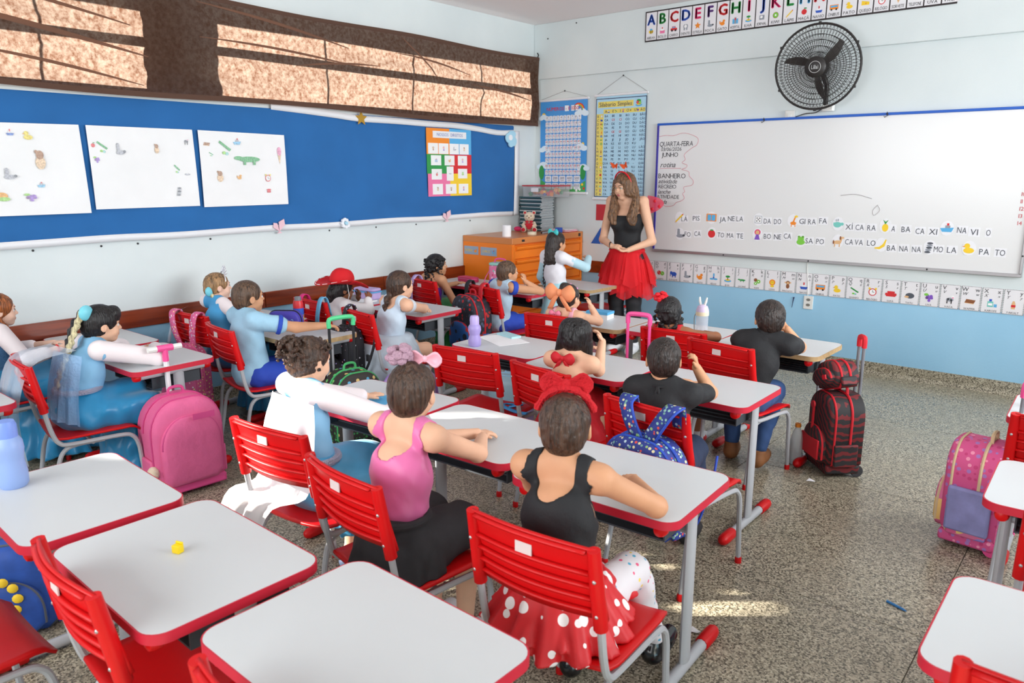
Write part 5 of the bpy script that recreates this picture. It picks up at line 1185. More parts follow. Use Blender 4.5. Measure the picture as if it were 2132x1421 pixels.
# ---------------------------------------------------------------- clothes
def cl_tank(root, j, m, scoop=.10, front=.08, name='tank_top', inf=.007, hem=None, strap=.05, wob=(.0015, 60)):
    S = Sdf(); torso(S, j, inf, arms=True)
    up = (j.N-j.P).normalized(); w = abs(j.sh[1].x-j.sh[-1].x)/2
    for s in (-1, 1):
        S.cone(j.sh[s]+Vector((s*.012, 0, .01)), j.sh[s]+Vector((s*.03, 0, -.085)), .052, .045, .006, '-')
    S.ell(j.N+Vector((0, -.055, .01)), (w-strap, .07, scoop), k=.006, op='-'); S.ell(j.N+Vector((0, .075, .01)), (w-strap, .09, front), k=.006, op='-')
    S.ell(j.N+Vector((0, 0, .035)), (.055, .06, .05), k=.006, op='-')
    if hem is not None: S.cut((0, 0, hem), (0, 0, -1))
    return sobj(name, S, .0065, m, root, wob)
def cl_tee(root, j, m, sl=.5, inf=.011, name='shirt', hem=None, neck=.052, wob=(.002, 45), long=False, sm=None, t_fore=.95):
    S = Sdf(); torso(S, j, inf)
    if sm is None:
        for s in (-1, 1):
            upper(S, j, s, 0, sl if not long else 1, inf)
            if long: fore(S, j, s, 0, t_fore, inf*.7)
    S.ell(j.N+Vector((0, .012, .05)), (neck, neck+.008, .055), k=.006, op='-')
    if hem is not None: S.cut((0, 0, hem), (0, 0, -1))
    o = sobj(name, S, .007, m, root, wob)
    return o
def cl_sleeves(root, j, m, t0=.0, inf=.005, t_fore=.95, name='sleeve', sides=(-1, 1)):
    for s in sides:
        S = Sdf(); upper(S, j, s, t0, 1, inf); fore(S, j, s, 0, t_fore, inf); sobj(name, S, .0065, m, root)
def cl_legs(root, j, m, t_th=1.0, t_sh=0.0, inf=.009, name='shorts', hip=True, wob=(.002, 50)):
    S = Sdf()
    if hip: S.ell(j.P+Vector((0, -.005, 0)), (.105*j.sc+inf, .088*j.sc+inf, .085*j.sc+inf) if not j.adult else (.155+inf, .105+inf, .1+inf), k=.03); S.cut((0, 0, j.P.z+.075), (0, 0, 1))
    for s in (-1, 1):
        thigh(S, j, s, 0, t_th, inf+(.004 if t_sh == 0 else 0))
        if t_sh > 0: shin(S, j, s, 0, t_sh, inf)
    return sobj(name, S, .007, m, root, wob)
def cl_shoes(root, j, m, inf=.006, name='shoe'):
    for s in (-1, 1):
        S = Sdf(); foot(S, j, s, inf); S.cut((0, 0, j.an[s].z+.012), (0, 0, 1)); sobj(name, S, .006, m, root)
def cl_gown(root, j, m, floor=.04, w=(.23, .22), wob=(.004, 28), name='gown_skirt', n=9, amp=.10, waist=None):
    S = Sdf(); wz = (j.P.z+.10) if waist is None else waist
    S.ell(j.P+Vector((0, 0, .02)), (.125*j.sc, .115*j.sc, .11*j.sc), k=.04)
    S.cone(j.P+Vector((0, .02, 0)), Vector((0, j.kn[1].y-.02, .45)), .125, .115, .05); 
    for s in (-1, 1): S.cone(j.hip[s]+Vector((s*.03, 0, 0)), j.kn[s]+Vector((s*.03, 0, 0)), .085, .08, .04)
    S.flare((0, j.kn[1].y-.02, .47), (0, j.kn[1].y+.0, floor), (.15, .12), w, n, amp, k=.05)
    S.cut((0, 0, wz+.02), (0, 0, 1))
    return sobj(name, S, .009, m, root, wob)
def drape(parent, rows, m, name='cape', nu=24, nv=16, ripple=.012, freq=9, solid=0):
    """rows: list of polylines (top to bottom); surface interpolated with folds"""
    R = [spline(r, 8) for r in rows]
    L = len(R[0]); cols = []
    def samp(P, t): f = t*(len(P)-1); i = min(int(f), len(P)-2); return P[i].lerp(P[i+1], f-i)
    nr = len(R)
    def fn(u, v):
        C = spline([samp(r, u) for r in R], 5); p = samp(C, v)
        k = ripple*v*math.sin(freq*2*PI*u+2*v)
        return (p.x+k*.3, p.y-k, p.z)
    return obj(name, MB().grid(fn, nu, nv), m, parent, solid=solid)
def fig(name, label, loc, yaw): return empty('person', (loc[0], loc[1], 0), math.radians(yaw), label=label, cat='person')
def loc2(loc, yaw):
    ca, sa = math.cos(math.radians(yaw)), math.sin(math.radians(yaw))
    return lambda x, y, z: ((x-loc[0])*ca+(y-loc[1])*sa, -(x-loc[0])*sa+(y-loc[1])*ca, z)
# ================================================================ the people
MBLK = mat('black_jersey', (30, 31, 34), .75, bump=.15, bscale=80); MPNK = mat('pink_lycra', (224, 112, 168), .42, sheen=.2, bump=.12, bscale=30); MGRY = mat('charcoal_knit', (48, 47, 50), .9, var=.12, vscale=30)
MPOL = dotmat('red_polka', (206, 26, 34), [(245, 240, 240), (245, 240, 240)], 19, .32, .5)
# --- girl in black leotard and polka skirt
loc, yaw = (-1.11, 1.53), 12; L = loc2(loc, yaw)
r = fig('person', 'girl in a black leotard and red polka-dot skirt with a red bow, nearest the camera', loc, yaw)
j = joints(1.04, head=L(-1.175, 1.64, .915), hyaw=18, hpitch=-4, el={1: L(-.965, 1.80, .685), -1: L(-1.335, 1.70, .69)}, wr={1: L(-1.12, 1.94, .675), -1: L(-1.27, 1.93, .675)}, kn={1: (.12, .26, .45), -1: (-.07, .27, .43)}, an={1: (.16, .42, .14), -1: (-.08, .30, .09)})
body(r, j, 'tan'); face_parts(r, j)
cl_tank(r, j, MBLK, scoop=.115, front=.08, name='leotard', strap=.055)
S = Sdf(); S.flare((0, -.01, .55), (0, -.01, .39), (.115, .10), (.205, .195), 13, .10, k=.01); S.flare((0, .03, .53), (0, .06, .42), (.12, .12), (.19, .24), 11, .10, 1.0, k=.01); o = sobj('ruffle_skirt', S, .006, MPOL, r)
cl_legs(r, j, dotmat('print_leggings', (226, 222, 226), [(230, 90, 130), (90, 170, 200), (240, 210, 90)], 40, .22), 1.0, .95, .005, 'leggings', hip=False); cl_shoes(r, j, mat('patent_black', (22, 22, 24), .15, spec=.7), .008)
S = Sdf(); hair_cap(S, j, .008, low=-.062); H_ell(S, j, (0, -.055, .075), (.045, .042, .036), .008); S.cut((0, 0, 0), (0, 0, -1)); sobj('hair', S, .0055, HR['brown'], r, (.0015, 140))
MRF = mat('red_plush_bow', (200, 22, 34), .8, bump=.8, bscale=160)
bb_ = MB()
bb_.tube([hp(j, .092*math.sin(t_), .0, .024+.098*math.cos(t_)) for t_ in [-1.3+2.6*a/20 for a in range(21)]], [.011+.003*math.sin(a*2.1) for a in range(21)], 8)
hb_ = obj('headband', bb_, MRF, r); bow(hb_, hp(j, 0, -.005, .135), j.R, .15, MRF, tails=False)
# --- girl in pink leotard
loc, yaw = (-1.70, 1.46), 4; L = loc2(loc, yaw)
r = fig('person', 'girl in a pink leotard and charcoal skirt with a pink pompom on her bun', loc, yaw)
j = joints(1.06, head=L(-1.735, 1.58, .925), hyaw=18, hpitch=-2, el={1: L(-1.645, 1.785, .685), -1: L(-1.90, 1.72, .69)}, wr={1: L(-1.755, 1.93, .675), -1: L(-1.80, 1.95, .675)})
body(r, j, 'light'); face_parts(r, j)
cl_tank(r, j, MPNK, scoop=.17, front=.09, name='leotard', strap=.052)
S = Sdf(); S.flare((0, -.015, .575), (0, .0, .39), (.110, .095), (.17, .15), 8, .05, k=.02); S.cone((-.05, 0, .46), (-.075, .22, .455), .09, .085, .03); S.cone((.05, 0, .46), (.075, .22, .455), .09, .085, .03); S.cut((0, .27, 0), (0, 1, 0)); o = sobj('skirt', S, .0065, MGRY, r, (.003, 40))
obj('waistband', MB().tube([(.117*math.cos(2*PI*i/24), -.013+.102*math.sin(2*PI*i/24), .572) for i in range(24)], .012, 8, closed=True), MGRY, o)
cl_shoes(r, j, mat('canvas_white', (220, 220, 222), .7), .006, 'sandal')
S = Sdf(); hair_cap(S, j, .009, low=-.068); H_ell(S, j, (0, -.035, .092), (.035, .035, .028), .01); sobj('hair', S, .0055, HR['brown'], r, (.0012, 140))
MTU = mat('pink_tulle', (232, 178, 200), .8, translucent=.3, bump=.5, bscale=120); MSA = mat('pink_satin', (240, 175, 190), .4)
rosette(r, hp(j, -.035, -.03, .132), .045, mat('mauve_pompom', (186, 150, 168), .9, bump=.8, bscale=200), 22, 'hair_pompom'); bow(r, hp(j, .055, -.025, .125), j.R, .115, MSA, tails=False)
# --- curly girl with the white cape in the sun
loc, yaw = (-2.33, 1.60), -6; L = loc2(loc, yaw)
MBS = mat('blue_satin', (70, 160, 205), .32, sheen=.3, var=.10, vscale=6); MBB = mat('ice_blue_bodice', (132, 186, 222), .6); MSH = mat('sheer_white', (236, 226, 228), .7); MCAPE = mat('white_organza_cape', (244, 244, 246), .7, translucent=.25)
r = fig('person', 'curly-haired girl in a white cape and blue gown, brightly sunlit', loc, yaw)
j = joints(1.0, head=L(-2.43, 1.68, .90), hyaw=5, hpitch=-10, el={1: L(-2.17, 1.83, .69), -1: L(-2.60, 1.85, .70)}, wr={1: L(-2.28, 1.98, .672), -1: L(-2.50, 2.00, .672)}, kn={1: (.075, .24, .43), -1: (-.075, .24, .43)}, an={1: (.05, .16, .075), -1: (-.07, .18, .075)})
body(r, j, 'light', hands={1: {'d': (-.25, 1, 0), 'curl': .08, 'spread': .3}, -1: {'d': (.1, 1, 0.02), 'curl': .05, 'spread': .4}}); face_parts(r, j)
S = Sdf(); torso(S, j, .008); S.ell(j.N+Vector((0, .012, .04)), (.05, .06, .05), k=.006, op='-'); sobj('bodice', S, .0065, MBB, r, (.0015, 50)); cl_sleeves(r, j, MSH, -.06, .013, .86)
cl_gown(r, j, MBS, floor=.22, w=(.19, .17)); obj('sequin_belt', MB().tube([(.105*math.cos(2*PI*i/24), -.005+.09*math.sin(2*PI*i/24), .56) for i in range(24)], .016, 8, closed=True), mat('sequins_silver', (205, 205, 225), .2, metal=.6, bump=1, bscale=300), r)
cl_shoes(r, j, mat('slate_sandal', (78, 92, 120), .6), .007, 'sandal')
S = Sdf(); hair_cap(S, j, .010, low=-.065); hair_curls(S, j, 150, .084, (-.04, .10), .2, 3, (.007, .012), front=.0); 
for i in range(190): a = random.uniform(0, 2*PI); b_ = random.uniform(-1, 1); q = (random.random()**.4)*.062; w_ = math.sqrt(1-b_*b_); H_ell(S, j, (q*w_*math.cos(a)*1.15, -.12+q*w_*math.sin(a), .045+q*b_*1.1), (.009, .009, .009), .004)
sobj('hair', S, .0055, HR['brown'], r, (.002, 160))
drape(r, [[L(-2.50, 1.55, .80), L(-2.42, 1.50, .82), L(-2.33, 1.50, .82), L(-2.24, 1.55, .79)], [L(-2.50, 1.50, .68), L(-2.42, 1.46, .68), L(-2.32, 1.47, .68), L(-2.22, 1.53, .66)], [L(-2.50, 1.46, .48), L(-2.42, 1.44, .47), L(-2.32, 1.45, .47), L(-2.22, 1.49, .46)], [L(-2.55, 1.36, .44), L(-2.46, 1.32, .44), L(-2.37, 1.33, .44), L(-2.28, 1.37, .43)], [L(-2.60, 1.31, .24), L(-2.50, 1.26, .24), L(-2.41, 1.27, .24), L(-2.31, 1.32, .25)], [L(-2.68, 1.28, .01), L(-2.55, 1.21, .01), L(-2.43, 1.22, .01), L(-2.33, 1.27, .02)]], MCAPE, 'cape', 30, 24, .016, 4)
# --- boy with the blue backpack
loc, yaw = (-1.40, 2.64), 14; L = loc2(loc, yaw)
r = fig('person', 'boy in a black tie-back shirt sitting before the blue printed backpack', loc, yaw)
j = joints(1.02, head=L(-1.46, 2.73, .855), hyaw=16, hpitch=-2, el={1: L(-1.345, 2.95, .69), -1: L(-1.62, 2.95, .69)}, wr={1: L(-1.375, 2.865, .815), -1: L(-1.5, 3.06, .68)}, sdz=-.01)
body(r, j, 'tan', hands={1: {'d': (-.1, -.2, 1), 'n': (1, .2, 0), 'curl': .7}}); face_parts(r, j)
cl_tee(r, j, MBLK, .75, .012); obj('neck_tie', MB().tube([tuple(j.N+Vector((-.025, -.052, .0))), tuple(j.N+Vector((0, -.066, .0))), tuple(j.N+Vector((.028, -.052, .002)))], .007, 6).tube([tuple(j.N+Vector((0, -.07, 0))), tuple(j.N+Vector((.014, -.085, -.06)))], .006, 6).tube([tuple(j.N+Vector((0, -.07, 0))), tuple(j.N+Vector((-.012, -.085, -.05)))], .006, 6), MBLK, r)
cl_legs(r, j, mat('denim_dark', (36, 48, 74), .85), 1, .9, .01, 'trousers'); cl_shoes(r, j, mat('shoe_dark', (40, 38, 40), .6), .007)
S = Sdf(); hair_cap(S, j, .007, low=-.066); sobj('hair', S, .005, HR['dark'], r, (.0012, 200))
# --- girl with the red halter
loc, yaw = (-2.0, 2.80), 6; L = loc2(loc, yaw)
r = fig('person', 'girl with dark parted hair and a bare back tied with a red halter bow', loc, yaw)
j = joints(1.0, head=L(-2.035, 2.92, .835), hyaw=16, hpitch=-14, hroll=6, el={1: L(-1.93, 2.96, .69), -1: L(-2.20, 3.05, .69)}, wr={1: L(-1.97, 3.05, .81), -1: L(-2.1, 3.1, .72)})
body(r, j, 'light', hands={1: {'d': (-.5, .1, 1), 'n': (1, .4, 0), 'curl': .5}, -1: {'d': (.5, .2, .6), 'n': (-.6, 0, .6), 'curl': .5}}); face_parts(r, j)
MRD = mat('red_cotton', (200, 26, 40), .65, bump=.2, bscale=60)
S = Sdf(); torso(S, j, .007, arms=False); S.cut(j.C+Vector((0, -.02, -.06)), (0, -.9, .8)); S.cut(j.C+Vector((0, 0, .07)), (0, 0, 1)); sobj('halter_top', S, .0065, MRD, r)
obj('halter_strap', MB().tube([tuple(j.C+Vector((-.085, .05, .06))), tuple(j.N+Vector((-.055, .0, .0))), tuple(j.N+Vector((0, -.052, .012)))], .011, 6, flat=.5).tube([tuple(j.C+Vector((.085, .05, .06))), tuple(j.N+Vector((.055, .0, .0))), tuple(j.N+Vector((0, -.052, .012)))], .011, 6, flat=.5), MRD, r)
bow(r, j.N+Vector((-.01, -.068, .005)), Matrix.Rotation(PI, 3, 'Z'), .13, MRD)
S = Sdf(); S.flare((0, 0, .52), (0, .02, .37), (.12, .11), (.19, .19), 9, .06, k=.02); S.cone((0, 0, .46), (0, .24, .45), .11, .12, .04); sobj('skirt', S, .0075, MRD, r, (.003, 40)); cl_shoes(r, j, mat('shoe_white', (225, 225, 228), .6), .006)
S = Sdf(); hair_cap(S, j, .010, low=-.075, ear=False)
for s in (-1, 1): S.cone(hp(j, s*.062, -.02, -.02), hp(j, s*.085, .005, -.10), .036, .022, .02); S.ell(hp(j, s*.035, -.045, .03), (.05, .06, .065), k=.01)
S.cone(hp(j, 0, .06, .104), hp(j, 0, -.11, .06), .0035, .0035, .004, '-'); S.cone(hp(j, 0, -.11, .06), hp(j, 0, -.11, -.06), .004, .004, .004, '-')
sobj('hair', S, .005, HR['black'], r, (.001, 160))
# --- boy in black with jeans
loc, yaw = (-1.54, 3.76), 10; L = loc2(loc, yaw)
r = fig('person', 'boy in a black polo shirt and blue jeans at the worn-edged desk', loc, yaw)
j = joints(1.08, head=L(-1.46, 3.88, .855), hyaw=20, hpitch=-6, el={1: L(-1.34, 4.03, .70), -1: L(-1.70, 4.05, .69)}, wr={1: L(-1.40, 3.98, .80), -1: L(-1.52, 4.08, .74)}, kn={1: (.12, .26, .43), -1: (-.10, .26, .43)}, an={1: (.09, .12, .11), -1: (-.08, .22, .10)})
body(r, j, 'tan', hands={1: {'d': (-.6, .2, .55), 'n': (.6, -.5, .5), 'curl': .4}, -1: {'d': (.6, 0, .5), 'n': (-.5, 0, .6), 'curl': .4}}); face_parts(r, j)
cl_tee(r, j, MBLK, .62, .015, name='polo_shirt'); S = Sdf(); S.cone(j.N+Vector((0, -.005, -.01)), j.N+Vector((0, .005, .028)), .062, .052, .01); S.cone(j.N+Vector((0, .0, 0)), j.N+Vector((0, .01, .06)), .045, .044, .005, '-'); sobj('collar', S, .006, MBLK, r)
cl_legs(r, j, mat('denim_blue', (48, 76, 122), .85, var=.15, vscale=14), 1, .92, .012, 'jeans'); cl_shoes(r, j, mat('tan_boot', (132, 84, 46), .7), .012, 'boot')
S = Sdf(); hair_cap(S, j, .010, low=-.06); sobj('hair', S, .005, HR['dark'], r, (.0016, 200))
# --- girl with the red flower
loc, yaw = (-1.97, 3.82), 8; L = loc2(loc, yaw)
r = fig('person', 'girl with curly black hair and a big red flower, in a red dress', loc, yaw)
j = joints(.98, head=L(-2.045, 3.86, .825), hyaw=25, hpitch=-4, el={1: L(-1.82, 4.02, .69), -1: L(-2.2, 4.05, .69)}, wr={1: L(-1.95, 4.15, .675), -1: L(-2.1, 4.15, .675)})
body(r, j, 'brown'); face_parts(r, j, 'black')
cl_tank(r, j, MRD, scoop=.07, front=.06, name='dress_top', strap=.045); S = Sdf(); S.flare((0, 0, .55), (0, .05, .36), (.12, .11), (.2, .22), 9, .06, k=.02); S.cone((0, 0, .46), (0, .24, .45), .11, .12, .04); sobj('dress_skirt', S, .0075, MRD, r, (.003, 40)); cl_shoes(r, j, mat('shoe_white', (225, 225, 228), .6), .006)
S = Sdf(); hair_cap(S, j, .012, low=-.09, ear=False); hair_curls(S, j, 150, .084, (-.15, .02), .25, 5, (.008, .014), front=.015); sobj('hair', S, .0055, HR['black'], r, (.0012, 150))
rosette(r, hp(j, -.055, -.01, .10), .042, mat('red_silk', (214, 20, 36), .5), 20)
# --- girl with the orange bow
loc, yaw = (-2.76, 3.78), 2; L = loc2(loc, yaw)
r = fig('person', 'girl with a large orange ribbon bow on her bun, in a pink dress', loc, yaw)
j = joints(.95, head=L(-2.735, 3.84, .84), hyaw=-4, hpitch=-4, el={1: L(-2.61, 3.99, .69), -1: L(-2.91, 4.0, .69)}, wr={1: L(-2.645, 3.95, .79), -1: L(-2.82, 4.12, .675)})
body(r, j, 'light', hands={1: {'d': (-.4, .2, .8), 'n': (.8, .3, .2), 'curl': .5}}); face_parts(r, j)
MPD = mat('pale_pink_cotton', (236, 176, 192), .7); cl_tank(r, j, MPD, scoop=.08, front=.06, name='dress_top', strap=.05); bow(r, j.N+Vector((-.04, -.06, -.005)), Matrix.Rotation(PI, 3, 'Z'), .09, mat('pink_ribbon', (238, 130, 160), .5))
S = Sdf(); S.flare((0, 0, .55), (0, .05, .34), (.12, .11), (.2, .22), 9, .06, k=.02); S.cone((0, 0, .46), (0, .24, .45), .11, .12, .04); sobj('dress_skirt', S, .008, MPD, r, (.003, 40)); cl_shoes(r, j, mat('shoe_white', (225, 225, 228), .6), .006)
S = Sdf(); hair_cap(S, j, .008, low=-.06); H_ell(S, j, (-.01, -.05, .085), (.042, .042, .036), .008); sobj('hair', S, .0055, HR['dark'], r, (.0012, 150))
MOB = mat('orange_grosgrain', (240, 150, 104), .6); bow(r, hp(j, -.012, -.10, .045), j.R @ Matrix.Rotation(PI, 3, 'Z'), .24, MOB)
for x_, z_ in ((.05, .075), (.055, .03), (-.01, .1)): obj('hair_bead', MB().ball(hp(j, x_, .02, z_), .009, 8), mat('bead_pink', (240, 150, 200), .3), r)
# --- dark-haired girl with blond plait, blue gown
loc, yaw = (-4.02, 1.38), -2; L = loc2(loc, yaw)
MSHE = mat('sheer_cape', (214, 226, 240), .35, alpha=.42, bump=.5, bscale=60); MMED = mat('medallion_blue', (120, 206, 222), .4); MGWN = mat('turquoise_satin', (34, 136, 186), .30, sheen=.3, var=.12, vscale=5)
r = fig('person', 'dark-haired girl with a blond plait, white sleeves and a blue satin gown', loc, yaw)
j = joints(1.04, head=L(-4.03, 1.55, .86), hyaw=-6, hpitch=-6, el={1: L(-3.86, 1.74, .685), -1: L(-4.22, 1.70, .69)}, wr={1: L(-4.03, 1.80, .70), -1: L(-4.08, 1.66, .69)}, kn={1: (.10, .27, .44), -1: (-.08, .27, .44)})
body(r, j, 'light', hands={1: {'d': (-1, .1, .15), 'n': (.1, .2, 1), 'curl': .4}, -1: {'d': (1, .1, -.05), 'n': (0, -.3, 1), 'curl': .3}}); face_parts(r, j, 'black')
S = Sdf(); torso(S, j, .010); S.ell(j.N+Vector((0, .012, .045)), (.05, .055, .05), k=.006, op='-'); sobj('bodice', S, .0065, MBB, r, (.0015, 50)); cl_sleeves(r, j, MSH, -.06, .015, .9)
obj('sequin_panel', MB().ball(j.W+Vector((0, .05, .03)), (.085, .05, .10), 14), mat('sequin_blue', (96, 150, 200), .3, metal=.5, bump=1, bscale=260), r)
obj('sequin_belt', MB().tube([(.115*math.cos(2*PI*i/24), .01+.10*math.sin(2*PI*i/24), .565) for i in range(24)], .014, 8, closed=True), mat('sequins_silver', (205, 205, 225), .2, metal=.6, bump=1, bscale=300), r)
cl_gown(r, j, MGWN, floor=.05, w=(.215, .20), wob=(.009, 26)); cl_shoes(r, j, mat('slate_sandal', (78, 92, 120), .6), .006, 'sandal')
S = Sdf(); hair_cap(S, j, .012, low=-.075, bangs=True); H_ell(S, j, (0, .055, .062), (.068, .038, .045), .015); H_ell(S, j, (0, -.09, .055), (.04, .035, .04), .015); braid(S, [hp(j, 0, -.11, .05), hp(j, 0, -.15, -.02), hp(j, .0, -.18, -.14), hp(j, .0, -.22, -.28), hp(j, 0, -.25, -.40)], .027, .014); sobj('hair', S, .0055, HR['black'], r, (.0012, 150))
S = Sdf(); braid(S, [hp(j, .03, -.115, .055), hp(j, .04, -.15, -.03), hp(j, .04, -.185, -.15), hp(j, .04, -.225, -.28), hp(j, .04, -.25, -.40), hp(j, .04, -.26, -.45)], .024, .012); sobj('blond_plait', S, .005, HR['blond'], r)
obj('hair_medallion', MB().ball(hp(j, .045, -.095, .07), (.022, .04, .04), 14, R=j.R @ Matrix.Rotation(.5, 3, 'Z')), MMED, r)
drape(r, [[L(-4.16, 1.36, .79), L(-4.04, 1.31, .80), L(-3.91, 1.37, .78)], [L(-4.20, 1.21, .73), L(-4.06, 1.13, .765), L(-3.90, 1.17, .74)], [L(-4.22, 1.12, .52), L(-4.04, 1.05, .54), L(-3.86, 1.08, .52)], [L(-4.22, 1.05, .32), L(-4.0, 1.0, .30), L(-3.80, 1.08, .30)]], MSHE, 'sheer_cape', 26, 18, .014, 5)
drape(r, [[L(-4.1, 1.33, .76), L(-3.98, 1.32, .77), L(-3.88, 1.38, .75)], [L(-4.1, 1.29, .6), L(-3.97, 1.28, .6), L(-3.86, 1.34, .58)], [L(-4.1, 1.27, .45), L(-3.96, 1.25, .44), L(-3.83, 1.32, .42)]], mat('sheer_glitter', (150, 190, 232), .3, alpha=.55, bump=.6, bscale=80), 'glitter_panel', 20, 12, .008, 5)
# --- ginger girl at the left edge
loc, yaw = (-4.80, 1.25), 0; L = loc2(loc, yaw)
r = fig('person', 'ginger-plaited girl in a blue sequin gown cut by the left edge', loc, yaw)
j = joints(1.0, head=L(-4.865, 1.34, .865), hyaw=-8, hpitch=-4, el={1: L(-4.62, 1.36, .62), -1: L(-4.97, 1.38, .62)}, wr={1: L(-4.62, 1.55, .66), -1: L(-4.78, 1.56, .66)})
body(r, j, 'fair'); face_parts(r, j, 'ginger')
S = Sdf(); torso(S, j, .008); S.ell(j.N+Vector((0, .012, .045)), (.05, .055, .05), k=.006, op='-'); sobj('bodice', S, .0065, mat('sequin_blue', (96, 150, 200), .3, metal=.5, bump=1, bscale=260), r); cl_sleeves(r, j, MSH, -.06, .013, .5)
cl_gown(r, j, MGWN, floor=.04, w=(.27, .24), wob=(.007, 24)); obj('wristband', MB().tube([tuple(j.el[1].lerp(j.wr[1], .85)+Vector((.024*math.cos(a), 0, .024*math.sin(a)))) for a in [2*PI*i/12 for i in range(12)]], .004, 5, closed=True), pmat('R'), r)
S = Sdf(); hair_cap(S, j, .012, low=-.075, ear=False); braid(S, [hp(j, .05, -.03, -.04), hp(j, .085, .02, -.12), hp(j, .09, .03, -.22), hp(j, .09, .035, -.30)], .026, .016); sobj('hair', S, .0055, HR['ginger'], r, (.0012, 150))
# --- blond girl with tiara
loc, yaw = (-4.56, 2.50), -2; L = loc2(loc, yaw)
r = fig('person', 'blond girl with a silver tiara and blue medallion by the wall', loc, yaw)
j = joints(.98, head=L(-4.74, 2.585, .87), hyaw=-14, hpitch=0, el={1: L(-4.45, 2.56, .70), -1: L(-4.80, 2.68, .69)}, wr={1: L(-4.50, 2.70, .72), -1: L(-4.6, 2.76, .69)})
body(r, j, 'fair', hands={1: {'d': (-.8, .6, 0), 'curl': .3}}); face_parts(r, j, 'light')
S = Sdf(); torso(S, j, .008); S.ell(j.N+Vector((0, .012, .045)), (.05, .055, .05), k=.006, op='-'); sobj('bodice', S, .0065, mat('blue_top', (70, 160, 215), .6), r); cl_sleeves(r, j, MSH, -.06, .013, .9)
cl_gown(r, j, MGWN, floor=.05, w=(.2, .18))
S = Sdf(); hair_cap(S, j, .010, low=-.07); H_ell(S, j, (.02, -.085, -.02), (.035, .035, .04), .015); S.cone(hp(j, .05, -.05, -.08), hp(j, .05, -.02, -.14), .018, .012, .01); sobj('hair', S, .0055, HR['light'], r, (.0012, 150))
S = Sdf(); braid(S, [hp(j, .055, -.075, -.055), hp(j, .075, -.05, -.10), hp(j, .085, -.02, -.14)], .02, .014); sobj('blond_plait', S, .005, HR['blond'], r)
obj('hair_medallion', MB().ball(hp(j, .055, -.085, -.03), (.02, .034, .034), 14, R=j.R @ Matrix.Rotation(.6, 3, 'Z')), MMED, r)
MSI = mat('tiara_silver', (228, 228, 234), .25, metal=.5)
tm = MB(); tm.tube([hp(j, .086*math.sin(a), .038, .03+.088*math.cos(a)) for a in [-1.4+2.8*i/16 for i in range(17)]], .004, 6)
for i in range(9): a = -.8+1.6*i/8; tm.tube([hp(j, .086*math.sin(a), .038, .03+.088*math.cos(a)), hp(j, .1*math.sin(a), .05, .03+(.105+.018*math.cos(a*2))*math.cos(a))], .0035, 5); tm.ball(hp(j, .1*math.sin(a), .05, .033+(.105+.018*math.cos(a*2))*math.cos(a)), .006, 6)
obj('tiara', tm, MSI, r)
drape(r, [[L(-4.72, 2.36, .78), L(-4.63, 2.30, .79)], [L(-4.74, 2.26, .72), L(-4.65, 2.22, .74)], [L(-4.80, 2.22, .5), L(-4.72, 2.20, .5)]], MSHE, 'sheer_cape', 10, 12, .008, 3)
# --- boy in pale blue uniform shirt
loc, yaw = (-4.02, 2.36), -6; L = loc2(loc, yaw)
MPBS = mat('pale_blue_cotton', (158, 200, 224), .8, bump=.2, bscale=30); MRB = mat('royal_blue_cotton', (40, 72, 180), .75, bump=.2, bscale=40)
r = fig('person', 'boy in a pale blue uniform shirt with blue cuffs reaching over his desk', loc, yaw)
j = joints(1.08, head=L(-4.09, 2.42, .885), hyaw=-2, hpitch=0, el={1: L(-3.86, 2.58, .71), -1: L(-4.20, 2.56, .70)}, wr={1: L(-3.80, 2.77, .70), -1: L(-4.12, 2.72, .67)}, kn={1: (.12, .27, .43), -1: (-.10, .28, .43)})
body(r, j, 'tan', hands={1: {'d': (.1, 1, -.25), 'curl': .45}}); face_parts(r, j, 'brown')
o = cl_tee(r, j, MPBS, .60, .017, wob=(.003, 38))
for s in (-1, 1): a, b = j.sh[s].lerp(j.el[s], .54), j.sh[s].lerp(j.el[s], .64); S = Sdf(); S.cone(a, b, .0605, .0595, .004); S.cut(a, a-b); S.cut(b, b-a); sobj('cuff', S, .006, MRB, o)
S = Sdf(); S.cone(j.N+Vector((0, 0, -.018)), j.N+Vector((0, .004, .012)), .062, .056, .01); S.cone(j.N+Vector((0, 0, -.05)), j.N+Vector((0, .008, .06)), .046, .046, .004, '-'); sobj('collar', S, .0055, MRB, o)
cl_legs(r, j, MRB, .85, 0, .006, 'shorts'); cl_shoes(r, j, mat('shoe_dark', (40, 38, 40), .6), .007)
S = Sdf(); hair_cap(S, j, .008, low=-.06); sobj('hair', S, .005, hairmat('cropped', (92, 70, 54)), r, (.001, 220))
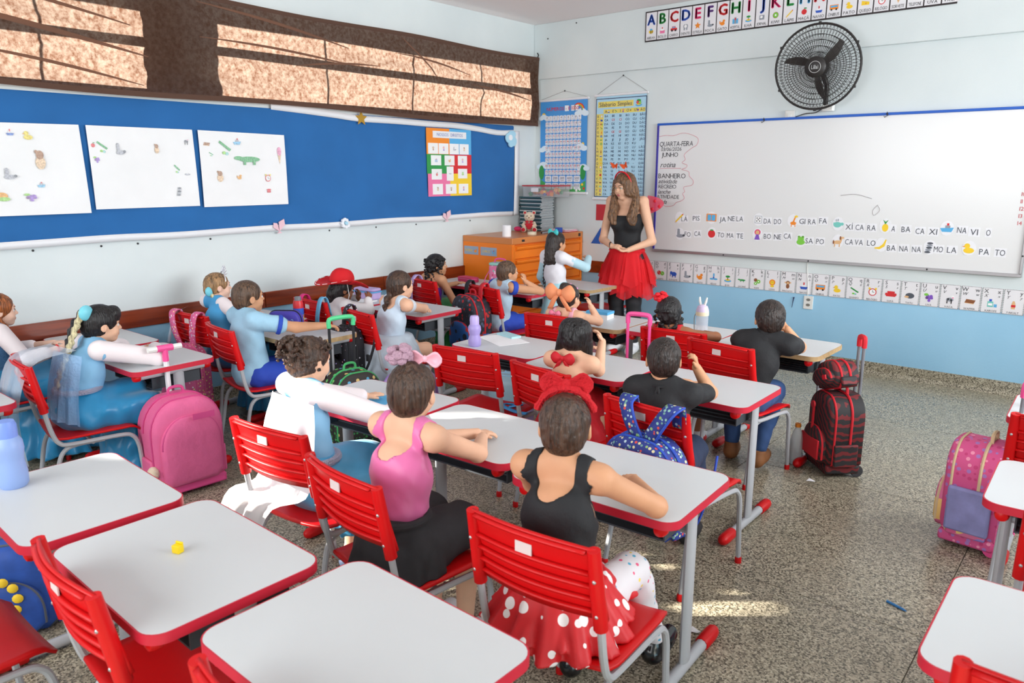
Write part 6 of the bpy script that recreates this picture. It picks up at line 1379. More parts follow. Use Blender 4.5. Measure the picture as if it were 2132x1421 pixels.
# --- girl in red cowboy hat
loc, yaw = (-4.36, 3.20), -4; L = loc2(loc, yaw)
r = fig('person', 'girl in a red cowboy hat and white shirt holding her hand to her mouth', loc, yaw)
j = joints(.98, head=L(-4.36, 3.32, .80), hyaw=-10, hpitch=-8, el={1: L(-4.20, 3.42, .66), -1: L(-4.55, 3.44, .66)}, wr={1: L(-4.24, 3.45, .735), -1: L(-4.36, 3.46, .73)})
j2 = j; body(r, j, 'deep', hands={1: {'d': (-.3, .5, .5), 'n': (.6, .2, .5), 'curl': .5}, -1: {'d': (.3, 0, 1), 'n': (0, 1, 0), 'curl': .5}}); face_parts(r, j, 'black')
MWH = mat('white_cotton', (232, 230, 232), .8); cl_tee(r, j, MWH, 1, .013, long=True, t_fore=.85, name='white_shirt'); MRDS = mat('hat_red_felt', (206, 20, 30), .75)
obj('red_scarf', MB().tube([tuple(j.N+Vector((-.07, .04, -.04))), tuple(j.N+Vector((-.055, -.02, .012))), tuple(j.N+Vector((0, -.05, .02))), tuple(j.N+Vector((.055, -.02, .012))), tuple(j.N+Vector((.05, .05, -.06)))], .016, 8, flat=.6), MRDS, r)
cl_legs(r, j, mat('denim_blue', (48, 76, 122), .85), 1, .9, .01, 'jeans')
S = Sdf(); hair_cap(S, j, .012, low=-.09, ear=False); S.cone(hp(j, 0, -.08, -.05), hp(j, .0, -.09, -.16), .05, .035, .03); sobj('hair', S, .006, HR['black'], r, (.0012, 150))
Rh_ = j.R @ Matrix.Rotation(.10, 3, 'X')
hat = MB()
def brim(u, v):
    a = 2*PI*u; rr = .088+(.115*v); z = .052+.045*v*v*abs(math.cos(a))**2-.03*v*abs(math.sin(a))
    return tuple(hp(j, rr*math.cos(a), rr*1.12*math.sin(a)-.01, z))
o = obj('hat', MB().grid(brim, 36, 5), MRDS, r, solid=.004)
S = Sdf(); H_ell(S, j, (0, -.012, .085), (.092, .104, .10), .01); S.cut(hp(j, 0, 0, .05), j.R @ Vector((0, 0, -1))); H_ell(S, j, (0, -.01, .195), (.022, .08, .03), .02, '-'); sobj('hat_crown', S, .006, MRDS, o)
def br2(t, v): return brim(t, v)
for k in range(16):
    a0 = k/16; obj('hat_stitch', MB().tube([tuple(Vector(brim(a0+d, .93))+Vector((0, 0, .004))) for d in (0, .012, .024, .036)], .0028, 5), mat('stitch_white', (240, 240, 240), .7), o)
for s in (-1, 1): obj('chin_cord', MB().tube([hp(j, s*.082, .0, .05), hp(j, s*.075, .03, -.04), hp(j, s*.02, .045, -.11)], .003, 5), mat('stitch_white', (240, 240, 240), .7), o)
# --- girl in pale blue dress with plait
loc, yaw = (-3.80, 3.24), -4; L = loc2(loc, yaw)
MPDR = mat('pale_blue_satin', (196, 214, 230), .5, sheen=.2, bump=.2, bscale=20); MPTU = mat('pale_blue_tulle', (208, 222, 234), .8, translucent=.25, bump=.3, bscale=30)
r = fig('person', 'girl in a pale blue puffed dress with a long brown plait', loc, yaw)
j = joints(1.04, head=L(-3.745, 3.33, .885), hyaw=-8, hpitch=0, el={1: L(-3.775, 3.56, .70), -1: L(-3.96, 3.50, .69)}, wr={1: L(-3.86, 3.64, .68), -1: L(-3.86, 3.62, .68)})
body(r, j, 'light', hands={1: {'d': (-1, .2, 0), 'curl': .3}, -1: {'d': (1, .3, 0), 'curl': .3}}); face_parts(r, j, 'brown')
cl_tank(r, j, MPDR, scoop=.07, front=.06, name='dress_top', strap=.06, inf=.010)
for s in (-1, 1): S = Sdf(); S.ell(j.sh[s].lerp(j.el[s], .12), (.052, .05, .048), k=.01); S.ell(j.sh[s].lerp(j.el[s], -.3), .02, k=.01, op='-'); sobj('puff_sleeve', S, .006, mat('sheer_puff', (214, 222, 232), .6, alpha=.85), r)
S = Sdf(); S.flare((0, -.01, .58), (0, -.04, .20), (.115, .10), (.33, .33), 13, .08, k=.02, pw=.6); S.flare((0, .05, .55), (0, .13, .12), (.13, .14), (.20, .24), 10, .06, 1, k=.03); sobj('puffed_skirt', S, .008, MPTU, r, (.004, 34))
S = Sdf(); hair_cap(S, j, .010, low=-.065); H_ell(S, j, (0, -.07, -.05), (.04, .03, .04), .015); braid(S, [hp(j, .0, -.095, -.05), hp(j, .0, -.13, -.12), hp(j, .0, -.145, -.22), hp(j, .0, -.155, -.33)], .027, .016); sobj('hair', S, .0055, HR['brown'], r, (.0012, 150))
obj('hair_tie', MB().ball(hp(j, .0, -.158, -.345), .016, 10), HR['brown'], r)
# --- curly girl in purple top
loc, yaw = (-4.62, 4.42), -6; L = loc2(loc, yaw)
r = fig('person', 'girl with long curly black hair and a purple strapless top', loc, yaw)
j = joints(1.0, head=L(-4.59, 4.50, .845), hyaw=-30, hpitch=2, el={1: L(-4.42, 4.52, .56), -1: L(-4.78, 4.55, .62)}, wr={1: L(-4.36, 4.66, .58), -1: L(-4.6, 4.75, .67)})
body(r, j, 'tan'); face_parts(r, j, 'black')
S = Sdf(); torso(S, j, .008, arms=False); S.cut(j.C+Vector((0, 0, .035)), (0, 0, 1)); S.cut(j.C+Vector((0, 0, -.085)), (0, 0, -1)); sobj('strapless_top', S, .0065, mat('purple_satin', (96, 50, 168), .4, bump=.5, bscale=50), r, (.002, 70))
S = Sdf(); S.cone((0, 0, .46), (0, .25, .45), .11, .10, .03); S.cone((.03, .18, .48), (.12, .3, .45), .07, .06, .03); S.flare((0, .2, .46), (0, .26, .08), (.13, .12), (.16, .14), 8, .05, k=.03); sobj('green_skirt', S, .008, mat('green_satin', (44, 140, 70), .4), r, (.005, 40))
S = Sdf(); hair_cap(S, j, .014, low=-.10, ear=False); hair_curls(S, j, 260, .086, (-.17, .07), .2, 9, (.008, .013), front=.035, yoff=-.022); sobj('hair', S, .0055, HR['black'], r, (.0012, 150))
# --- boy leaning on his hand
loc, yaw = (-3.92, 4.50), -8; L = loc2(loc, yaw)
r = fig('person', 'boy in a pale sleeveless shirt resting his cheek on his hand', loc, yaw)
j = joints(1.0, head=L(-3.80, 4.50, .85), hyaw=-20, hpitch=2, hroll=6, el={1: L(-3.66, 4.74, .69), -1: L(-4.05, 4.76, .69)}, wr={1: L(-3.725, 4.62, .78), -1: L(-3.9, 4.8, .675)})
body(r, j, 'tan', hands={1: {'d': (-.15, -.1, 1), 'n': (1, .3, 0), 'curl': .6}}); face_parts(r, j, 'brown')
o = cl_tank(r, j, mat('pale_shirt', (182, 208, 226), .8), scoop=.03, front=.03, name='sleeveless_shirt', strap=.075, inf=.016)
for s in (-1, 1): a, b = j.sh[s].lerp(j.el[s], -.04)+Vector((-s*.008, 0, 0)), j.sh[s].lerp(j.el[s], .10); S = Sdf(); S.cone(a, b, .056, .054, .004); S.cut(a, a-b); S.cut(b, b-a); sobj('armhole_trim', S, .006, MRB, o)
m = MB(); 
for zz, w_, ch in ((-.02, .12, 'ESCOLA'), (-.05, .14, 'MUNICIPAL')): text(m, ch, 0, zz, .022, lambda u, v: tuple(j.C+Vector((u, -.0985+.6*u*u, v+.03))), maxw=w_)
obj('back_print', m, MNV, o, smooth=False)
cl_legs(r, j, MRB, .85, 0, .006, 'shorts'); cl_shoes(r, j, mat('shoe_dark', (40, 38, 40), .6), .007)
S = Sdf(); hair_cap(S, j, .007, low=-.06); sobj('hair', S, .005, hairmat('cropped', (92, 70, 54)), r, (.001, 220))
# --- standing girl
loc, yaw = (-3.72, 5.06), -14; L = loc2(loc, yaw)
r = fig('person', 'standing girl in a white and ice-blue dress with long dark plaits and a turquoise bow', loc, yaw)
j = joints(1.0, head=L(-3.755, 5.08, 1.045), seated=False, hyaw=2, pz=.555, el={1: L(-3.50, 5.14, .86), -1: L(-3.90, 5.06, .76)}, wr={1: L(-3.58, 5.30, .92), -1: L(-3.93, 5.18, .66)}, kn={1: (.06, .02, .29), -1: (-.06, .02, .29)}, an={1: (.06, 0, .065), -1: (-.06, 0, .065)})
body(r, j, 'tan', hands={1: {'d': (-.8, .2, .1), 'n': (0, .4, 1), 'curl': .3}, -1: {'d': (0, .8, -.4), 'curl': .2}}); face_parts(r, j, 'black')
MICE = mat('ice_blue_tulle', (166, 212, 222), .5, sheen=.3, bump=.4, bscale=26); MWM = mat('white_mesh', (226, 224, 230), .7)
cl_tee(r, j, MWM, .45, .009, name='mesh_top', neck=.07); cl_sleeves(r, j, mat('ice_sleeve', (178, 212, 224), .6), .4, .009, .93)
S = Sdf(); S.ell(j.W, (.108, .09, .12), k=.02); S.flare((0, 0, .66), (0, -.01, .04), (.10, .09), (.23, .22), 11, .07, k=.03, pw=.8); S.cut((0, 0, .76), (0, 0, 1)); sobj('dress', S, .008, MICE, r, (.003, 40))
S = Sdf(); hair_cap(S, j, .010, low=-.07, ear=False); H_ell(S, j, (0, -.055, -.05), (.07, .045, .07), .02)
for i in range(9): x_ = -.07+.0175*i; braid(S, [hp(j, x_*.9, -.075, -.05), hp(j, x_*1.0, -.088, -.16), hp(j, x_*1.15+.01*math.sin(i*2), -.092, -.28), hp(j, x_*1.2+.012*math.sin(i*3), -.092, -.40+.03*math.sin(i*5))], .0135, .009, .003, .016)
S.cone(hp(j, 0, -.07, -.05), hp(j, 0, -.08, -.16), .055, .05, .02)
sobj('hair', S, .005, HR['dark'], r, (.001, 160)); bow(r, hp(j, 0, -.045, .10), j.R @ Matrix.Rotation(PI, 3, 'Z'), .13, mat('turquoise_ribbon', (74, 200, 200), .5))
# --- the woman in the ladybird costume
loc, yaw = (-3.545, 5.86), 190; L = loc2(loc, yaw)
r = fig('person', 'woman in a black top, red tulle skirt and butterfly headband at the whiteboard', loc, yaw)
# she faces the class, her head turned and tilted down to her right
j = joints(1.0, head=(.035, .03, 1.505), seated=False, adult=True, pz=.88, hyaw=-22, hpitch=-14, shw=.15, sdz=.002, el={1: (.235, .0, 1.03), -1: (-.23, .0, 1.03)}, wr={1: (.085, .155, .985), -1: (-.075, .17, .96)}, kn={1: (.085, .02, .48), -1: (-.085, .02, .48)}, an={1: (.08, -.02, .09), -1: (-.08, -.02, .09)})
body(r, j, 'light', hands={1: {'d': (-.9, .35, .05), 'n': (.15, .5, .8), 'curl': .25, 'thumb': .3}, -1: {'d': (.85, .5, -.05), 'n': (0, -.3, -1), 'curl': .3, 'flip': True}}, h=.008); face_parts(r, j, 'brown')
S = Sdf(); torso(S, j, .007, arms=False); S.cut(j.C+Vector((0, 0, .085)), (0, .3, 1)); S.cut((0, 0, .84), (0, 0, -1)); t_ = sobj('camisole', S, .007, MBLK, r, (.001, 40))
for s in (-1, 1): obj('strap', MB().tube([tuple(j.C+Vector((s*.085, .095, .07))), tuple(j.N+Vector((s*.10, .03, .0))), tuple(j.C+Vector((s*.09, -.09, .06)))], .006, 6), MBLK, t_)
cl_legs(r, j, mat('black_leggings', (38, 38, 42), .7), 1, .97, .004, 'leggings', wob=None)
MTUL = mat('red_tulle', (246, 44, 54), .7, alpha=.66, translucent=.3); MTUL2 = mat('red_tulle_inner', (242, 36, 48), .75, alpha=.9, translucent=.25)
sk = empty('tulle_skirt', (0, 0, 0)); sk.parent = r
obj('waistband', MB().tube([(.15*math.cos(2*PI*i/28), .005+.115*math.sin(2*PI*i/28), .945) for i in range(28)], .017, 8, closed=True), MTUL2, sk)
rng = random.Random(4)
for layer, (m_, rr, z1) in enumerate(((MTUL2, .19, .61), (MTUL, .228, .575))):
    for i in range(26):
        a = 2*PI*(i+.5*layer)/26; w_ = .17; zb = z1+rng.uniform(-.07, .09); ro = rr*rng.uniform(.92, 1.08)
        def st(u, v, a=a, w_=w_, zb=zb, ro=ro):
            b = a+(u-.5)*w_*(1+.7*v)*2; q = .135+(ro-.135)*(v**.75); z = .945-(.945-zb+.035*abs(u-.5)*2*(-1))*v
            q += .014*math.sin(9*u+a*7)*v
            return (q*1.12*math.cos(b), q*.9*math.sin(b)+.005, z)
        obj('tulle_strip', MB().grid(st, 4, 8), m_, sk)
cl_shoes(r, j, mat('sneaker_white', (232, 232, 234), .6), .014, 'sneaker')
S = Sdf(); hair_cap(S, j, .014, low=-.10, ear=False); rng = random.Random(8)
for i in range(44):
    s = -1 if i % 2 else 1; x_ = s*rng.uniform(.06, .10); y_ = rng.uniform(-.06, .055)
    pts = [hp(j, x_*.8, y_*.6, .05), hp(j, x_, y_, -.05), j.N+Vector((s*(.085+.03*rng.random()), .035+.03*rng.random(), .01)), j.N+Vector((s*(.095+.03*math.sin(i)), .085+.02*math.cos(i*2), -.09)), j.N+Vector((s*(.09+.03*math.sin(i*2.3)), .105+.02*math.cos(i*1.3), -.17)), j.N+Vector((s*(.085+.03*math.sin(i*3.1)), .11+.02*math.cos(i*2.3), -.22))]
    P = spline(pts, 4)
    for q in range(len(P)-1): S.cone(P[q], P[q+1], .017*(1-.45*q/len(P)), .017*(1-.45*(q+1)/len(P)), .008)
H_ell(S, j, (0, -.07, -.08), (.08, .04, .12), .02)
sobj('hair', S, .006, HR['long'], r, (.0015, 120))
hbn = obj('headband', MB().tube([hp(j, .092*math.sin(a), .01, .024+.100*math.cos(a)) for a in [-1.5+3*i/20 for i in range(21)]], .007, 6), mat('headband_red', (215, 20, 30), .4), r)
for s, tl in ((-1, .3), (1, -.1)):
    obj('spring', MB().tube([hp(j, s*.05, .01, .115), hp(j, s*.055, .012, .165)], .0015, 4), MSI, hbn)
    b_ = MB(); c_ = Vector(hp(j, s*.055, .015, .175)); Rw = j.R @ Matrix.Rotation(tl, 3, 'Y')
    for w_ in (-1, 1): b_.add([tuple(c_+Rw @ Vector(p)) for p in ((0, 0, -.012), (w_*.015, .004, -.026), (w_*.03, .01, -.012), (w_*.045, .014, .03), (w_*.02, .006, .022), (0, 0, .008))], [(0, 1, 2, 3, 4, 5)])
    obj('butterfly', b_, mat('butterfly_orange', (236, 92, 40), .6), hbn, smooth=False, solid=.002)
gl = MB()
for s in (-1, 1): gl.tube([hp(j, s*.031+.022*math.cos(a), .101, .0+.018*math.sin(a)) for a in [2*PI*i/18 for i in range(18)]], .0015, 5, closed=True); gl.tube([hp(j, s*.053, .10, .004), hp(j, s*.078, .0, .0)], .0014, 4)
gl.tube([hp(j, -.009, .102, .004), hp(j, .009, .102, .004)], .0014, 4)
g_ = obj('glasses', gl, mat('gold_wire', (190, 160, 110), .3, metal=.8), r)
MWNG = mat('wing_red_gauze', (216, 60, 88), .6, alpha=.6); wg = obj('costume_wings', MB().prism([(.15*math.cos(a)*abs(math.cos(a))**.5+.02, .085*math.sin(a)) for a in [-1.4+2.8*i/16 for i in range(17)]], -.004, .004, fn=lambda a, b, c: (a+.09, -.145+c-.25*a, 1.335+b+.1*a)), MWNG, r)
wg2 = obj('costume_wings', MB().prism([(-.15*math.cos(a)*abs(math.cos(a))**.5-.02, .085*math.sin(a)) for a in [-1.4+2.8*i/16 for i in range(17)]], -.004, .004, fn=lambda a, b, c: (a-.09, -.145+c+.25*a, 1.335+b-.1*a)), MWNG, r)
for w_, s in ((wg, 1), (wg2, -1)):
    for k, (a, b) in enumerate(((.09, .03), (.13, -.02), (.07, -.04))): obj('wing_spot', MB().ball((s*(a+.09), -.145-.25*a, 1.335+b+.1*a), (.016, .008, .016), 10), mat('wing_spot_red', (206, 20, 40), .6), w_)
obj('bracelet', MB().tube([tuple(j.el[1].lerp(j.wr[1], .9)+Vector((.004*math.sin(a), .03*math.cos(a), .03*math.sin(a)))) for a in [2*PI*i/14 for i in range(14)]], .005, 5, closed=True), pmat('K'), r)
# ================================================================ bags
def arch(w, h, r=.5, n=8, b=.03):
    """rounded-top outline (x,z), r = shoulder rounding as a share of half width"""
    out = [(-w/2+b, 0), (w/2-b, 0), (w/2, b)]; rr = w/2*r; q = min(rr*1.25, h*.6)
    for k in range(n+1):
        a = PI/2*k/n; out.append((w/2-rr+rr*math.cos(a), h-q+q*math.sin(a)))
    for k in range(n+1):
        a = PI/2+PI/2*k/n; out.append((-w/2+rr+rr*math.cos(a), h-q+q*math.sin(a)))
    out.append((-w/2, b)); return out
def puffy(mb, poly, y0, y1, puff):
    """extruded outline with a bulging front face (front is -y)"""
    n = len(poly); cx = sum(p[0] for p in poly)/n; cz = sum(p[1] for p in poly)/n; rings = []
    for s, y in ((1.0, y1), (1.0, y0+puff*.7), (.97, y0+puff*.25), (.88, y0), (.6, y0-puff*.25), (.25, y0-puff*.35)):
        rings.append([(cx+(x-cx)*s, y, cz+(z-cz)*s) for x, z in poly])
    vs = [p for r_ in rings for p in r_]; fs = [tuple(range(n))]
    for i in range(len(rings)-1):
        for k in range(n): fs.append((i*n+k, (i+1)*n+k, (i+1)*n+(k+1) % n, i*n+(k+1) % n))
    fs.append(tuple((len(rings)-1)*n+k for k in range(n-1, -1, -1)))
    return mb.add(vs, fs)
MDK = mat('bag_black', (34, 34, 38), .7); MWL = mat('wheel_grey', (60, 60, 64), .5); MALR = mat('handle_alloy', (190, 192, 198), .3, metal=.7)
def backpack(label, loc, rz, w, d, h, main, trim, pocket=None, z0=0.0, wheels=None, grip=None, gz=.7, gw=.12, ph=.5, tilt=0, loop=True, name='school_bag', cat='school bag', T=False, base=None, railm=None):
    o = empty(name, (loc[0], loc[1], 0), math.radians(rz), label=label, cat=cat, group='school bags')
    if tilt: o.rotation_euler = (math.radians(tilt), 0, math.radians(rz)); 
    b0 = z0+(.05 if wheels else 0)
    bd_ = obj('main_compartment', puffy(MB(), [(x, z+b0) for x, z in arch(w, h, .75)], -d/2, d/2, .045), main, o, angle=60)
    P = [(x, -d/2+.03, z+b0) for x, z in arch(w*1.0, h, .75)]; obj('piping', MB().tube(P, .006, 6, closed=True), trim, bd_)
    P2 = [(x*1.005, d*.12, z+b0) for x, z in arch(w, h*1.005, .75)[2:-1]]; obj('zipper', MB().tube(P2, .007, 6), trim, bd_)
    pk = obj('front_pocket', puffy(MB(), [(x, z+b0+.02) for x, z in arch(w*.84, h*ph, .8)], -d/2-.035, -d/2+.02, .03), pocket or main, o, angle=60)
    P3 = [(x, -d/2-.022, z+b0+.02) for x, z in arch(w*.82, h*ph*.98, .8)[2:-1]]; obj('pocket_zipper', MB().tube(P3, .006, 6), trim, pk)
    for s in (-1, 1): obj('side_pocket', MB().box((s*(w/2+.006), 0, b0+h*.2), (.02, d*.7, h*.32)), pocket or main, o, bevel=.008)
    if loop: obj('top_loop', MB().tube(spline([(-.04, .03, b0+h-.008), (-.03, .03, b0+h+.035), (.03, .03, b0+h+.035), (.04, .03, b0+h-.008)], 5), .008, 6), trim, o)
    if wheels:
        obj('base_block', MB().box((0, 0, z0+.045), (w*.98, d*1.0, .05)), base or main, o, bevel=.012)
        for s in (-1, 1): obj('wheel', MB().lathe([(.01, -.012), (.032, -.012), (.034, 0), (.032, .012), (.01, .012)], 14, c=(s*(w/2-.02), d/2-.01, .034), R=Matrix.Rotation(PI/2, 3, 'Y')), wheels, o)
    if grip:
        if T:
            obj('telescopic_rail', MB().tube([(0, d/2+.012, b0+.1), (0, d/2+.012, gz-.03)], .014, 8), railm or MALR, o)
            g_ = obj('grip', MB().tube([(0, d/2+.012, gz-.07), (0, d/2+.012, gz)], .016, 8).tube([(-.04, d/2+.012, gz), (.04, d/2+.012, gz)], .018, 8), grip, o)
            for s in (-1, 1): obj('grip_end', MB().tube([(s*.04, d/2+.012, gz), (s*.085, d/2+.012, gz)], .015, 8), mat('plastic_white', (230, 230, 226), .4), g_)
        else:
            for s in (-1, 1): obj('telescopic_rail', MB().tube([(s*gw/2, d/2+.012, b0+.1), (s*gw/2, d/2+.012, gz-.02)], .009, 8), railm or MALR, o)
            obj('grip', MB().tube(spline([(-gw/2, d/2+.012, gz-.05), (-gw/2, d/2+.012, gz-.01), (-gw/2+gw*.15, d/2+.012, gz+.005), (gw/2-gw*.15, d/2+.012, gz+.005), (gw/2, d/2+.012, gz-.01), (gw/2, d/2+.012, gz-.05)], 4), .014, 8), grip, o)
    return o
MPKB = mat('pink_canvas', (226, 102, 150), .75, bump=.3, bscale=40, var=.05, vscale=10); MPKT = mat('pink_trim', (205, 70, 130), .6); MPKP = mat('pink_plastic', (236, 84, 150), .4)
bg = backpack('plain pink trolley backpack with a white T handle beside the blue gown', (-3.69, 1.74), 86, .36, .20, .46, MPKB, MPKT, None, wheels=MWL, grip=MPKP, gz=.74, T=True, ph=.78, railm=mat('rail_white', (225, 225, 228), .35), base=MPKP)
obj('name_patch', MB().box((.05, -.17, .43), (.11, .006, .03)), MPKT, bg); obj('plush_charm', MB().ball((-.19, -.08, .16), (.03, .03, .035), 10), mat('plush_cream', (232, 212, 186), .95), bg)
MFLO = dotmat('pink_floral', (222, 100, 150), [(250, 235, 240), (245, 200, 215), (190, 215, 235), (250, 225, 150)], 55, .30)
fb = backpack('pink floral bag hanging from the chair of the girl with the tiara', (-4.53, 2.20), 8, .32, .14, .44, MFLO, MPKB, MFLO, z0=.13, loop=False, ph=.45)
for s in (-1, 1): ribbon('shoulder_strap', [(s*.06, .03, .54), (s*.09, .01, .66), (s*.11, .02, .762), (s*.11, .07, .775), (s*.11, .085, .70)], .055, MFLO, fb)
obj('plush_charm', MB().ball((-.15, -.1, .22), (.06, .05, .05), 12).ball((-.18, -.13, .16), (.045, .04, .045), 12), mat('plush_white', (228, 224, 226), .95, bump=.5, bscale=200), fb)
MRB2 = bpy.data.materials.new('red_black_stripes'); MRB2.use_nodes = True
_nt = MRB2.node_tree; _b = _nt.nodes['Principled BSDF']; _b.inputs['Roughness'].default_value = .7
_tc = _nt.nodes.new('ShaderNodeTexCoord'); _w = _nt.nodes.new('ShaderNodeTexWave'); _w.inputs['Scale'].default_value = 13; _w.inputs['Distortion'].default_value = 6; _w.inputs['Detail'].default_value = 2
_mp = _nt.nodes.new('ShaderNodeMapping'); _mp.inputs['Rotation'].default_value = (0, .6, 0); _nt.links.new(_tc.outputs['Object'], _mp.inputs[0]); _nt.links.new(_mp.outputs[0], _w.inputs[0])
_r = _nt.nodes.new('ShaderNodeValToRGB'); _r.color_ramp.interpolation = 'CONSTANT'; _r.color_ramp.elements[0].color = lin((36, 34, 36)); _r.color_ramp.elements[1].position = .62; _r.color_ramp.elements[1].color = lin((112, 30, 34)); _nt.links.new(_w.outputs[0], _r.inputs[0]); _nt.links.new(_r.outputs[0], _b.inputs['Base Color'])
MRT = mat('bag_red', (206, 30, 44), .6)
rb = backpack('black and red striped trolley bag standing on the open floor', (-1.16, 4.17), -46, .26, .19, .40, MRB2, MRT, MRB2, wheels=MWL, grip=MRT, gz=.75, gw=.05, ph=.5, railm=mat('rail_grey', (120, 122, 128), .35))
obj('red_panel', MB().box((0, -.135, .15), (.19, .012, .11)), MRT, rb, bevel=.004); obj('round_badge', MB().lathe([(.02, 0), (.02, .008)], 14, c=(0, -.13, .385), R=Matrix.Rotation(PI/2, 3, 'X')), MRT, rb); obj('zip_strip', MB().box((0, -.13, .30), (.012, .01, .16)), MRT, rb)
lb = backpack('black and red striped lunch bag resting on top of the trolley bag', (-1.15, 4.15), -40, .20, .13, .15, MRB2, MRT, MRB2, z0=.0, loop=False, ph=.6, name='lunch_bag', cat='lunch bag'); lb.location = (-1.16, 4.16, .475); lb.rotation_euler = (0, -.35, math.radians(-40)); obj('buckle', MB().box((.05, -.105, .06), (.03, .01, .025)), MRT, lb)
MPR = dotmat('princess_pink', (214, 84, 140), [(240, 150, 180), (200, 60, 120), (170, 120, 190)], 40, .35)
pr = backpack('pink trolley backpack with a blue mesh pocket near the right edge', (-.40, 3.72), -96, .28, .22, .43, MPR, mat('trim_beige', (214, 190, 150), .6), dotmat('princess_patch', (214, 110, 150), [(236, 196, 120), (236, 190, 170), (150, 130, 200), (214, 90, 140)], 12, .5), wheels=MPKP, grip=MPKP, gz=.76, gw=.12, railm=mat('rail_grey', (120, 122, 128), .35))
obj('mesh_pocket', MB().box((.152, .0, .19), (.03, .17, .20)), mat('mesh_blue_lilac', (140, 140, 190), .6, var=.2, vscale=12), pr, bevel=.01)
MBPK = dotmat('blue_toy_print', (44, 60, 140), [(150, 200, 190), (120, 170, 160), (226, 220, 170), (220, 80, 70), (150, 190, 120), (190, 215, 225)], 62, .36); MBLT = mat('bag_royal_blue', (48, 84, 190), .6)
bp = backpack('dark blue backpack printed with small motifs hanging on the chair of the boy in black', (-1.325, 2.355), -7, .34, .13, .36, MBPK, MBLT, MBPK, z0=.30, loop=False, ph=.55)
obj('silver_zipper', MB().tube([(x, -.062, z+.31) for x, z in arch(.335, .27, .75)[2:-1]], .006, 6), MALR, bp)
for s in (-1, 1):
    ribbon('shoulder_strap', [(s*.028, -.01, .655), (s*.06, -.012, .71), (s*.095, .005, .772), (s*.105, .05, .788), (s*.105, .075, .70)], .062, MBPK, bp)
    ribbon('strap_edge', [(s*.028+.031, -.014, .655), (s*.06+.031, -.016, .71), (s*.095+.031, .001, .772), (s*.105+.031, .05, .792)], .010, MBLT, bp)
    obj('side_strap', MB().tube(spline([(s*.16, .05, .30), (s*.20, .08, .36), (s*.225, .12, .52), (s*.215, .16, .60)], 5), .012, 6, flat=.4), MBLT, bp)
MBKP = dotmat('black_star_print', (28, 27, 34), [(230, 225, 235), (170, 150, 215), (240, 170, 190), (60, 60, 70)], 46, .22)
kb = backpack('black bag with small pale prints hanging behind the pale blue dress', (-3.86, 2.93), -8, .26, .14, .40, MBKP, MDK, MBKP, z0=.26, ph=.5)
ribbon('shoulder_strap', [(-.05, .03, .64), (-.05, .05, .755), (-.04, .10, .785), (-.03, .12, .70)], .045, MBKP, kb); obj('adjuster_strap', MB().tube(spline([(.12, .03, .33), (.19, .05, .42), (.22, .08, .54), (.22, .10, .62)], 5), .013, 6, flat=.4), MDK, kb); obj('buckle', MB().box((.205, .05, .48), (.035, .015, .045)), MDK, kb, bevel=.005)
MGRB = dotmat('dark_space_print', (52, 48, 44), [(90, 170, 210), (220, 190, 120), (110, 190, 100)], 26, .28)
backpack('dark trolley bag with a mint green handle beside the worn desk', (-3.52, 2.72), 80, .30, .20, .42, MGRB, mat('bag_green', (70, 170, 100), .6), dotmat('green_check', (40, 44, 40), [(60, 150, 80), (40, 44, 40)], 60, .45), wheels=mat('wheel_green', (40, 160, 80), .5), grip=mat('grip_mint', (84, 206, 140), .4), gz=.77, gw=.16, railm=MDK)
MLIL = mat('lilac_canvas', (176, 146, 206), .75, bump=.3, bscale=40)
backpack('lilac backpack standing on the floor in front of the pale blue dress', (-3.30, 2.98), 30, .32, .18, .46, MLIL, mat('lilac_trim', (150, 118, 186), .6))
MSPD = dotmat('red_black_web', (44, 46, 58), [(190, 40, 40), (80, 96, 120), (60, 64, 76), (36, 36, 40)], 34, .42)
sp_ = backpack('black and red backpack with a blue lower panel hanging on the boy\'s chair', (-3.98, 4.25), -14, .36, .16, .44, MSPD, MRT, dotmat('blue_red_panel', (40, 96, 168), [(170, 50, 36), (40, 96, 168), (30, 40, 60)], 16, .40), z0=.25, ph=.5)
obj('red_band', MB().box((.12, -.07, .33), (.14, .06, .05)), MRT, sp_, bevel=.01); obj('bead_charm', MB().ball((0, -.125, .60), .014, 8).ball((.014, -.125, .585), .012, 8), pmat('S'), sp_)
for s in (-1, 1): ribbon('shoulder_strap', [(s*.10, .03, .66), (s*.10, .04, .76), (s*.10, .09, .785), (s*.10, .11, .70)], .05, MDK if s < 0 else MRT, sp_)
backpack('pale blue see-through bag with a lilac flap under the desk with the lilac bottle', (-3.05, 3.62), 15, .28, .16, .34, mat('pale_blue_vinyl', (176, 210, 224), .3, alpha=.7), mat('vinyl_trim', (150, 190, 214), .5), mat('lilac_flap', (188, 168, 214), .6))
backpack('pink trolley bag with a U-shaped handle behind the girl with the red flower', (-2.12, 3.60), 10, .26, .14, .42, MPKB, MPKT, wheels=MWL, grip=MPKP, gz=.83, gw=.13, railm=MPKP)
MBLB = mat('bag_blue_gloss', (44, 84, 168), .5, var=.25, vscale=14)
bb2 = backpack('blue bag with a ring of yellow petals at the bottom left corner', (-2.98, .72), 60, .30, .16, .34, MBLB, mat('bag_grey_trim', (90, 95, 105), .5), MBLB, loop=False, ph=.6)
for k in range(10): obj('petal', MB().ball((.055*math.cos(2*PI*k/10), -.125, .17+.07*math.sin(2*PI*k/10)), (.018, .006, .018), 8), pmat('Y'), bb2)
backpack('pink and blue bag at the right edge below the last desks', (-.02, 2.36), -90, .30, .14, .36, mat('bag_pink_light', (228, 150, 178), .7), mat('bag_cyan', (80, 170, 220), .6), z0=.0, ph=.5)
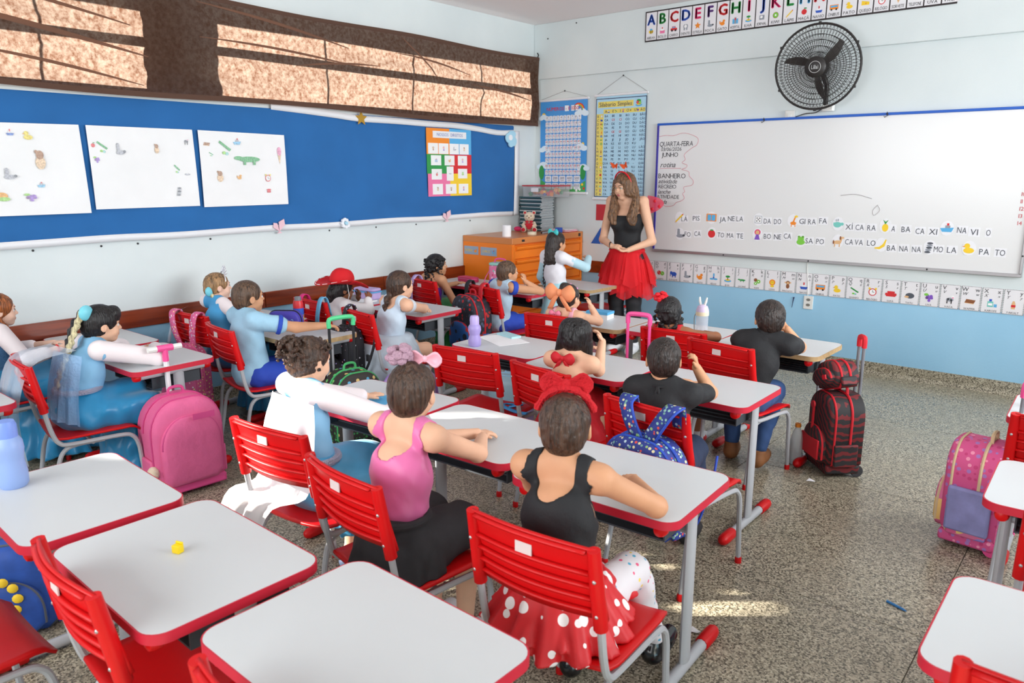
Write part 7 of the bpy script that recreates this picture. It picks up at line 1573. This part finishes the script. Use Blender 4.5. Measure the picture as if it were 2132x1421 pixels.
# straps hung on chairs
tag(ribbon('bag_strap', [(-4.50, 3.07, .66), (-4.47, 3.045, .775), (-4.46, 3.09, .78), (-4.45, 3.12, .66)], .04, mat('strap_magenta', (214, 40, 120), .6)), 'magenta bag strap looped over the chair behind the red hat', 'strap')
tag(ribbon('bag_strap', [(-4.28, 3.03, .52), (-4.26, 3.02, .66), (-4.25, 3.045, .775), (-4.25, 3.09, .78), (-4.25, 3.12, .66)], .04, mat('strap_sky', (110, 180, 220), .6)), 'sky blue bag strap looped over the chair behind the red hat', 'strap')
tag(ribbon('bag_strap', [(-4.66, 4.25, .56), (-4.64, 4.235, .70), (-4.62, 4.27, .785), (-4.60, 4.31, .77), (-4.60, 4.33, .66)], .04, mat('strap_lilac', (180, 160, 210), .6)), 'lilac bag strap looped over the chair of the girl in purple', 'strap')
tag(obj('blue_band', MB().tube(spline([(.0, .0, .02), (.05, .03, .035), (.02, .06, .02), (-.05, .03, .02), (-.02, -.03, .03), (.06, -.02, .012), (.13, -.01, .012)], 5), .016, 8, flat=.35), mat('band_blue', (60, 150, 214), .4), None, (-2.47, 2.93, .382)), 'curled bright blue band lying on the empty red chair seat', 'band')
# ================================================================ things on desks
TZ = .644
def bottle(label, loc, prof, m, capprof, mc, name='water_bottle', z=TZ, seg=20):
    o = empty(name, (loc[0], loc[1], z), label=label, cat='bottle'); obj('vessel', MB().lathe(prof, seg), m, o); obj('cap', MB().lathe(capprof, seg), mc, o); return o
MLB = mat('lilac_plastic', (172, 158, 220), .35, alpha=.92)
bottle('lilac two-bulb plastic bottle on the empty desk', (-2.88, 3.11), [(.03, 0), (.037, .008), (.038, .04), (.03, .065), (.03, .07), (.038, .095), (.036, .115), (.026, .13)], MLB, [(.027, .128), (.027, .165), (.022, .178), (.012, .18)], mat('lilac_cap', (186, 170, 228), .4))
MPBL = mat('pale_blue_plastic', (150, 178, 232), .35, alpha=.9)
bottle('pale blue frosted plastic bottle at the left edge', (-2.665, .70), [(.036, 0), (.043, .01), (.044, .05), (.038, .085), (.038, .095), (.043, .125), (.041, .15), (.03, .168)], MPBL, [(.031, .166), (.031, .205), (.026, .218)], mat('pale_blue_cap', (120, 150, 226), .4))
o = bottle('clear bottle with a lilac lid and white rabbit ears', (-2.02, 4.25), [(.034, 0), (.038, .006), (.038, .11), (.036, .12)], mat('bottle_clear', (226, 228, 236), .08, alpha=.38), [(.037, .118), (.039, .125), (.039, .15), (.03, .175), (.012, .185)], mat('lid_lilac', (214, 196, 226), .4))
obj('lilac_base', MB().lathe([(.035, .001), (.0385, .006), (.0385, .018)], 18), mat('lid_lilac', (214, 196, 226), .4), o); obj('cream_collar', MB().lathe([(.0395, .118), (.04, .122), (.04, .138), (.0395, .142)], 18), mat('collar_cream', (232, 220, 190), .5), o)
for s in (-1, 1): obj('rabbit_ear', MB().tube([(s*.012, 0, .18), (s*.02, 0, .205), (s*.024, .004, .23)], [.007, .008, .005], 8), mat('plastic_white', (230, 230, 226), .4), o)
obj('carry_strap', MB().tube(spline([(-.04, 0, .13), (-.052, 0, .1), (-.05, 0, .04), (-.045, 0, .005)], 4), .003, 5), mat('cord_grey', (150, 150, 150), .7), o)
o = bottle('red and blue metal bottle with a grey cap on the worn desk by the boy', (-4.24, 2.86), [(.032, 0), (.034, .004), (.034, .10), (.034, .135), (.028, .155)], mat('bottle_red', (210, 44, 52), .35), [(.022, .153), (.022, .175), (.018, .18)], mat('cap_grey', (120, 122, 128), .5))
obj('blue_sleeve', MB().lathe([(.0345, .06), (.0345, .105)], 18, caps=False), pmat('B'), o); obj('cartoon_band', MB().lathe([(.0345, .004), (.0345, .06)], 18, caps=False), dotmat('cartoon_bits', (230, 190, 60), [(60, 150, 80), (210, 60, 50), (120, 70, 170)], 45, .4), o)
o = bottle('clear plastic water bottle with an orange cap on the floor', (-1.345, 4.13), [(.03, 0), (.036, .006), (.037, .06), (.034, .075), (.037, .09), (.036, .15), (.026, .19), (.013, .215), (.013, .222)], mat('bottle_clear2', (214, 222, 226), .06, alpha=.5), [(.016, .22), (.016, .24)], pmat('O'), z=0.0)
obj('water', MB().lathe([(.029, .003), (.034, .008), (.035, .06), (.033, .075), (.035, .09), (.034, .14)], 18), mat('water_clear', (210, 220, 226), .05, alpha=.3), o)
def flat(label, cat, name, x, y, w, d, rz, m, t=.001, z=TZ): return tag(obj(name, MB().bb(-w/2, w/2, -d/2, d/2, 0, t), m, None, (x, y, z+.0005), (0, 0, math.radians(rz)), smooth=False), label, cat)
flat('white sheet of paper on the empty desk beside the lilac bottle', 'paper', 'paper_sheet', -2.86, 3.34, .29, .20, -22, mat('sheet_white', (240, 240, 242), .7))
flat('blue booklet under the hands of the curly-haired girl', 'booklet', 'booklet', -2.42, 2.04, .20, .14, -10, pmat('C'), .004)
flat('white and blue notebook beside the lilac pencil box', 'notebook', 'notebook', -4.60, 3.70, .17, .12, 12, pmat('W'), .006)
tag(obj('puzzle_piece', MB().bb(-.012, .012, -.010, .010, 0, .022).bb(-.012, .012, .004, .010, .022, .028), mat('toy_yellow', (244, 214, 20), .4), None, (-1.84, .825, TZ), (0, 0, .3), bevel=.002), 'small yellow plastic toy piece on the near left desk', 'toy')
def soft_case(label, x, y, rz, w, d, h, m, trim, name='pencil_case', txt=None):
    o = empty(name, (x, y, TZ), math.radians(rz), label=label, cat='pencil case')
    b_ = obj('pouch', puffy(MB(), arch(w, h, .5), -d/2, d/2, .02), m, o, angle=60); obj('zipper', MB().tube([(x_, 0, z_) for x_, z_ in arch(w*1.005, h*1.01, .5)[2:-1]], .005, 6), trim, b_)
    if txt: mm = MB(); text(mm, txt, 0, h*.45, .045, lambda u, v: (u, -d/2-.009, v), maxw=w*.7); obj('lettering', mm, mat('lettering_sky', (150, 200, 240), .4), b_, smooth=False)
    return o
soft_case('purple-blue zipped pencil case with pale lettering on the worn-edged desk', -4.19, 2.72, 35, .22, .08, .11, mat('case_violet', (76, 66, 176), .5), MDK, txt='SONIC 2')
o = empty('pencil_box', (-4.70, 3.82, TZ), .15, label='lilac pencil box with a sky-blue zip on the desk before the red hat', cat='pencil case')
obj('box_body', MB().prism(rrect(.22, .11, .03), 0, .055), mat('case_lilac', (190, 166, 214), .6), o, bevel=.008); obj('lid', MB().prism(rrect(.222, .112, .03), .06, .085), mat('case_lilac', (190, 166, 214), .6), o, bevel=.012); obj('zipper', MB().tube([(x_, y_, .0575) for x_, y_ in rrect(.224, .114, .03)], .005, 6, closed=True), pmat('C'), o)
o = empty('pencil_box', (-4.72, 5.02, TZ), -.1, label='crimson pencil box on the desk next to the orange cabinet', cat='pencil case')
obj('box_body', MB().prism(rrect(.20, .10, .02), 0, .03), mat('case_crimson', (206, 54, 100), .6), o, bevel=.006); obj('lid', MB().prism(rrect(.20, .10, .02), .032, .045), mat('case_crimson', (206, 54, 100), .6), o, bevel=.006); obj('zipper', MB().tube([(x_, y_, .031) for x_, y_ in rrect(.203, .103, .02)], .003, 6, closed=True), pmat('I'), o)
o = empty('lunch_bag', (-4.38, 5.08, TZ), .2, label='pink patterned lunch bag standing on a desk before the orange cabinet', cat='lunch bag')
obj('bag_body', MB().prism(rrect(.19, .12, .03), 0, .17), dotmat('lunch_print', (222, 120, 160), [(245, 220, 230), (206, 70, 110), (120, 190, 180)], 36, .34), o, bevel=.01); obj('lid', MB().prism(rrect(.192, .122, .03), .17, .195), mat('lunch_lid', (150, 200, 190), .6), o, bevel=.008); obj('handle', MB().tube(spline([(-.06, 0, .195), (-.04, 0, .225), (.04, 0, .225), (.06, 0, .195)], 5), .008, 6), MPKP, o); obj('side_strap', MB().tube(spline([(-.1, -.02, .12), (-.13, -.04, .06), (-.14, -.05, .01)], 4), .012, 6, flat=.4), MPKB, o)
o = empty('game_box', (-2.80, 4.30, TZ), .1, label='white and blue card box on the desk of the girl with the orange bow', cat='box')
obj('box', MB().bb(-.08, .08, -.05, .05, 0, .045), pmat('W'), o, smooth=False); obj('lid', MB().bb(-.082, .082, -.052, .052, .032, .05), pmat('C'), o, smooth=False)
flat('pale blue and pink folder lying past the empty desk', 'folder', 'folder', -2.90, 3.44, .16, .07, -15, mat('folder_pale', (170, 214, 224), .6), .012)
tag(obj('pen', MB().tube([(-.035, 0, .005), (.03, .0, .005), (.045, 0, .004)], [.005, .005, .002], 8), mat('pen_blue', (50, 120, 180), .4), None, (-.53, 2.92, 0), (0, 0, -.35)), 'short blue pen lying on the terrazzo floor', 'pen')
for x, y, lab in ((-1.50, 3.67, 'crumpled white paper scrap on the floor left of the clear bottle'), (-1.19, 3.93, 'tiny white paper scrap on the floor by the trolley bag'), (-1.05, 2.28, 'crumpled white paper scrap on the floor by the black shoe')):
    tag(obj('paper_scrap', MB().add([(-.02, -.012, .001), (.018, -.01, .006), (.022, .012, .001), (-.012, .014, .009), (0, 0, .004)], [(0, 1, 4), (1, 2, 4), (2, 3, 4), (3, 0, 4)]), mat('sheet_white', (240, 240, 242), .7), None, (x, y, 0), smooth=False, solid=.001), lab, 'paper scrap')
